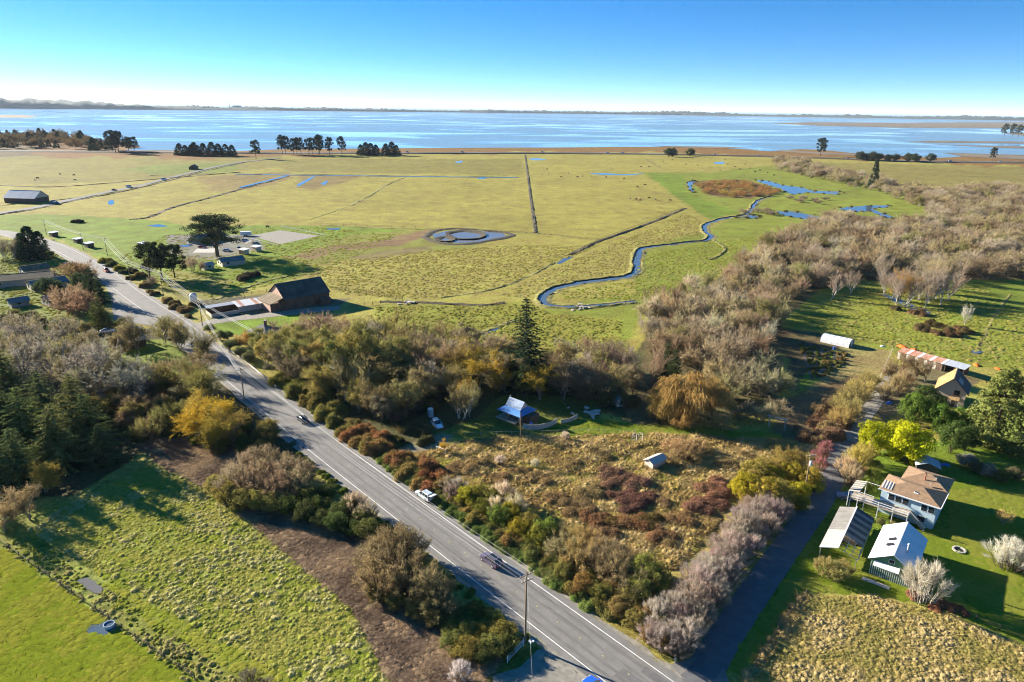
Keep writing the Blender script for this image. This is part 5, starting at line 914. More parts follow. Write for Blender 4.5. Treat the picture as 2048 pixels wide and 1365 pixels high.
mat('pole_wood', (.235, .165, .105), .9, var=.22, vscale=2, stretch=(6, 6, .3)); mat('wire', (.62, .60, .54), .5); mat('orange_net', (.75, .13, .015), .8); mat('tarp_blue', (.05, .13, .40), .5); mat('porcelain', (.75, .75, .73), .3)
def pane(root, name, x0, x1, y0, y1, z0, z1, m='glass', frame=None, fw=.09):
    """a window or door proud of a wall: its frame is the part, its pane the sub-part. The thin axis is the smaller of x and y."""
    thin_x = abs(x1 - x0) < abs(y1 - y0); o = None
    if frame:
        if thin_x: o = MB().box(x0, x1, y0 - fw, y1 + fw, z0 - fw, z1 + fw).obj(name, frame, root); d = .02; g = MB().box(x0 - d, x1 + d, y0, y1, z0, z1)
        else: o = MB().box(x0 - fw, x1 + fw, y0, y1, z0 - fw, z1 + fw).obj(name, frame, root); d = .02; g = MB().box(x0, x1, y0 - d, y1 + d, z0, z1)
        g.obj('pane', m, o); return o
    return MB().box(x0, x1, y0, y1, z0, z1).obj(name, m, root)
def panels(root, name, a, b, c, d, n, m, th=.05, gap=.03, lift=.012):
    """roof sheets side by side on the quad a-b (eave) c-d (ridge, c above b, d above a)."""
    a, b, c, d = map(Vector, (a, b, c, d))
    for i in range(n):
        t0, t1 = i / n, (i + 1) / n - gap / max((b - a).length, .1); up = Vector((0, 0, lift * (i % 2)))
        MB().slab([a.lerp(b, t0) + up, a.lerp(b, t1) + up, d.lerp(c, t1) + up, d.lerp(c, t0) + up], th).obj(name, m if not isinstance(m, list) else m[i % len(m)], root)
def gable(name, label, loc, rz, W, L, eave, ridge, wall='grey_wall', rl='grey_shingle', rr=None, over=.45, n=1, cat='house', roof='roof_slope', gw=None, ez=None):
    """ridge along local y, gable front at y=0 centred on x=0."""
    t = thing(name, label, cat, loc, math.radians(rz)); w = W / 2; k = (ridge - eave) / w; e2 = eave if ez is None else ez
    MB().prism_y([(-w, -.1), (w, -.1), (w, e2), (0, ridge), (-w, eave)], 0, L).obj('wall', wall, t)
    if gw: MB().prism_y([(-w * .98, eave * .98), (w * .98, e2 * .98), (0, ridge - .06)], -.03, 0).obj('gable_wall', gw, t)
    up = .06; o = over; k2 = (ridge - e2) / w
    panels(t, roof, (-w - o, -o, eave - k * o + up), (-w - o, L + o, eave - k * o + up), (0, L + o, ridge + up), (0, -o, ridge + up), n, rl)
    panels(t, roof, (w + o, -o, e2 - k2 * o + up), (w + o, L + o, e2 - k2 * o + up), (0, L + o, ridge + up), (0, -o, ridge + up), n, rr or rl)
    MB().box(-.10, .10, -o, L + o, ridge + up - .02, ridge + up + .05).obj('ridge_cap', rr or (rl if isinstance(rl, str) else rl[0]), t)
    return t
# --- light blue house with brown hipped roofs
hs = thing('blue_house', 'two storey pale blue house with brown shingled hip roofs', 'house', (*G2(1757, 978, 5), 0), math.radians(-41))
MB().box(.5, 10.1, .5, 7.3, -.1, 5).obj('wall', 'blue_wall', hs); MB().box(2.8, 10.05, 7.3, 13.6, -.1, 5.04).obj('wall', 'blue_wall', hs)
def hip(root, x0, x1, y0, y1, z, h, m, mr):
    yc = (y0 + y1) / 2; r = (y1 - y0) / 2; xa, xb = x0 + r, x1 - r
    f = MB().slab([(x0, y0, z), (x1, y0, z), (xb, yc, z + h), (xa, yc, z + h)], .12); f.obj('roof_slope', m, root)
    MB().slab([(x1, y1, z), (x0, y1, z), (xa, yc, z + h), (xb, yc, z + h)], .12).obj('roof_slope', m, root)
    MB().slab([(x1, y0, z), (x1, y1, z), (xb, yc, z + h)], .12).obj('roof_hip', mr, root); MB().slab([(x0, y1, z), (x0, y0, z), (xa, yc, z + h)], .12).obj('roof_hip', m, root)
hip(hs, 0, 10.7, 0, 7.6, 5.12, 1.25, 'brown_shingle', 'brown_shingle'); hip(hs, 2.3, 10.65, 7.0, 14.1, 5.20, 1.2, 'brown_shingle', 'brown_shingle')
for x0, x1, y0, y1 in ((-.05, 10.75, -.12, 0), (10.7, 10.82, -.1, 7.6)): MB().box(x0, x1, y0, y1, 4.95, 5.14).obj('gutter', 'white_trim', hs)
for x0, w in ((1.9, 1.0), (3.15, 1.0), (4.4, 1.0), (7.6, .95), (8.8, .95)): pane(hs, 'window', x0, x0 + w, .42, .5, 3.3, 4.5, frame='white_trim')
pane(hs, 'door', .42, .5, 1.2, 2.4, 2.6, 4.6, frame='white_trim'); pane(hs, 'window', .42, .5, 3.4, 5.4, 3.2, 4.5, frame='white_trim'); pane(hs, 'window', 7.2, 8.6, .44, .5, .9, 2.0, frame='white_trim')
for i in range(7):
    MB().slab([(.35 + i * .26, .5, 5.36 + .02), (.35 + i * .26 + .2, .5, 5.38), (.35 + i * .26 + .2, 2.6, 5.38 + .69), (.35 + i * .26, 2.6, 5.38 + .69)], .06).obj('solar_strip', 'solar' if i % 2 else 'solar_light', hs)
sk = MB().box(5.7, 6.5, 1.7, 2.6, 5.45, 5.83).obj('skylight', 'white_trim', hs); MB().box(5.8, 6.4, 1.8, 2.5, 5.8, 5.86).obj('pane', 'glass', sk)
ch = MB().tube((6.2, 8.6, 5.4), (6.2, 8.6, 7.2), .14, n=8).obj('flue', 'brick', hs); MB().box(6.0, 6.4, 8.4, 8.8, 7.2, 7.3).obj('flue_cap', 'dark_wood', ch)
MB().box(7.8, 8.1, 9.2, 9.5, 5.5, 6.5).obj('vent', 'tan_wall', hs); MB().box(7.3, 7.6, 7.0, 7.3, 5.5, 6.1).obj('vent', 'tan_wall', hs)
dk = MB().box(-4.2, 6.2, -2.6, .5, 2.35, 2.5).obj('deck', 'deck_wood', hs)
for i in range(13): MB().box(-4.2 + i * .8, -4.2 + i * .8 + .76, -2.6, .48, 2.5, 2.53).obj('board', 'deck_wood', dk)
for x in (-4.1, -1.6, 1.0, 3.6, 6.1): MB().box(x - .06, x + .06, -2.6, -2.42, -.1, 3.45).obj('deck_post', 'white_trim', hs)
for z in (3.42, 2.95): MB().box(-4.2, 6.2, -2.58, -2.48, z, z + .08).obj('rail', 'white_trim', hs)
for i in range(8): MB().box(6.2 + i * .36, 6.56 + i * .36, -1.6, .5, 2.3 - i * .29, 2.38 - i * .29).obj('step', 'deck_wood', hs)
MB().slab([(6.2, -1.62, 3.4), (9.2, -1.62, 1.0), (9.2, -1.56, 1.0), (6.2, -1.56, 3.4)], .1).obj('stair_rail', 'white_trim', hs)
pg = thing('pergola', 'deck canopy of pale striped panels beside the pale blue house', 'canopy', (*G2(1757, 978, 5), 0), math.radians(-41))
panels(pg, 'canopy_panel', (-4.6, -2.8, 4.0), (-4.6, 2.6, 4.0), (-2.6, 2.6, 4.5), (-2.6, -2.8, 4.5), 11, ['poly_light', 'poly_dark'], lift=.0)
for x, y in ((-4.5, -2.7), (-4.5, 2.5), (-2.7, -2.75), (-2.7, 2.5)): MB().box(x - .06, x + .06, y - .06, y + .06, -.1, 3.95 if x < -4 else 4.4).obj('post', 'white_trim', pg)
for y in (-2.7, 2.5): MB().box(-2.65, 0, y - .04, y + .04, 4.38, 4.46).obj('beam', 'white_trim', pg)
# --- long carport
cp = thing('carport', 'long open carport with corrugated roof and bare rafters at one end', 'carport', (*G2(1676, 1096, 3.4), 0), math.radians(-36))
panels(cp, 'roof_panel', (-2.9, 0, 2.45), (-2.9, 6.6, 2.45), (0, 6.6, 3.45), (0, 0, 3.45), 6, 'poly_light'); panels(cp, 'roof_panel', (-2.9, 6.62, 2.45), (-2.9, 16, 2.45), (0, 16, 3.45), (0, 6.62, 3.45), 9, 'poly_dark')
panels(cp, 'roof_panel', (3.3, 5.2, 2.25), (3.3, 16, 2.25), (0, 16, 3.44), (0, 5.2, 3.44), 10, ['poly_dark', 'dark_shingle'])
for i in range(4): y = .1 + i * 1.55; MB().tube((0, y, 3.4), (3.3, y, 2.22), .06, n=4).obj('rafter', 'grey_board', cp)
for x, z in ((3.3, 2.24), (2.2, 2.62), (1.1, 3.0), (0, 3.36)): MB().box(x - .05, x + .05, -.05, 5.2, z - .06, z + .06).obj('purlin', 'grey_board', cp)
MB().box(-.12, .12, -.1, 16.1, 3.46, 3.54).obj('ridge_cap', 'white_trim', cp); MB().slab([(-2.95, -.12, 2.5), (0, -.12, 3.52), (0, -.02, 3.52), (-2.95, -.02, 2.5)], .16).obj('barge_board', 'white_trim', cp)
for y in (.2, 4, 8, 12, 15.8):
    for x, z in ((-2.7, 2.4), (3.1, 2.2)): MB().box(x - .07, x + .07, y - .07, y + .07, -.1, z).obj('post', 'grey_board', cp)
MB().box(3.12, 3.2, 5, 16, .1, 2.0).obj('side_wall', 'poly_light', cp); MB().box(-1.5, 1.8, 8, 13, 0, .9).obj('stored_boat', 'dark_wood', cp)
# --- green shed with bright metal roof
gs = gable('green_shed', 'green boarded shed with bright white metal roof and two dark rooflights', (*((G(1745, 1110, 3.4) + G(1825, 1147, 3.4)) / 2)[:2], 0), -38, 6.2, 11.6, 3.4, 5.3, 'green_board', 'white_metal', 'white_metal', .5, 7, 'shed', 'roof_panel')
for y in (3.2, 5.2): MB().slab([(-1.75, y, 4.52), (-1.75, y + .75, 4.52), (-.75, y + .75, 5.14), (-.75, y, 5.14)], .06).obj('rooflight', 'black', gs)
ch = MB().tube((1.5, 3.4, 4.3), (1.5, 3.4, 6.0), .13, n=8).obj('stove_pipe', 'galv', gs); MB().tube((1.5, 3.4, 6.0), (1.5, 3.4, 6.18), .22, .1, n=8).obj('cap', 'white_trim', ch)
MB().slab([(-2.6, -.05, 3.05), (1.3, -.05, 3.05), (1.3, -1.15, 2.6), (-2.6, -1.15, 2.6)], .05).obj('awning', 'white_tin', gs)
for i in range(20): MB().box(-3.05 + i * .315, -2.97 + i * .315, -.07, 0, 0, 2.5).obj('batten', 'white_tin', gs)
pane(gs, 'window', -.5, .3, -.08, -.02, 3.5, 4.1, frame='white_trim', fw=.06); MB().box(-3.6, .6, -2.6, -1.7, 0, .12).obj('ramp', 'grey_board', gs)
# --- brown shingled house
bh = gable('brown_house', 'tall tan house with steep mossy brown shingled roof', (*((G(1876, 772, 4.5) + G(1932, 789, 4.5)) / 2)[:2], 0), -36, 6.8, 9, 4.5, 8.0, 'tan_wall', 'moss_shingle', 'dark_shingle', .6, 1)
for i in range(3): MB().slab([(1.1, 1.6 + i * 1.3, 6.98), (1.1, 2.0 + i * 1.3, 6.98), (2.2, 2.0 + i * 1.3, 5.85), (2.2, 1.6 + i * 1.3, 5.85)], .06).obj('rooflight', 'white_tin', bh)
pane(bh, 'window', .7, 1.9, -.06, 0, 3.2, 4.6, frame='brick'); pane(bh, 'window', -2.2, -1.2, -.06, 0, 1.0, 2.2, frame='white_trim'); pane(bh, 'door', .4, 1.4, -.06, 0, 0, 2.0, 'dark_wood', 'white_trim')
MB().slab([(-.4, -1.6, 2.3), (2.2, -1.6, 2.3), (2.2, -.02, 2.8), (-.4, -.02, 2.8)], .1).obj('porch_roof', 'moss_shingle', bh)
for x in (-.3, 2.1): MB().box(x - .06, x + .06, -1.5, -1.38, -.1, 2.25).obj('porch_post', 'white_trim', bh)
# --- long rusty shed
p0 = G(1795, 702, 2.6); p1 = G(1931, 739, 2.6); a = math.atan2(p1.y - p0.y, p1.x - p0.x); L = (p1 - p0).length
rs_ = thing('rusty_shed', 'long low animal shed with rusty corrugated roof and grey end', 'shed', (p0.x, p0.y, 0), a)
panels(rs_, 'roof_sheet', (0, -.2, 2.4), (L * .70, -.2, 2.4), (L * .70, 4.2, 2.95), (0, 4.2, 2.95), 16, ['rust', 'rust', 'rust', 'white_tin']); panels(rs_, 'roof_sheet', (L * .705, -.2, 2.42), (L, -.2, 2.42), (L, 4.2, 2.97), (L * .705, 4.2, 2.97), 4, 'tin')
MB().box(.1, L * .98, 3.8, 3.9, -.1, 2.8).obj('back_wall', 'barn_board', rs_)
for i in range(15): MB().box(.2 + i * .9, 1.05 + i * .9, .1, .18, -.1, 2.3).obj('board', 'weathered' if i % 3 == 0 else 'barn_board', rs_)
for x in (L * .72, L * .85, L * .98): MB().box(x - .08, x + .08, .1, .26, -.1, 2.4).obj('post', 'dark_wood', rs_)
# --- polytunnel
p0, p1 = G(1640, 684), G(1697, 697); a = math.atan2(p1.y - p0.y, p1.x - p0.x); L = (p1 - p0).length
gh = thing('greenhouse', 'white plastic covered tunnel greenhouse at the garden head', 'greenhouse', p0, a)
arc = [(math.cos(math.pi * (1 - i / 8)) * 2.6 + 2.6, .9 * (math.sin(math.pi * i / 8) > -1) * 0 + .9 + math.sin(math.pi * i / 8) * 1.6) for i in range(9)]
for s in range(5):
    m = MB()
    for (y0, z0), (y1, z1) in zip([(0, 0)] + arc, arc + [(5.2, 0)]):
        m.slab([(s * L / 5 + .03, y0, z0), ((s + 1) * L / 5 - .03, y0, z0), ((s + 1) * L / 5 - .03, y1, z1), (s * L / 5 + .03, y1, z1)], .03) if z0 + z1 > .95 else m.box(s * L / 5 + .03, (s + 1) * L / 5 - .03, min(y0, y1) - .02, max(y0, y1) + .02, 0, .9)
    m.obj('film_panel', 'plastic_film', gh)
for s in range(6):
    m = MB(); pts = [(s * L / 5, 0, 0)] + [(s * L / 5, y, z + .03) for y, z in arc] + [(s * L / 5, 5.2, 0)]; m.path(pts, .04, 4).obj('hoop', 'galv', gh)
MB().box(L - .02, L + .02, 1.8, 3.4, 0, 2.0).obj('door', 'white_trim', gh)
# --- blue roofed cabin
cb = thing('blue_cabin', 'small cabin with two tiered blue metal roof and open veranda', 'cabin', (*((G(995, 818, 2.4) + G(1073, 819, 2.4)) / 2)[:2], 0), math.radians(-41)); w, d, u, v = 3.9, 3.4, 2.3, 1.55
def ring4(a, b, z): return [(-a, -b, z), (a, -b, z), (a, b, z), (-a, b, z)]
lo, hi = ring4(w, d, 2.35), ring4(u, v, 3.35)
for i in range(4): MB().slab([lo[i], lo[(i + 1) % 4], hi[(i + 1) % 4], hi[i]], .07).obj('roof_skirt', 'blue_tin', cb)
for s in (-1, 1): MB().slab([(-u - .25, s * (v + .1), 3.32), (u + .25, s * (v + .1), 3.32), (u + .25, 0, 5.1), (-u - .25, 0, 5.1)], .07).obj('upper_roof', 'worn_blue', cb)
MB().add([(u, -v, 3.3), (u, v, 3.3), (u, 0, 5.0), (-u, -v, 3.3), (-u, v, 3.3), (-u, 0, 5.0)], [(0, 1, 2), (5, 4, 3), (0, 2, 5, 3), (1, 4, 5, 2), (0, 3, 4, 1)]).obj('gable_wall', 'weathered', cb)
MB().box(-w - .2, w * .6, -d - .2, d, 0, .35).obj('veranda_floor', 'deck_wood', cb); MB().box(-.6, 3.2, -1.6, 2.8, -.1, 2.6).obj('wall', 'dark_wood', cb); MB().box(3.0, 5.2, -.8, 2.6, -.1, 2.0).obj('lean_to', 'dark_wood', cb)
for x, y in ((-w + .2, -d + .2), (-w + .2, d - .2), (0, -d + .2), (w - .2, -d + .2), (w - .2, d - .2), (-w + .2, 0)): MB().box(x - .08, x + .08, y - .08, y + .08, -.1, 2.4).obj('post', 'dark_wood', cb)
pane(cb, 'window', .3, 1.3, -1.68, -1.6, 1.0, 2.0, 'glass', 'white_tin'); pane(cb, 'door', 2.0, 2.8, -1.68, -1.6, 0.35, 2.2, 'white_tin', 'dark_wood'); MB().lathe([(.02, 5.1), (.06, 5.3), (.1, 5.5), (.02, 5.62)], 8, (-u, 0)).obj('finial', 'white_trim', cb)
# --- other little sheds
sh = gable('little_shed', 'weathered pale plank shed standing alone in the dry lot', (*((G(1293, 912, 1.7) + G(1315, 930, 1.7)) / 2)[:2], 0), 130, 2.4, 4.2, 1.7, 2.3, 'weathered', 'weathered', 'weathered', .35, 4, 'shed', 'roof_plank')
sh.location = (*(G(1322, 926) )[:2], 0); sh.rotation_euler.z = math.radians(38 + 90)
oh = gable('outhouse', 'tiny white and grey outhouse in the shade of the wood', (*G2(1240, 814), 0), 8, 1.9, 2.2, 2.1, 2.7, 'weathered', 'grey_shingle', None, .25, 1, 'outhouse'); MB().box(-.9, -.25, -.06, 0, 0, 2.0).obj('door', 'white_tin', oh); pane(oh, 'window', .2, .7, -.05, 0, .9, 1.7, 'glass', 'white_tin', .05)
tb = thing('trailer_box', 'pale blue box trailer bed beside the outhouse', 'trailer', (*G2(1221, 808), 0), .1); MB().box(-1.3, 1.3, -.7, .7, .5, 1.2).obj('box', 'tank_blue', tb)
for s in (-1, 1): MB().tube((0, s * .72, .35), (0, s * .88, .35), .35, n=12).obj('wheel', 'black', tb)
MB().box(1.3, 2.1, -.05, .05, .45, .55).obj('drawbar', 'galv', tb)
pt = thing('portable_toilet', 'grey portable toilet behind the white parked wagon', 'toilet', (*G2(861, 833), 0), .5); MB().box(-.6, .6, -.6, .6, 0, 2.1).obj('cabin', 'tin', pt); MB().lathe([(.85, 2.1), (.8, 2.2), (.4, 2.38), (.05, 2.4)], 4).obj('roof', 'white_trim', pt); MB().box(-.45, .45, -.64, -.6, .1, 1.95).obj('door', 'galv', pt)
cn = gable('garden_canopy', 'low white roofed shelter under the yellow green conifer', (*G2(1853, 948), 0), -25, 4.2, 3.4, 1.9, 2.7, 'dark_wood', 'white_metal', 'tin', .4, 3, 'shelter', 'roof_panel')
# --- farm by the barn
p0 = G(570, 599, 4.5); q = G(658, 583, 4.5); a = math.atan2(q.y - p0.y, q.x - p0.x); pr = Vector((-math.sin(a), math.cos(a), 0))
bn = gable('barn', 'large old barn with mossy dark roof and pink lit gable', (*(p0 + pr * 7.1)[:2], 0), math.degrees(a) - 90, 14.2, (q - p0).length, 4.5, 9.2, 'barn_board', 'barn_roof', 'barn_roof', .5, 9, 'barn', 'roof_panel', 'barn_board_lit')
MB().slab([(-5.5, -.05, 5.0), (6.3, -.05, 5.0), (6.3, -6.0, 3.2), (-5.5, -6.0, 3.2)], .12).obj('lean_to_roof', 'moss_roof', bn); MB().box(5.9, 6.1, -5.6, 0, -.1, 3.2).obj('lean_to_wall', 'barn_board', bn); MB().box(-5, 5.9, -5.6, -5.45, -.1, 3.0).obj('lean_to_wall', 'barn_board_lit', bn)
for y in (3, 7.5, 12): MB().box(7.1, 7.16, y, y + 1.6, .2, 2.2).obj('barn_door', 'dark_wood', bn)
MB().box(7.1, 9.6, 14, 18, -.1, 2.6).obj('side_stall', 'barn_board', bn)
p0 = G(417, 620, 2.6); q = G(530, 602, 2.6); a = math.atan2(q.y - p0.y, q.x - p0.x); L = (q - p0).length
fs = thing('feed_shed', 'low cattle shed with white and rusty tin roof beside the barn', 'shed', (p0.x, p0.y, 0), a)
panels(fs, 'roof_sheet', (0, 2.6, 2.5), (L * .55, 2.6, 2.5), (L * .55, 5.0, 3.0), (0, 5.0, 3.0), 7, 'white_tin'); panels(fs, 'roof_sheet', (L * .48, -1.6, 2.3), (L, -1.6, 2.3), (L, 5.2, 3.06), (L * .48, 5.2, 3.06), 8, ['white_tin', 'rust', 'white_tin', 'white_tin'])
MB().box(.2, L - .2, 4.7, 4.8, -.1, 2.7).obj('back_wall', 'barn_board', fs); MB().box(L * .5, L - .2, -1.2, -1.1, -.1, 2.2).obj('front_wall', 'weathered', fs); MB().box(.2, L * .48, -2.2, -2.1, -.1, 1.3).obj('yard_wall', 'weathered', fs); MB().box(.2, .3, -2.2, 4.7, -.1, 1.3).obj('yard_wall', 'cream', fs)
for i in range(6): MB().box(.2 + i * L * .2, .36 + i * L * .2, 2.7, 2.86, -.1, 2.6).obj('post', 'dark_wood', fs)
sl = thing('silo', 'pale blue water tank with domed top near the feed shed', 'tank', (*G2(388, 607), 0)); MB().lathe([(1.35, -.1), (1.35, 3.2), (1.3, 3.5), (.9, 4.0), (.3, 4.25)], 18).obj('tank', 'tank_blue', sl, smooth=False); MB().lathe([(1.5, -.1), (1.5, .25)], 18).obj('plinth', 'concrete', sl)
fh = thing('farmhouse', 'cream farmhouse with grey hip roof and brick chimney', 'house', (*G2(527, 660, 4.5), 0), math.radians(-20)); MB().box(-3.6, 3.6, -3.2, 3.2, -.1, 4.5).obj('wall', 'cream', fh); hip(fh, -4.2, 4.2, -3.8, 3.8, 4.5, 1.9, 'grey_shingle', 'grey_shingle')
c = MB().box(.2, .9, .2, .9, 5.4, 7.6).obj('chimney', 'brick', fh); MB().box(.1, 1.0, .1, 1.0, 7.6, 7.75).obj('chimney_cap', 'concrete', c); MB().box(3.6, 8.5, -1.5, 3.0, -.1, 3.2).obj('wing', 'cream', fh); MB().slab([(3.4, -2, 3.2), (8.9, -2, 3.2), (8.9, .8, 4.4), (3.4, .8, 4.4)], .1).obj('wing_roof', 'grey_shingle', fh); MB().slab([(8.9, 3.5, 3.2), (3.4, 3.5, 3.2), (3.4, .8, 4.4), (8.9, .8, 4.4)], .1).obj('wing_roof', 'grey_shingle', fh)
for x in (-2.4, 0, 2.0): pane(fh, 'window', x - .45, x + .45, -3.27, -3.2, 2.6, 4.0, frame='white_trim')
# --- settlement on the left
def small_house(px, rz, W, L, e, r, label, name='cottage', wall='grey_wall', roof='grey_shingle', cat='house'):
    t = gable(name, label, (*G2(*px), 0), rz, W, L, e, r, wall, roof, None, .5, 1, cat); pane(t, 'window', -W * .3, -W * .3 + 1.2, -.06, 0, 1.0, 2.1, frame='white_trim'); pane(t, 'window', W * .12, W * .12 + 1.2, -.06, 0, 1.0, 2.1, frame='white_trim'); pane(t, 'window', W / 2, W / 2 + .06, 2, 3.4, 1.0, 2.1, frame='white_trim'); return t
small_house((62, 582), -40, 9, 13, 2.7, 4.2, 'grey roofed bungalow with cream gable above the laurel bushes', wall='cream')
small_house((92, 612), -38, 8, 10, 2.6, 4.0, 'small grey house half hidden by the round brown tree')
small_house((20, 615), -40, 5, 6, 2.2, 3.4, 'tiny garden hut below the long olive roofed house', cat='hut', name='garden_hut'); small_house((-10, 572), -62, 11, 22, 3.0, 4.6, 'long grey green roofed house by the tall spindly trees', roof='moss_roof'); small_house((45, 552), -40, 9, 10, 2.8, 4.4, 'olive roofed house below the dense conifers', roof='moss_roof')
small_house((225, 700), -40, 8, 9, 2.6, 4.2, 'cottage with pale roof hidden among bare trees', roof='cream', wall='dark_wood')
small_house((440, 532), -50, 8, 11, 2.4, 3.8, 'low grey roofed farm cottage at the foot of the cypress', wall='cream'); small_house((390, 488), -20, 9, 20, 2.6, 4.4, 'long grey roofed ranch house behind the great cypress')
small_house((405, 540), -40, 4, 5, 2.2, 3.2, 'tan hut in the cluttered yard under the cypress', wall='cream', roof='tan_wall', cat='hut')
for k, (p, l) in enumerate([((108, 473), 'small dark shack with white flat roof by the road bend'), ((157, 486), 'middle white topped shack along the power line'), ((179, 495), 'largest white topped shack along the power line'), ((488, 508), 'open horse stall with red edged white roof'), ((513, 502), 'second open horse stall next to the riding arena'), ((287, 495), 'dark hut with pale flat roof behind the pines')]):
    s = thing('stall' if 'stall' in l else 'shack', l, 'stall' if 'stall' in l else 'shack', (*G2(*p), 0), math.radians(-35)); z = 2.4; MB().box(-2.2, 2.2, -1.6, 1.6, -.1, z).obj('wall', 'cream' if 'stall' in l else 'dark_wood', s) if k != 3 else [MB().box(x - .1, x + .1, -1.6, 1.6, -.1, z).obj('partition', 'cream', s) for x in (-2.1, 0, 2.1)]
    MB().slab([(-2.8, -2.1, z + .05), (2.8, -2.1, z + .05), (2.8, 2.1, z + .35), (-2.8, 2.1, z + .35)], .1).obj('roof', 'white_metal', s)
    if 'stall' in l: MB().box(-2.8, 2.8, -2.2, -2.1, z - .1, z + .1).obj('fascia', 'rust', s)
pd = sheet('concrete_pad', [(394, 498), (438, 497), (428, 506), (385, 506)], .03, 'concrete')
tr = thing('horse_trailer', 'white box trailer parked above the riding arena', 'trailer', (*G2(492, 472), 0), .12); MB().box(-3, 3, -1.1, 1.1, .5, 2.7).obj('box', 'white_trim', tr); [MB().tube((x, s * 1.0, .4), (x, s * 1.2, .4), .4, n=12).obj('wheel', 'black', tr) for x in (-.6, .6) for s in (-1, 1)]; MB().box(3, 4.2, -.1, .1, .5, .65).obj('drawbar', 'galv', tr)
fb = gable('hay_barn', 'big grey roofed hay barn beside the country road', (*((G(64, 406) + G(104, 403)) / 2)[:2], 0), 52, 15, 26, 4.2, 9.2, 'barn_board', 'galv', 'galv', .6, 6, 'barn', 'roof_panel', 'weathered')
hq = G(64, 407); fb.location = (hq.x + 5, hq.y + 5, 0); fb.rotation_euler.z = math.radians(84)
hh_ = gable('field_hut', 'small dark hut by the country road bend', (*G2(385, 340), 0), 10, 8, 12, 3, 5.5, 'dark_wood', 'dark_shingle', None, .4, 1, 'hut')
pl = thing('mill_plant', 'distant industrial block and chimney stack on the far shore', 'factory', (-4300, 11000, 0), 0); MB().box(0, 110, -30, 30, 0, 70).obj('block', 'grey_wall', pl); MB().box(110, 210, -30, 30, 0, 35).obj('wing', 'grey_wall', pl); MB().tube((-60, 0, 0), (-60, 0, 125), 7, 5, 10).obj('stack', 'grey_wall', pl)

# ================================================================== VEHICLES
mat('tyre', (.018, .018, .019), .85); mat('rim', (.42, .42, .43), .4); mat('red_lamp', (.45, .015, .012), .3); mat('white_lamp', (.8, .8, .78), .2); mat('car_glass', (.012, .016, .02), .06, spec=.7)
def paint(name, c): return mat('paint_' + name, c, .28, metal=.25, spec=.6)
for n_, c_ in dict(mauve=(.115, .095, .14), navy=(.012, .018, .035), silver=(.55, .62, .62), white=(.75, .76, .76), orange=(.55, .17, .07), steel=(.16, .18, .21), blue=(.02, .10, .55), pale=(.42, .5, .6), red=(.30, .02, .02)).items(): paint(n_, c_)
def loft(secs):
    """secs: list of (x, [(y,z), ...]) closed cross sections with the same number of points."""
    m = MB(); n = len(secs[0][1]); v = []; f = []
    for x, s in secs: v += [(x, y, z) for y, z in s]
    for i in range(len(secs) - 1):
        for j in range(n): f.append((i * n + j, (i + 1) * n + j, (i + 1) * n + (j + 1) % n, i * n + (j + 1) % n))
    f += [tuple(range(n)), tuple(range((len(secs) - 1) * n, len(secs) * n))[::-1]]; return m.add(v, f)
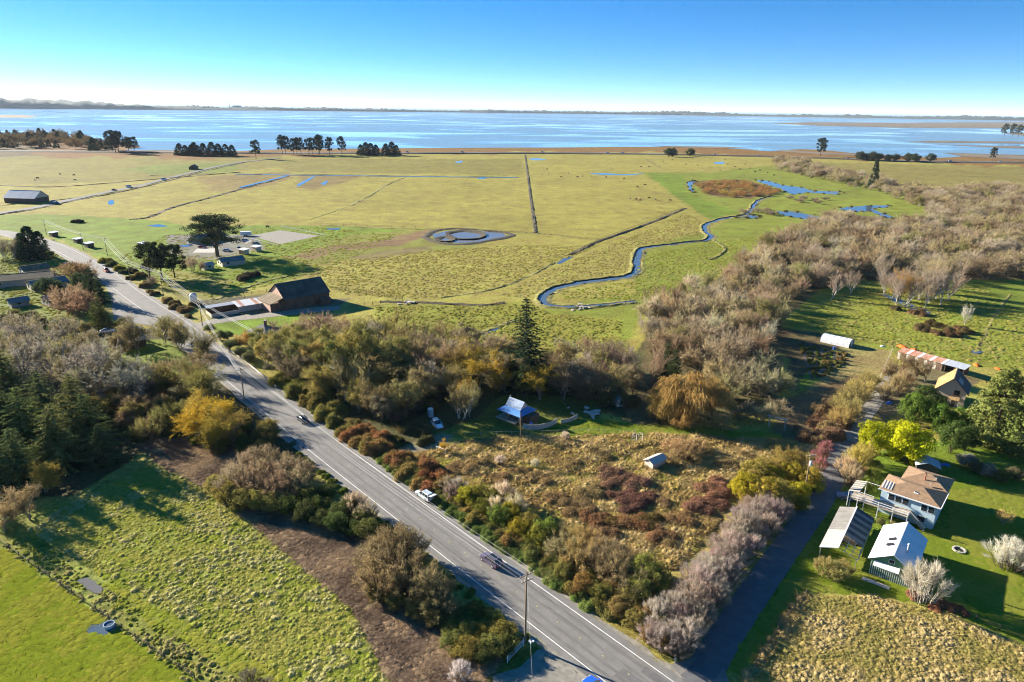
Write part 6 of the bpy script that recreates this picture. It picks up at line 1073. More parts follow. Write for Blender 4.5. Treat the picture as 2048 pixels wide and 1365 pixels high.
def car(label, loc, rz, col, kind='suv', group=None, name='car', cat='car'):
    t = thing(name, label, cat, loc, rz, group); pm = 'paint_' + col; L, Wd = {'suv': (4.6, 1.86), 'sedan': (4.7, 1.82), 'wagon': (4.7, 1.8), 'van': (5.2, 1.95), 'pickup': (5.5, 1.9)}[kind]; h = L / 2; w = Wd / 2
    belt, roof = {'suv': (1.0, 1.66), 'sedan': (.92, 1.42), 'wagon': (.98, 1.60), 'van': (1.15, 2.2), 'pickup': (1.08, 1.78)}[kind]
    def sec(ww, z0, z1): return [(-ww, z0), (-ww * .98, (z0 + z1) * .5), (-ww * .9, z1), (ww * .9, z1), (ww * .98, (z0 + z1) * .5), (ww, z0)]
    hood = belt - .10
    loft([(-h, sec(w * .86, .45, belt - .22)), (-h + .12, sec(w * .95, .32, belt - .05)), (-h * .55, sec(w, .28, belt)), (h * .35, sec(w, .28, belt)), (h * .62, sec(w * .98, .28, hood)), (h - .15, sec(w * .93, .32, hood - .14)), (h, sec(w * .80, .42, hood - .30))]).obj('body', pm, t)
    c0, c1, r0, r1 = {'suv': (-h + .15, h * .42, -h + .55, h * .08), 'sedan': (-h * .78, h * .42, -h * .45, h * .05), 'wagon': (-h + .12, h * .42, -h + .40, h * .08), 'van': (-h + .05, h * .80, -h + .15, h * .5), 'pickup': (-h * .28, h * .42, -h * .18, h * .10)}[kind]
    def cs(ww, z0, z1): return [(-ww, z0), (-ww, z1), (ww, z1), (ww, z0)]
    g = MB(); a = [(c0, -w * .88, belt - .02), (c1, -w * .88, belt - .04), (c1, w * .88, belt - .04), (c0, w * .88, belt - .02), (r0, -w * .74, roof), (r1, -w * .74, roof), (r1, w * .74, roof), (r0, w * .74, roof)]
    g.add(a, [(3, 2, 1, 0), (4, 5, 6, 7), (0, 1, 5, 4), (1, 2, 6, 5), (2, 3, 7, 6), (3, 0, 4, 7)]); g.obj('windows', 'car_glass', t)
    MB().add([(r0 - .03, -w * .76, roof - .04), (r1 + .05, -w * .76, roof - .04), (r1 + .05, w * .76, roof - .04), (r0 - .03, w * .76, roof - .04), (r0 + .1, -w * .66, roof + .05), (r1 - .12, -w * .66, roof + .05), (r1 - .12, w * .66, roof + .05), (r0 + .1, w * .66, roof + .05)], [(3, 2, 1, 0), (4, 5, 6, 7), (0, 1, 5, 4), (1, 2, 6, 5), (2, 3, 7, 6), (3, 0, 4, 7)]).obj('roof', pm, t)
    for s in (-1, 1):
        for f_ in (0.0, .36, .68, 1.0):
            b0 = c0 + (c1 - c0) * f_; b1 = r0 + (r1 - r0) * f_; MB().tube((b0, s * w * .895, belt - .03), (b1, s * w * .755, roof - .02), .045, n=4).obj('pillar', pm, t)
        for x in (-h * .58, h * .62):
            wh = MB().tube((x, s * (w - .20), .34), (x, s * (w + .015), .34), .34, n=14).obj('wheel', 'tyre', t); MB().tube((x, s * (w + .01), .34), (x, s * (w + .03), .34), .2, n=10).obj('rim', 'rim', wh)
        MB().box(h - .22, h - .03, s * w * .62 - .18, s * w * .62 + .18, hood - .36, hood - .2).obj('headlight', 'white_lamp', t); MB().box(-h - .01, -h + .16, s * w * .72 - .14, s * w * .72 + .14, belt - .34, belt - .1).obj('taillight', 'red_lamp', t); MB().box(h * .30, h * .36, s * w * .98, s * (w * .98 + .2), belt - .02, belt + .14).obj('mirror', pm, t)
    MB().box(-h - .02, -h + .06, -.26, .26, .55, .68).obj('number_plate', 'white_lamp', t)
    if kind in ('suv', 'wagon') and col == 'mauve': MB().box(r0 + .3, r1 - .15, -w * .5, w * .5, roof + .05, roof + .062).obj('glass_roof', 'car_glass', t)
    if kind == 'pickup': MB().box(-h + .15, -h * .32, -w * .8, w * .8, belt - .05, belt + .01).obj('bed', 'tyre', t)
    return t
def on_road(s, off, back=False):
    p, a = road_at(s, off); return (p.x, p.y, .055), a + (math.pi if back else 0)
def arc_of(px):
    q = G(*px); L = np.concatenate([[0], np.cumsum(np.linalg.norm(np.diff(rline, axis=0), axis=1))]); i = np.argmin(np.hypot(rline[:, 0] - q.x, rline[:, 1] - q.y)); return L[i]
l, a = on_road(arc_of((972, 1122)), 1.9); car('mauve grey crossover driving up the road by the tall pole', l, a, 'mauve', 'suv')
l, a = on_road(arc_of((602, 842)), 1.7); car('dark navy sedan on the shaded stretch of road', l, a, 'navy', 'sedan')
l, a = on_road(arc_of((838, 995)), -1.5); pk = car('pale silver wagon parked on the verge with raised tailgate', l, a, 'silver', 'wagon'); MB().slab([(-2.3, -.75, 1.62), (-2.3, .75, 1.62), (-3.2, .75, 1.85), (-3.2, -.75, 1.85)], .08).obj('tailgate', 'paint_silver', pk); MB().box(-1.0, 1.0, -.5, -.46, 1.70, 1.76).obj('roof_bar', 'tyre', pk); MB().box(-1.0, 1.0, .46, .5, 1.70, 1.76).obj('roof_bar', 'tyre', pk)
l, a = on_road(arc_of((212, 546)), 1.6); car('orange red pickup on the upper road', l, a, 'orange', 'pickup', name='pickup', cat='pickup')
l, a = on_road(arc_of((412, 690)), 5.4, True); car('grey car coming round the road curve behind bare trees', l, a, 'steel', 'sedan')
p = G(1196, 1384); car('bright blue car at the layby beside the edge line', (p.x, p.y, .03), math.radians(128), 'blue', 'sedan')
p = G(874, 853); car('white wagon parked on the shaded drive under the trees', (p.x, p.y, .02), math.radians(-62), 'white', 'suv')
p = G(1702, 1000); car('steel grey pickup parked beside the striped deck canopy', (p.x, p.y, .03), math.radians(158), 'steel', 'pickup', name='pickup', cat='pickup')
p = G(345, 675); car('white camper van behind the bare roadside trees', (p.x, p.y, .0), math.radians(70), 'white', 'van', name='van', cat='van')
p = G(215, 665); car('white sedan beside the pull out fir', (p.x, p.y, .0), math.radians(20), 'white', 'sedan'); p = G(270, 660); car('pale blue sedan among bare trees by the pull out', (p.x, p.y, .0), math.radians(20), 'pale', 'sedan')
p = G(116, 558); car('white car half hidden by the laurel bushes', (p.x, p.y, .0), math.radians(-10), 'white', 'sedan'); p = G(454, 503); car('pale blue car in the cypress yard', (p.x, p.y, .02), math.radians(10), 'pale', 'sedan')
p = G(492, 484); car('light blue car beside the gravel heap', (p.x, p.y, .02), math.radians(0), 'pale', 'suv'); p = G(478, 500); car('dark truck in the cypress yard', (p.x, p.y, .02), math.radians(120), 'steel', 'pickup', name='pickup', cat='pickup'); p = G(405, 496); car('dark red car under the cypress crown', (p.x, p.y, .02), 0.2, 'red', 'sedan')
for q, c, k in (((228, 382), 'navy', 'dark car on the country road below the hay barn'), ((258, 376), 'white', 'white van on the country road'), ((328, 361), 'white', 'second white van further along the country road'), ((108, 405), 'pale', 'pale car at the hay barn corner')):
    p = G(*q); car(k, (p.x, p.y, .3), math.radians(63), c, 'van' if 'van' in k else 'sedan', name='van' if 'van' in k else 'car', cat='van' if 'van' in k else 'car')
hv = car('small vehicle passing on the distant shore highway', (*G2(815, 306), .5), 0.0, 'white', 'van', 'vehicles on the shore highway', 'van', 'van')
for x, y in ((925, 306), (1085, 306), (1215, 307), (1245, 307), (1335, 309), (1430, 311), (1518, 313), (1695, 319), (1900, 324), (2000, 325)):
    o = copy_tree(hv); o.location = (*G2(x, y), .5)
# ================================================================== POLES, WIRES, FENCES AND SMALL THINGS
def pole(label, px, h, rz=0.0, arms=((-.5, 2.4),), r=.16, group=None):
    t = thing('utility_pole', label, 'pole', G(*px), rz, group); MB().tube((0, 0, -.3), (0, 0, h), r, r * .68, 9).obj('pole', 'pole_wood', t)
    for dz, w in arms:
        a = MB().box(-w / 2, w / 2, -.18, -.06, h + dz - .07, h + dz + .07).obj('crossarm', 'pole_wood', t)
        for x in (-w * .46, -w * .2, w * .2, w * .46): MB().lathe([(.05, h + dz + .07), (.07, h + dz + .15), (.03, h + dz + .26)], 7, (x, -.12)).obj('insulator', 'porcelain', a)
    return t
P1, P2, P3, P4 = (1050, 1287), (489, 803), (405, 652), (327, 592)
u1 = pole('tall wooden pole with crossarms beside the white gate', P1, 12.7, .62, ((-.5, 2.6), (-1.5, 2.0)), .19)
pole('wooden pole on the left verge of the shaded road', P2, 9.6, .75); pole('pole with transformer beside the cattle shed yard', P3, 9.2, .9); pole('pole beside the dark pines on the upper road', P4, 10, .8)
pole('leaning pole by the road farm hedge', (262, 565), 9.5, .8); pole('slim pole behind the largest white shack', (215, 512), 9.5, .8); pole('pole by the middle white shack', (167, 500), 9, .8); pole('pole at the bend with wires to the pasture', (93, 470), 9, .8)
lp = pole('short pole with pale crossarm and transformer by the lane', (1608, 990), 9.5, .3, ((-.4, 2.2),)); MB().lathe([(.25, 7.0), (.28, 7.1), (.28, 7.9), (.2, 8.05)], 10, (0, -.4)).obj('transformer', 'galv', lp)
pole('thin service pole rising from olive brambles', (678, 822), 5.5, .2, (), .1); pole('grey pole at the curved cabin fence', (1041, 878), 7, .2, (), .12); pole('thin pole before the feed shed field', (425, 606), 8, .2, (), .1); pole('short floodlight pole over the feed shed roof', (490, 605), 5.5, .2, ((-.1, 1.4),), .1)
def catenary(a, b, sag, n=12): return [a.lerp(b, i / n) - Vector((0, 0, sag * 4 * (i / n) * (1 - i / n))) for i in range(n + 1)]
def wire(label, a, b, sag, r=.022, group=None):
    o = MB().path(catenary(a, b, sag), r, 4).obj('overhead_wire', 'wire'); tag(o, label, 'wire', group); return o
def top(px, h): return G(*px) + Vector((0, 0, h))
far_end = Vector((4, 6, 12)); chain = [(P1, 12.4), (P2, 9.3), (P3, 9.0), (P4, 9.8), ((262, 565), 9.3), ((215, 512), 9.3), ((167, 500), 8.8), ((93, 470), 8.8)]
nm = ['gate pole and shaded road pole', 'shaded road pole and feed shed pole', 'feed shed pole and pine pole', 'pine pole and leaning pole', 'leaning pole and slim shack pole', 'slim shack pole and middle shack pole', 'middle shack pole and bend pole']
for i in range(len(chain) - 1):
    A, B = top(*chain[i]), top(*chain[i + 1]); d = (B - A).normalized(); s = Vector((-d.y, d.x, 0))
    for k, (o, dz) in enumerate([(-1.1, .15), (-.45, .15), (.5, .15), (1.1, .15), (.15, -1.6)]):
        if i == 1 and k < 2: continue
        wire('thin cable hanging between ' + nm[i], A + s * o + Vector((0, 0, dz)), B + s * o + Vector((0, 0, dz)), .012 * (B - A).length, .013 if i == 0 else .036, 'cables between ' + nm[i])
A = top(P1, 12.4)
for k, o in enumerate((0.0,)): wire('thin cable leaving the gate pole along the layby', A + Vector((o * .8, o * .6, .15)), far_end + Vector((o * .8, o * .6, 0)), .5, .009)
for k, o in enumerate((-.5, .5)): wire('thin cable from feed shed pole over the guard rail', top(P3, 9) + Vector((o * .5, o * .5, .1)), top((675, 800), 9) + Vector((o * .5, o * .5, 0)), 1.0, .045, 'cables over the guard rail')
MB().tube(G(1012, 1318) + Vector((0, 0, 0)), G(1012, 1318) + Vector((1.2, 1.2, 2.2)), .05, n=6).obj('guy_guard', 'yellow_paint', u1); bpy.data.objects['guy_guard'].matrix_parent_inverse = Matrix.LocRotScale(u1.location, u1.rotation_euler.to_quaternion(), None).inverted()
# guard rail
grl = smooth_line(GP([(450, 698), (480, 718), (510, 742), (540, 766), (552, 777)]), 6); gr = thing('guard_rail', 'whitewashed concrete guard rail along the right road edge', 'guard rail', (0, 0, 0)); ribbon('rail', grl, [(-.12, .35), (-.12, .85), (.12, .85), (.12, .35)], 'concrete', None, parent=gr, smooth=False)
for p in grl[::2]: MB().box(p[0] - .12, p[0] + .12, p[1] - .12, p[1] + .12, -.1, .8).obj('post', 'concrete', gr)
def fence(label, pts, h=1.2, rails=(.4, .75, 1.1), step=2.5, m='dark_wood', r=.05, name='fence', solid=False, group=None):
    P = smooth_line(GP(pts), 1) if len(pts) > 2 else GP(pts); L = np.concatenate([[0], np.cumsum(np.linalg.norm(np.diff(P, axis=0), axis=1))]); n = max(2, int(L[-1] / step) + 1); s = np.linspace(0, L[-1], n); Q = np.stack([np.interp(s, L, P[:, k]) for k in (0, 1)], 1); t = thing(name, label, 'fence', (Q[0][0], Q[0][1], 0), 0, group); o = Q[0]
    for q in Q: MB().box(q[0] - o[0] - r * 1.3, q[0] - o[0] + r * 1.3, q[1] - o[1] - r * 1.3, q[1] - o[1] + r * 1.3, -.1, h).obj('post', m, t)
    for a, b in zip(Q[:-1], Q[1:]):
        a, b = a - o, b - o
        if solid: MB().slab([(a[0], a[1], .05), (b[0], b[1], .05), (b[0], b[1], h - .08), (a[0], a[1], h - .08)], .06).obj('plank_panel', m, t)
        else:
            for z in rails: MB().tube((*a, z), (*b, z), r * .7, n=4).obj('rail', m, t)
    return t
fence('curved weathered plank fence beside the blue roofed cabin', [(1046, 858), (1062, 861), (1080, 860), (1100, 855), (1114, 847)], 1.5, step=1.0, m='weathered', solid=True, name='plank_fence')
fence('short plank fence holding the raised planting bed', [(1122, 848), (1140, 845), (1155, 836)], 1.2, step=1.2, m='weathered', solid=True, name='plank_fence')
fence('dark rail corral fence from barn corner to paddock end', [(660, 578), (700, 583), (760, 592), (805, 600)], 1.5, step=3.0); fence('dark rail corral fence closing the barn paddock', [(805, 600), (770, 606), (730, 612), (700, 618)], 1.5, step=3.0); fence('long rail fence behind the feed shed', [(400, 610), (450, 598), (500, 590), (548, 583)], 1.4, step=3.0)
fence('white board fence beside the riding arena', [(562, 455), (600, 462), (650, 473)], 1.3, step=3, m='white_trim'); fence('pale kerb fence on the near side of the arena', [(500, 478), (530, 486), (555, 492)], .7, (.3, .6), 3, 'white_trim')
gt = fence('white five bar gate beside the tall pole', [(1047, 1292), (1030, 1310), (1015, 1326)], 1.25, (.25, .5, .75, 1.0, 1.2), 3.0, 'white_trim', .05, 'gate'); gt['category'] = 'gate'
fence('grey rail joining the gate to the green bushes', [(1047, 1288), (1022, 1272)], 1.1, (.95,), 4, 'grey_board'); fence('grey rail fence dividing the dry lot', [(975, 955), (1040, 962), (1096, 950), (1116, 945), (1170, 925), (1240, 905), (1275, 885)], 1.2, (.4, .8), 4, 'dark_wood'); fence('wire and post fence along the green path', [(930, 872), (1040, 870), (1100, 868), (1160, 866), (1270, 868)], 1.1, (.9,), 3.5, 'grey_board', .035)
fence('split rail fence along the lawn and dry field', [(1612, 1190), (1560, 1255), (1505, 1340), (1480, 1385)], 1.0, (.5, .9), 3.5, 'dark_wood'); fence('dark fence at the lower edge of the lawn', [(1860, 1215), (1950, 1240), (2048, 1282)], 1.1, (.5, .9), 3.0, 'dark_wood'); fence('old fence line above the mown field', [(0, 1085), (130, 1178), (250, 1262), (390, 1360)], 1.0, (.5, .85), 3.5, 'dark_wood', .04)
fence('wire fence behind the garden plot', [(1785, 700), (1770, 735), (1755, 770)], 1.2, (.9,), 3, 'grey_board', .04); fence('pasture fence along the diagonal ditch', [(1366, 417), (1290, 447), (1200, 480), (1130, 515)], 1.1, (.5, .9), 6, 'dark_wood', .06); fence('pasture fence across the middle field', [(640, 450), (860, 458), (1070, 468), (1200, 481)], 1.1, (.5, .9), 8, 'dark_wood', .06)
# gateway and trellis
ar = thing('garden_gateway', 'grey timber gateway of two posts and a double lintel', 'gateway', G(1553, 858), math.radians(-35)); [MB().box(x - .12, x + .12, -.12, .12, -.1, 3.0).obj('post', 'grey_board', ar) for x in (-1.9, 1.9)]; MB().box(-2.5, 2.5, -.16, .16, 3.0, 3.2).obj('lintel', 'grey_board', ar); MB().box(-1.9, 1.9, -.07, .07, 2.5, 2.65).obj('tie_beam', 'grey_board', ar)
for k, (p, rz) in enumerate((((1268, 884), .3), ((1280, 883), .3))):
    t = thing('garden_hoop', 'white hooped trellis standing in the dry lot', 'trellis', G(*p), rz, 'white hooped trellises in the lot'); MB().path([(-.6, 0, 0), (-.6, 0, 1.7), (-.42, 0, 2.2), (0, 0, 2.4), (.42, 0, 2.2), (.6, 0, 1.7), (.6, 0, 0)], .05, 5).obj('hoop', 'white_trim', t); [MB().tube((-.6, 0, z), (.6, 0, z), .025, n=4).obj('bar', 'white_trim', t) for z in (.6, 1.2, 1.7)]
gf = thing('barrier', 'white topped wooden barrier at the drive mouth', 'barrier', G(882, 905), -.6); [MB().box(x - .06, x + .06, -.06, .06, -.1, 1.1).obj('post', 'white_trim', gf) for x in (-1.4, 1.4)]; MB().box(-1.5, 1.5, -.06, .06, 1.0, 1.15).obj('bar', 'white_trim', gf)
def barrel(label, px, m, r=.35, h=.9, z=0):
    t = thing('barrel', label, 'barrel', G(*px) + Vector((0, 0, z))); MB().lathe([(r * .9, 0), (r, .1), (r, h * .5), (r * 1.04, h * .52), (r, h * .55), (r, h - .1), (r * .9, h)], 14).obj('drum', m, t); MB().lathe([(r * .8, h), (r * .8, h + .03)], 12).obj('lid', m, t)
barrel('blue plastic barrel inside the curved cabin fence', (1062, 852), 'tarp_blue', .45, 1.0); barrel('blue barrel in front of the tunnel greenhouse', (1668, 700), 'tarp_blue', .45, 1.1)
bt = thing('water_trough', 'oval blue stock trough beside the puddle', 'trough', G(219, 1254), .6); MB().lathe([(.55, .0), (.72, .05), (.78, .6), (.70, .6), (.66, .12), (.05, .1)], 18).obj('tub', 'tank_blue', bt); MB().lathe([(.68, .42), (.68, .44)], 18).obj('water', 'creek_water', bt)
mb = thing('mailboxes', 'pair of grey mailboxes on a post by the layby', 'mailbox', G(1063, 1296), .6); MB().box(-.05, .05, -.05, .05, -.1, 1.1).obj('post', 'pole_wood', mb); [MB().prism_y([(x - .14, 1.1), (x + .14, 1.1), (x + .14, 1.3), (x + .08, 1.4), (x - .08, 1.4), (x - .14, 1.3)], -.3, .3).obj('box', 'galv', mb) for x in (-.25, .25)]
fr = thing('fire_ring', 'round stone fire ring on the lawn', 'fire ring', G(1918, 1101))
for i in range(11): a = i * 6.283 / 11; MB().box(-.22, .22, -.15, .15, 0, .25).obj('stone', 'concrete', fr, (math.cos(a) * .95, math.sin(a) * .95, 0), a + 1.57)
MB().lathe([(.8, 0), (.78, .05)], 14).obj('ash', 'black', fr)
hd = thing('fire_hydrant', 'cream fire hydrant at the lane corner', 'hydrant', G(1350, 1325)); MB().lathe([(.16, 0), (.14, .1), (.13, .6), (.17, .65), (.13, .8), (.04, .9)], 10).obj('barrel', 'cream', hd); MB().tube((-.22, 0, .5), (.22, 0, .5), .07, n=8).obj('nozzle', 'cream', hd)
for k, (p, l, m) in enumerate([((1805, 695), 'orange safety netting heaped behind the rusty shed', 'orange_net'), ((1828, 702), 'orange netting bundle along the rusty shed roof', 'orange_net'), ((1953, 731), 'orange netting lump past the grey shed end', 'orange_net'), ((1995, 738), 'small orange netting heap near the big conifer', 'orange_net'), ((1890, 930), 'blue tarp heap in the conifer shade', 'tarp_blue'), ((1778, 806), 'blue tarp bundle beside the gravel track', 'tarp_blue'), ((902, 990), 'blue bag in the hedge above the parked car', 'tarp_blue'), ((1765, 693), 'white sack at the garden corner', 'white_trim'), ((505, 487), 'grey gravel heap in the cypress yard', 'gravel'), ((1185, 825), 'grey pile of scrap boards on the green path', 'weathered'), ((818, 607), 'pale rubble heap beyond the corral corner', 'concrete'), ((1165, 616), 'pale rubble crossing in the creek bend', 'concrete'), ((208, 532), 'blue bin at the upper road edge', 'tarp_blue')]):
    rs = np.random.RandomState(k); s = {8: 3.2, 9: 2.2, 10: 2.4, 11: 3.2, 6: .5, 7: .7, 12: .8, 4: .8, 5: .9, 3: .8, 2: 1.1}.get(k, 1.5); c = G(*p); t = thing({8: 'gravel_heap', 9: 'scrap_pile', 10: 'rubble_heap', 11: 'rubble_heap', 12: 'bin', 7: 'sack', 6: 'bag'}.get(k, 'netting_heap' if 'net' in l else 'tarp_heap'), l, 'heap' if k not in (6, 7, 12) else ('bag' if k != 12 else 'bin'), c, rs.rand() * 3)
    n = 14 if k in (9, 10, 11) else 1
    for j in range(n):
        if n > 1: x, y = rs.normal(size=2) * s * .7; z = max(0, .5 - math.hypot(x, y) * .12); b = rs.uniform(.3, .9); MB().box(-b, b, -b * .5, b * .5, -.1, .25).obj('chunk', m, t, (x, y, z), rs.rand() * 6)
        else:
            g_ = 9; xs = np.linspace(-1, 1, g_); X, Y = np.meshgrid(xs, xs); Z = np.clip(1 - X ** 2 - Y ** 2, 0, 1) ** .6 * s * .5 * (.6 + .7 * rs.rand(g_, g_)) - .08; i = np.arange(g_ * g_).reshape(g_, g_); link('pile', np_mesh('pile', np.stack([X * s * 1.5, Y * s * .8, Z], -1).reshape(-1, 3), np.stack([i[:-1, :-1], i[:-1, 1:], i[1:, 1:], i[1:, :-1]], -1).reshape(-1, 4), [m]), t)
# garden rows
rs = np.random.RandomState(3)
for i in range(7):
    a = GP([(1600 + i * 14, 690 + i * 3), (1625 + i * 8, 760 - i * 4)]); ribbon('garden_bed', np.stack([np.linspace(a[0][k], a[1][k], 12) for k in (0, 1)], 1), [(-.5, .035), (.5, .035)], 'mud', jitter=.5, seed=i)
    for j in range(9): p = a[0] + (a[1] - a[0]) * (j + rs.rand()) / 9; plant('bramble', (p[0] + rs.normal() * .4 + .6, p[1] + rs.normal() * .4), rs.uniform(.4, 1.0), [(.14, .13, .04), (.10, .12, .03), (.20, .13, .05), (.17, .16, .05)][rs.randint(4)], 'low crop plant in the vegetable garden rows', 'crop plants of the vegetable garden', px=False, wide=.9)
# cattle in the pasture: body, legs, neck and head in one mesh each
def cow_mesh(m):
    c = loft([(-1.05, [(-.25, .8), (-.3, 1.1), (-.15, 1.35), (.15, 1.35), (.3, 1.1), (.25, .8)]), (-.5, [(-.36, .62), (-.42, 1.0), (-.2, 1.42), (.2, 1.42), (.42, 1.0), (.36, .62)]), (.4, [(-.34, .6), (-.40, 1.0), (-.2, 1.42), (.2, 1.42), (.40, 1.0), (.34, .6)]), (.85, [(-.22, .75), (-.27, 1.05), (-.13, 1.38), (.13, 1.38), (.27, 1.05), (.22, .75)]), (1.2, [(-.14, .75), (-.16, .95), (-.09, 1.2), (.09, 1.2), (.16, .95), (.14, .75)]), (1.65, [(-.09, .5), (-.1, .6), (-.06, .72), (.06, .72), (.1, .6), (.09, .5)])])
    for x in (-.85, .7):
        for y in (-.24, .24): c.tube((x, y, .75), (x + .04, y, 0), .10, .06, 6)
    c.tube((-1.05, 0, 1.3), (-1.2, 0, .6), .04, .03, 5); return c.mesh('cow', m)
mat('cow_black', (.02, .018, .017), .8); mat('cow_brown', (.20, .085, .04), .8); mat('cow_cream', (.55, .45, .32), .8); cows = [cow_mesh(m) for m in ('cow_black', 'cow_brown', 'cow_cream')]; rs = np.random.RandomState(12)
CP = [(1260, 400, 2), (1278, 398, 2), (1272, 401, 1), (1280, 402, 1), (1298, 398, 1), (1311, 401, 0), (1340, 403, 1), (1290, 372, 0), (1275, 375, 0)] + [(x, y, 0) for x, y in ((1084, 350), (1096, 348), (1122, 355), (1137, 348), (1155, 356), (1165, 354), (1182, 354), (1212, 356), (1248, 359), (1222, 338), (1298, 335), (1282, 335), (1326, 325), (1345, 321), (1372, 330), (1385, 318), (1395, 332), (1420, 320), (1440, 342), (1455, 330), (1470, 335), (1480, 340), (1490, 330), (1500, 338), (1510, 345), (1520, 342), (1535, 347), (1548, 352), (1420, 335), (1450, 320), (1094, 340), (75, 358), (120, 350), (148, 352), (150, 362), (70, 362), (535, 456))]
for x, y, k in CP:
    o = link('cow', cows[k], None, G(x, y) - Vector((0, 0, .02)), rs.rand() * 6.28, rs.uniform(1.0, 1.2)); tag(o, ['black cow grazing in the open pasture', 'brown cow in the herd near the diagonal ditch', 'cream cow lying in the herd near the diagonal ditch'][k].replace('lying ', '') if (x, y) != (535, 456) else 'dark horse standing behind the riding arena', 'cow' if x != 535 else 'horse', None if x == 535 else ['black cows in the pasture', 'brown cows by the ditch', 'cream cows by the ditch'][k])

# ================================================================== GRASS
foliage_mat('grass', .3, .8, 1.6)
def tuft(seed, n=34, h=.55, r=.35, w=.035, lean=.5):
    rs = np.random.RandomState(seed); a = rs.rand(n) * 6.28; q = rs.rand(n) ** .7 * r; P = np.stack([np.cos(a) * q, np.sin(a) * q, np.full(n, -.05)], 1); D = np.stack([np.cos(a) * lean * (q / r + .3), np.sin(a) * lean * (q / r + .3), np.ones(n)], 1) + rs.normal(size=(n, 3)) * .18; D = D * (h * rs.uniform(.5, 1.1, (n, 1))); V, f = twig_tris(P, D, w * (.6 + .8 * rs.rand(n)), rs); return V, f, rs.rand(n)
def hummock(seed, n, r, w, lean, name):
    """a tussock: a small uneven dome of matted grass with loose blades standing out of it; unit height."""
    rs = np.random.RandomState(seed); p = Pile(); R, S = 4, 8; V = [[0, 0, .62]]; f3 = []; f4 = []
    for i in range(1, R + 1):
        for k in range(S): a = 6.283 * (k + .5 * (i % 2)) / S; q = r * 1.25 * i / R * (.8 + .4 * rs.rand()); V.append([math.cos(a) * q, math.sin(a) * q, (.62 * math.cos(1.5 * i / R) ** .8) * (.75 + .5 * rs.rand()) if i < R else -.12])
    for k in range(S): f3.append([0, 1 + k, 1 + (k + 1) % S])
    for i in range(R - 1):
        for k in range(S): a, b = 1 + i * S, 1 + (i + 1) * S; f4.append([a + k, b + k, b + (k + 1) % S, a + (k + 1) % S])
    V = np.array(V, float) * np.array([1, 1, (.5 if lean > 1.2 else 1)]); p.add(V, np.array(f3), .35 + .4 * rs.rand(len(f3))); p.add(np.zeros((0, 3)), np.array(f4) - p.n, .35 + .4 * rs.rand(len(f4)))
    V, f, lv = tuft(seed, n, 1.0, r, w, lean); p.add(V, f, .4 + .6 * lv)
    return p.mesh(name + '_tussock', 'grass')
PUD = [[(166, 1250), (215, 1241), (234, 1255), (216, 1274), (178, 1274)], [(152, 1160), (175, 1154), (210, 1178), (191, 1189), (163, 1173)]]; CL = rline + normals2(rline) * 3.5; PULL = [(186, 545), (206, 566), (222, 592), (225, 625), (228, 640), (300, 652), (420, 705), (400, 660), (330, 622), (262, 580)]; ARENA = [(498, 472), (560, 460), (642, 472), (560, 490)]; YARD = [(370, 470), (510, 468), (530, 500), (430, 512), (375, 510)]
def grass_patch(name, label, poly, dens, cols, hs, ws, seed, w=.05, r=.4, n=18, clump=None, sub=None, lean=.5):
    """thousands of tufts joined into one object, each tuft with its own tone; the colours are the grass's own."""
    P = GP(poly); A = abs(sum(P[i - 1][0] * P[i][1] - P[i][0] * P[i - 1][1] for i in range(len(P)))) / 2; N = int(A * dens * 1.25); rs = np.random.RandomState(seed); x0, y0 = P.min(0); x1, y1 = P.max(0); X = rs.uniform(x0, x1, N * 4); Y = rs.uniform(y0, y1, N * 4); m = inpoly(X, Y, P); X, Y = X[m][:N], Y[m][:N]
    if clump is not None:
        c = fbm(X, Y, clump, 2, seed); keep = c > np.quantile(c, .45); X, Y = X[keep], Y[keep]
    sub = (sub or []) + ([PULL, ARENA, YARD] if P[:, 1].max() > 250 else [])
    k = (dpoly(X, Y, CL, False) > 6.0) & (dpoly(X, Y, lane, False) > 3.0); X, Y = X[k], Y[k]
    sub = sub + PUD
    if sub:
        for s in sub:
            k = ~inpoly(X, Y, GP(s)); X, Y = X[k], Y[k]
    pn = fbm(X, Y, 5.0, 3, seed + 7); rk = np.clip((pn - .5) * 3.2 + .5 + rs.normal(size=len(X)) * .22, 0, .999); ci = (rk * len(cols)).astype(int); sets = []
    for j, c in enumerate(cols):
        me = hummock(seed * 10 + j, n, r, w, lean, name); mm = foliage_fixed('grass_%s_%d' % (name, j), c); me.materials.clear(); me.materials.append(mm)
        k = ci == j; q = k.sum(); g = np.clip(np.exp(rs.normal(size=q) * .30), .5, 1.6); h = rs.uniform(*hs, q) * g ** .6 * (.6 + .8 * pn[k]); ww = rs.uniform(*ws, q) * g; sets.append((me, c, np.stack([X[k], Y[k], np.zeros(q)], 1), rs.rand(q) * 6.28, np.stack([ww, ww, h], 1)))
    return stuff_instances(name, label, sets)
FIELD = [(310, 930), (430, 990), (560, 1100), (700, 1220), (775, 1365), (790, 1420), (480, 1420), (640, 1385), (420, 1268), (225, 1163), (60, 1060), (140, 1005)]
grass_patch('tussock_grass', 'pale tussocks over the yellow green field left of the cut strip', FIELD, 1.7, [(.27, .265, .06), (.25, .26, .05), (.30, .28, .075), (.35, .32, .12)], (.22, .42), (.5, .95), 51, .05, .42, 30, None)
grass_patch('field_grass', 'short yellow green grass between the tussocks', FIELD, 4.0, [(.20, .23, .03), (.25, .25, .04), (.29, .265, .06)], (.10, .2), (.6, 1.0), 52, .05, .45, 14)
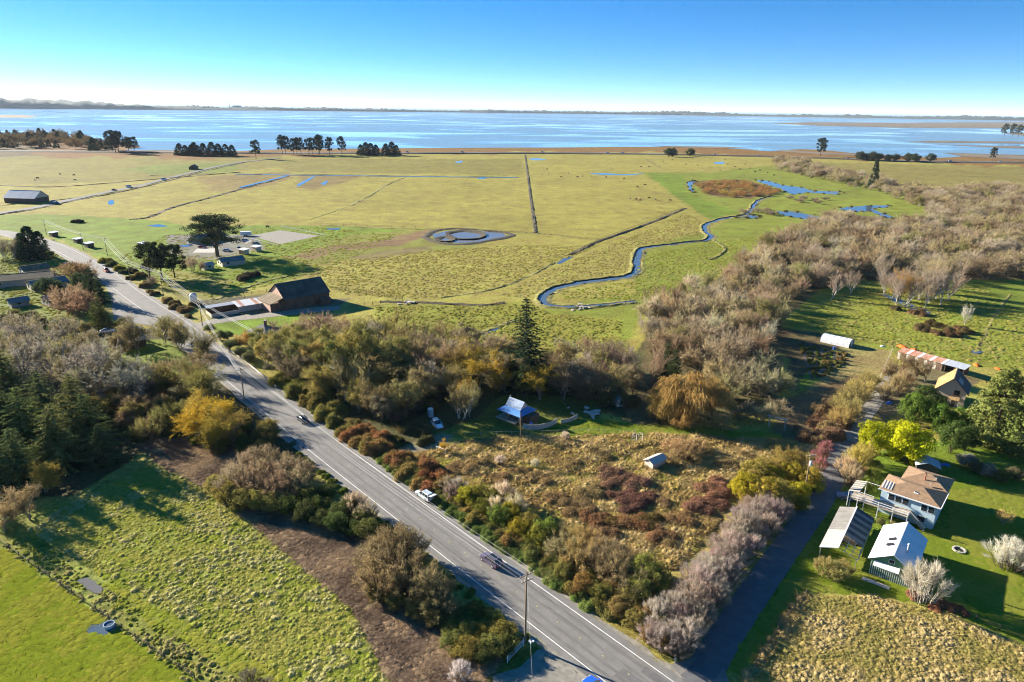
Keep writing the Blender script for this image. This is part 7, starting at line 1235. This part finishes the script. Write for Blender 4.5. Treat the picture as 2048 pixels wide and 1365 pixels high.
grass_patch('path_edge_grass', 'rough tussocks between mown strip and fence', [(0, 1095), (60, 1065), (200, 1165), (400, 1310), (560, 1420), (440, 1420), (260, 1275), (120, 1175)], 3.2, [(.21, .225, .035), (.26, .245, .05), (.30, .26, .09)], (.18, .36), (.35, .7), 53, .05, .4, 22)
grass_patch('pasture_grass', 'short bright grass of the near left pasture', [(0, 1100), (120, 1180), (250, 1275), (400, 1375), (430, 1420), (-60, 1420), (-60, 1100)], 3.2, [(.17, .20, .018), (.21, .21, .026)], (.06, .14), (.9, 1.5), 54, .05, .45, 12)
LOT = [(775, 940), (800, 912), (880, 897), (1000, 875), (1130, 875), (1280, 868), (1560, 882), (1640, 895), (1600, 950), (1480, 960), (1440, 1040), (1350, 1140), (1280, 1120), (1110, 1060), (930, 990)]
grass_patch('dry_lot_grass', 'tall matted straw grass filling the rough lot', LOT, 4.2, [(.25, .17, .065), (.33, .235, .08), (.28, .215, .06), (.38, .28, .12)], (.3, .75), (.55, 1.15), 55, .045, .5, 34, 2.2, None, .9)
grass_patch('lot_under_grass', 'low tangled grass in the rough lot', LOT, 3.4, [(.22, .15, .06), (.29, .215, .07), (.23, .20, .045)], (.12, .3), (.6, 1.1), 56, .05, .5, 16)
DRY = [(1605, 1195), (1750, 1195), (1900, 1232), (2048, 1298), (2110, 1330), (2140, 1420), (1490, 1420), (1510, 1345)]
grass_patch('dry_field_grass', 'matted golden grass of the lower right field', DRY, 6.0, [(.25, .21, .06), (.31, .24, .08), (.34, .26, .095), (.37, .285, .125)], (.22, .5), (.4, .85), 57, .05, .5, 26, None, None, .8)
grass_patch('dry_field_floor', 'low straw under the golden field grass', DRY, 2.6, [(.22, .20, .05), (.32, .255, .08)], (.12, .25), (.6, 1.1), 58, .05, .5, 16)
grass_patch('fence_line_grass', 'long rank grass along the split rail fence', [(1600, 1185), (1622, 1190), (1520, 1345), (1500, 1410), (1475, 1410), (1490, 1345)], 3.0, [(.36, .27, .11), (.28, .20, .08)], (.5, .9), (.9, 1.3), 59, .05, .4, 26)
grass_patch('lawn_grass', 'mown lawn around the right hand houses', [(1640, 1035), (1700, 1100), (1760, 1080), (1900, 1060), (1900, 960), (2100, 940), (2100, 1290), (2048, 1280), (1900, 1220), (1750, 1185), (1610, 1180), (1500, 1340), (1440, 1340), (1520, 1210)], 2.2, [(.15, .19, .02), (.19, .20, .03)], (.05, .10), (.9, 1.4), 60, .05, .5, 10)
grass_patch('cut_strip_litter', 'brown chipped brush lying on the cut strip', [(290, 895), (390, 860), (470, 905), (560, 985), (720, 1068), (850, 1165), (960, 1265), (1005, 1300), (960, 1400), (800, 1400), (700, 1220), (560, 1100), (440, 1000), (340, 945)], 4.5, [(.13, .09, .06), (.18, .125, .085), (.28, .195, .115)], (.14, .34), (.4, .85), 61, .03, .5, 26, None, None, 1.6)
grass_patch('meadow_tussocks', 'tufted grass of the meadow beyond the middle wood', [(745, 615), (1060, 608), (1100, 628), (1240, 640), (1250, 700), (960, 712), (850, 690), (760, 660)], .35, [(.24, .21, .045), (.17, .17, .03)], (.16, .32), (.6, 1.1), 62, .07, .5, 14)
grass_patch('path_grass', 'green grass of the path above the rough lot', [(1060, 862), (1130, 842), (1200, 840), (1300, 854), (1560, 870), (1565, 880), (1440, 883), (1280, 866), (1110, 873)], 2.5, [(.14, .18, .022), (.18, .19, .03)], (.08, .16), (.9, 1.4), 63, .05, .45, 12)

for k, (poly, dn, cs) in enumerate([([(600, 545), (700, 520), (880, 500), (1010, 492), (1200, 490), (1130, 520), (1000, 575), (850, 600), (690, 590)], .26, [(.25, .21, .05), (.20, .185, .04), (.29, .235, .075)]), ([(1000, 590), (1120, 530), (1260, 475), (1370, 425), (1400, 440), (1400, 475), (1280, 492), (1262, 545), (1120, 570), (1070, 600)], .26, [(.25, .20, .055), (.19, .18, .04), (.28, .225, .08)]), ([(1290, 510), (1420, 485), (1540, 470), (1460, 540), (1350, 585), (1270, 600), (1130, 600), (1120, 585), (1260, 562)], .3, [(.21, .215, .035), (.17, .19, .03), (.26, .24, .06)]), ([(1570, 650), (1720, 575), (1960, 570), (2060, 640), (2060, 740), (1900, 720), (1760, 690), (1640, 660)], .3, [(.21, .205, .035), (.16, .185, .028), (.25, .22, .06)])]):
    grass_patch('pasture_tufts', ['tufts in the pasture between barn and diagonal ditch', 'rushy tufts between the ditch and the creek', 'green tufts on the far side of the creek', 'tufts over the wet right hand meadow'][k], poly, dn, cs, (.12, .26), (.7, 1.3), 70 + k, .08, .5, 8)

grass_patch('mown_strip_grass', 'close mown grass of the strip below the tussock field', [(195, 1168), (230, 1168), (420, 1272), (640, 1385), (600, 1420), (400, 1305), (240, 1210)], 4.0, [(.20, .22, .026), (.23, .225, .035)], (.05, .11), (.5, .9), 80, .05, .45, 10)
grass_patch('verge_grass', 'thin grass along both verges of the road', [(770, 945), (860, 1010), (1110, 1188), (1345, 1345), (1335, 1325), (1100, 1160), (880, 1000), (790, 930)], 4.0, [(.17, .19, .03), (.21, .20, .045)], (.12, .25), (.5, .9), 81, .05, .45, 14)

grass_patch('fence_ridge_grass', 'tall rank grass along the fence dividing the dry lot', [(975, 958), (1040, 966), (1096, 953), (1170, 928), (1240, 908), (1280, 886), (1560, 882), (1560, 888), (1290, 894), (1175, 934), (1100, 960), (1040, 973), (972, 964)], 5.0, [(.26, .18, .07), (.30, .22, .085)], (.7, 1.2), (.5, .9), 83, .045, .45, 34)
grass_patch('yard_weeds', 'weedy grass tufts around the farm and the road bend', [(0, 480), (110, 480), (200, 560), (215, 640), (0, 640)], .35, [(.17, .18, .035), (.21, .19, .045)], (.15, .3), (.8, 1.4), 84, .07, .45, 10)
grass_patch('farm_tufts', 'tufts in the green paddocks by the farm', [(220, 525), (330, 470), (640, 455), (800, 470), (640, 545), (430, 600), (340, 590)], .12, [(.19, .205, .03), (.23, .21, .045)], (.12, .25), (.9, 1.5), 85, .08, .5, 8)

# ------------------------------------------------------------------ the air
def haze():
    m = bpy.data.materials.new('haze'); m.use_nodes = True; N, L = m.node_tree.nodes, m.node_tree.links; N.clear()
    o = N.new('ShaderNodeOutputMaterial'); v = N.new('ShaderNodeVolumePrincipled'); v.inputs['Color'].default_value = (0.72, 0.86, 1.0, 1)
    v.inputs['Density'].default_value = HAZE; v.inputs['Anisotropy'].default_value = 0.0; L.new(v.outputs[0], o.inputs['Volume'])
    MAT['haze'] = m; m.cycles.homogeneous_volume = True if hasattr(m.cycles, 'homogeneous_volume') else None
    h = MB().box(-64000, 64000, -450, 61000, -6, 320).obj('haze', 'haze'); h['kind'] = 'stuff'; h['label'] = 'thin pale haze over bay and far shore'; h.display_type = 'WIRE'
HAZE = 0.000020
haze()
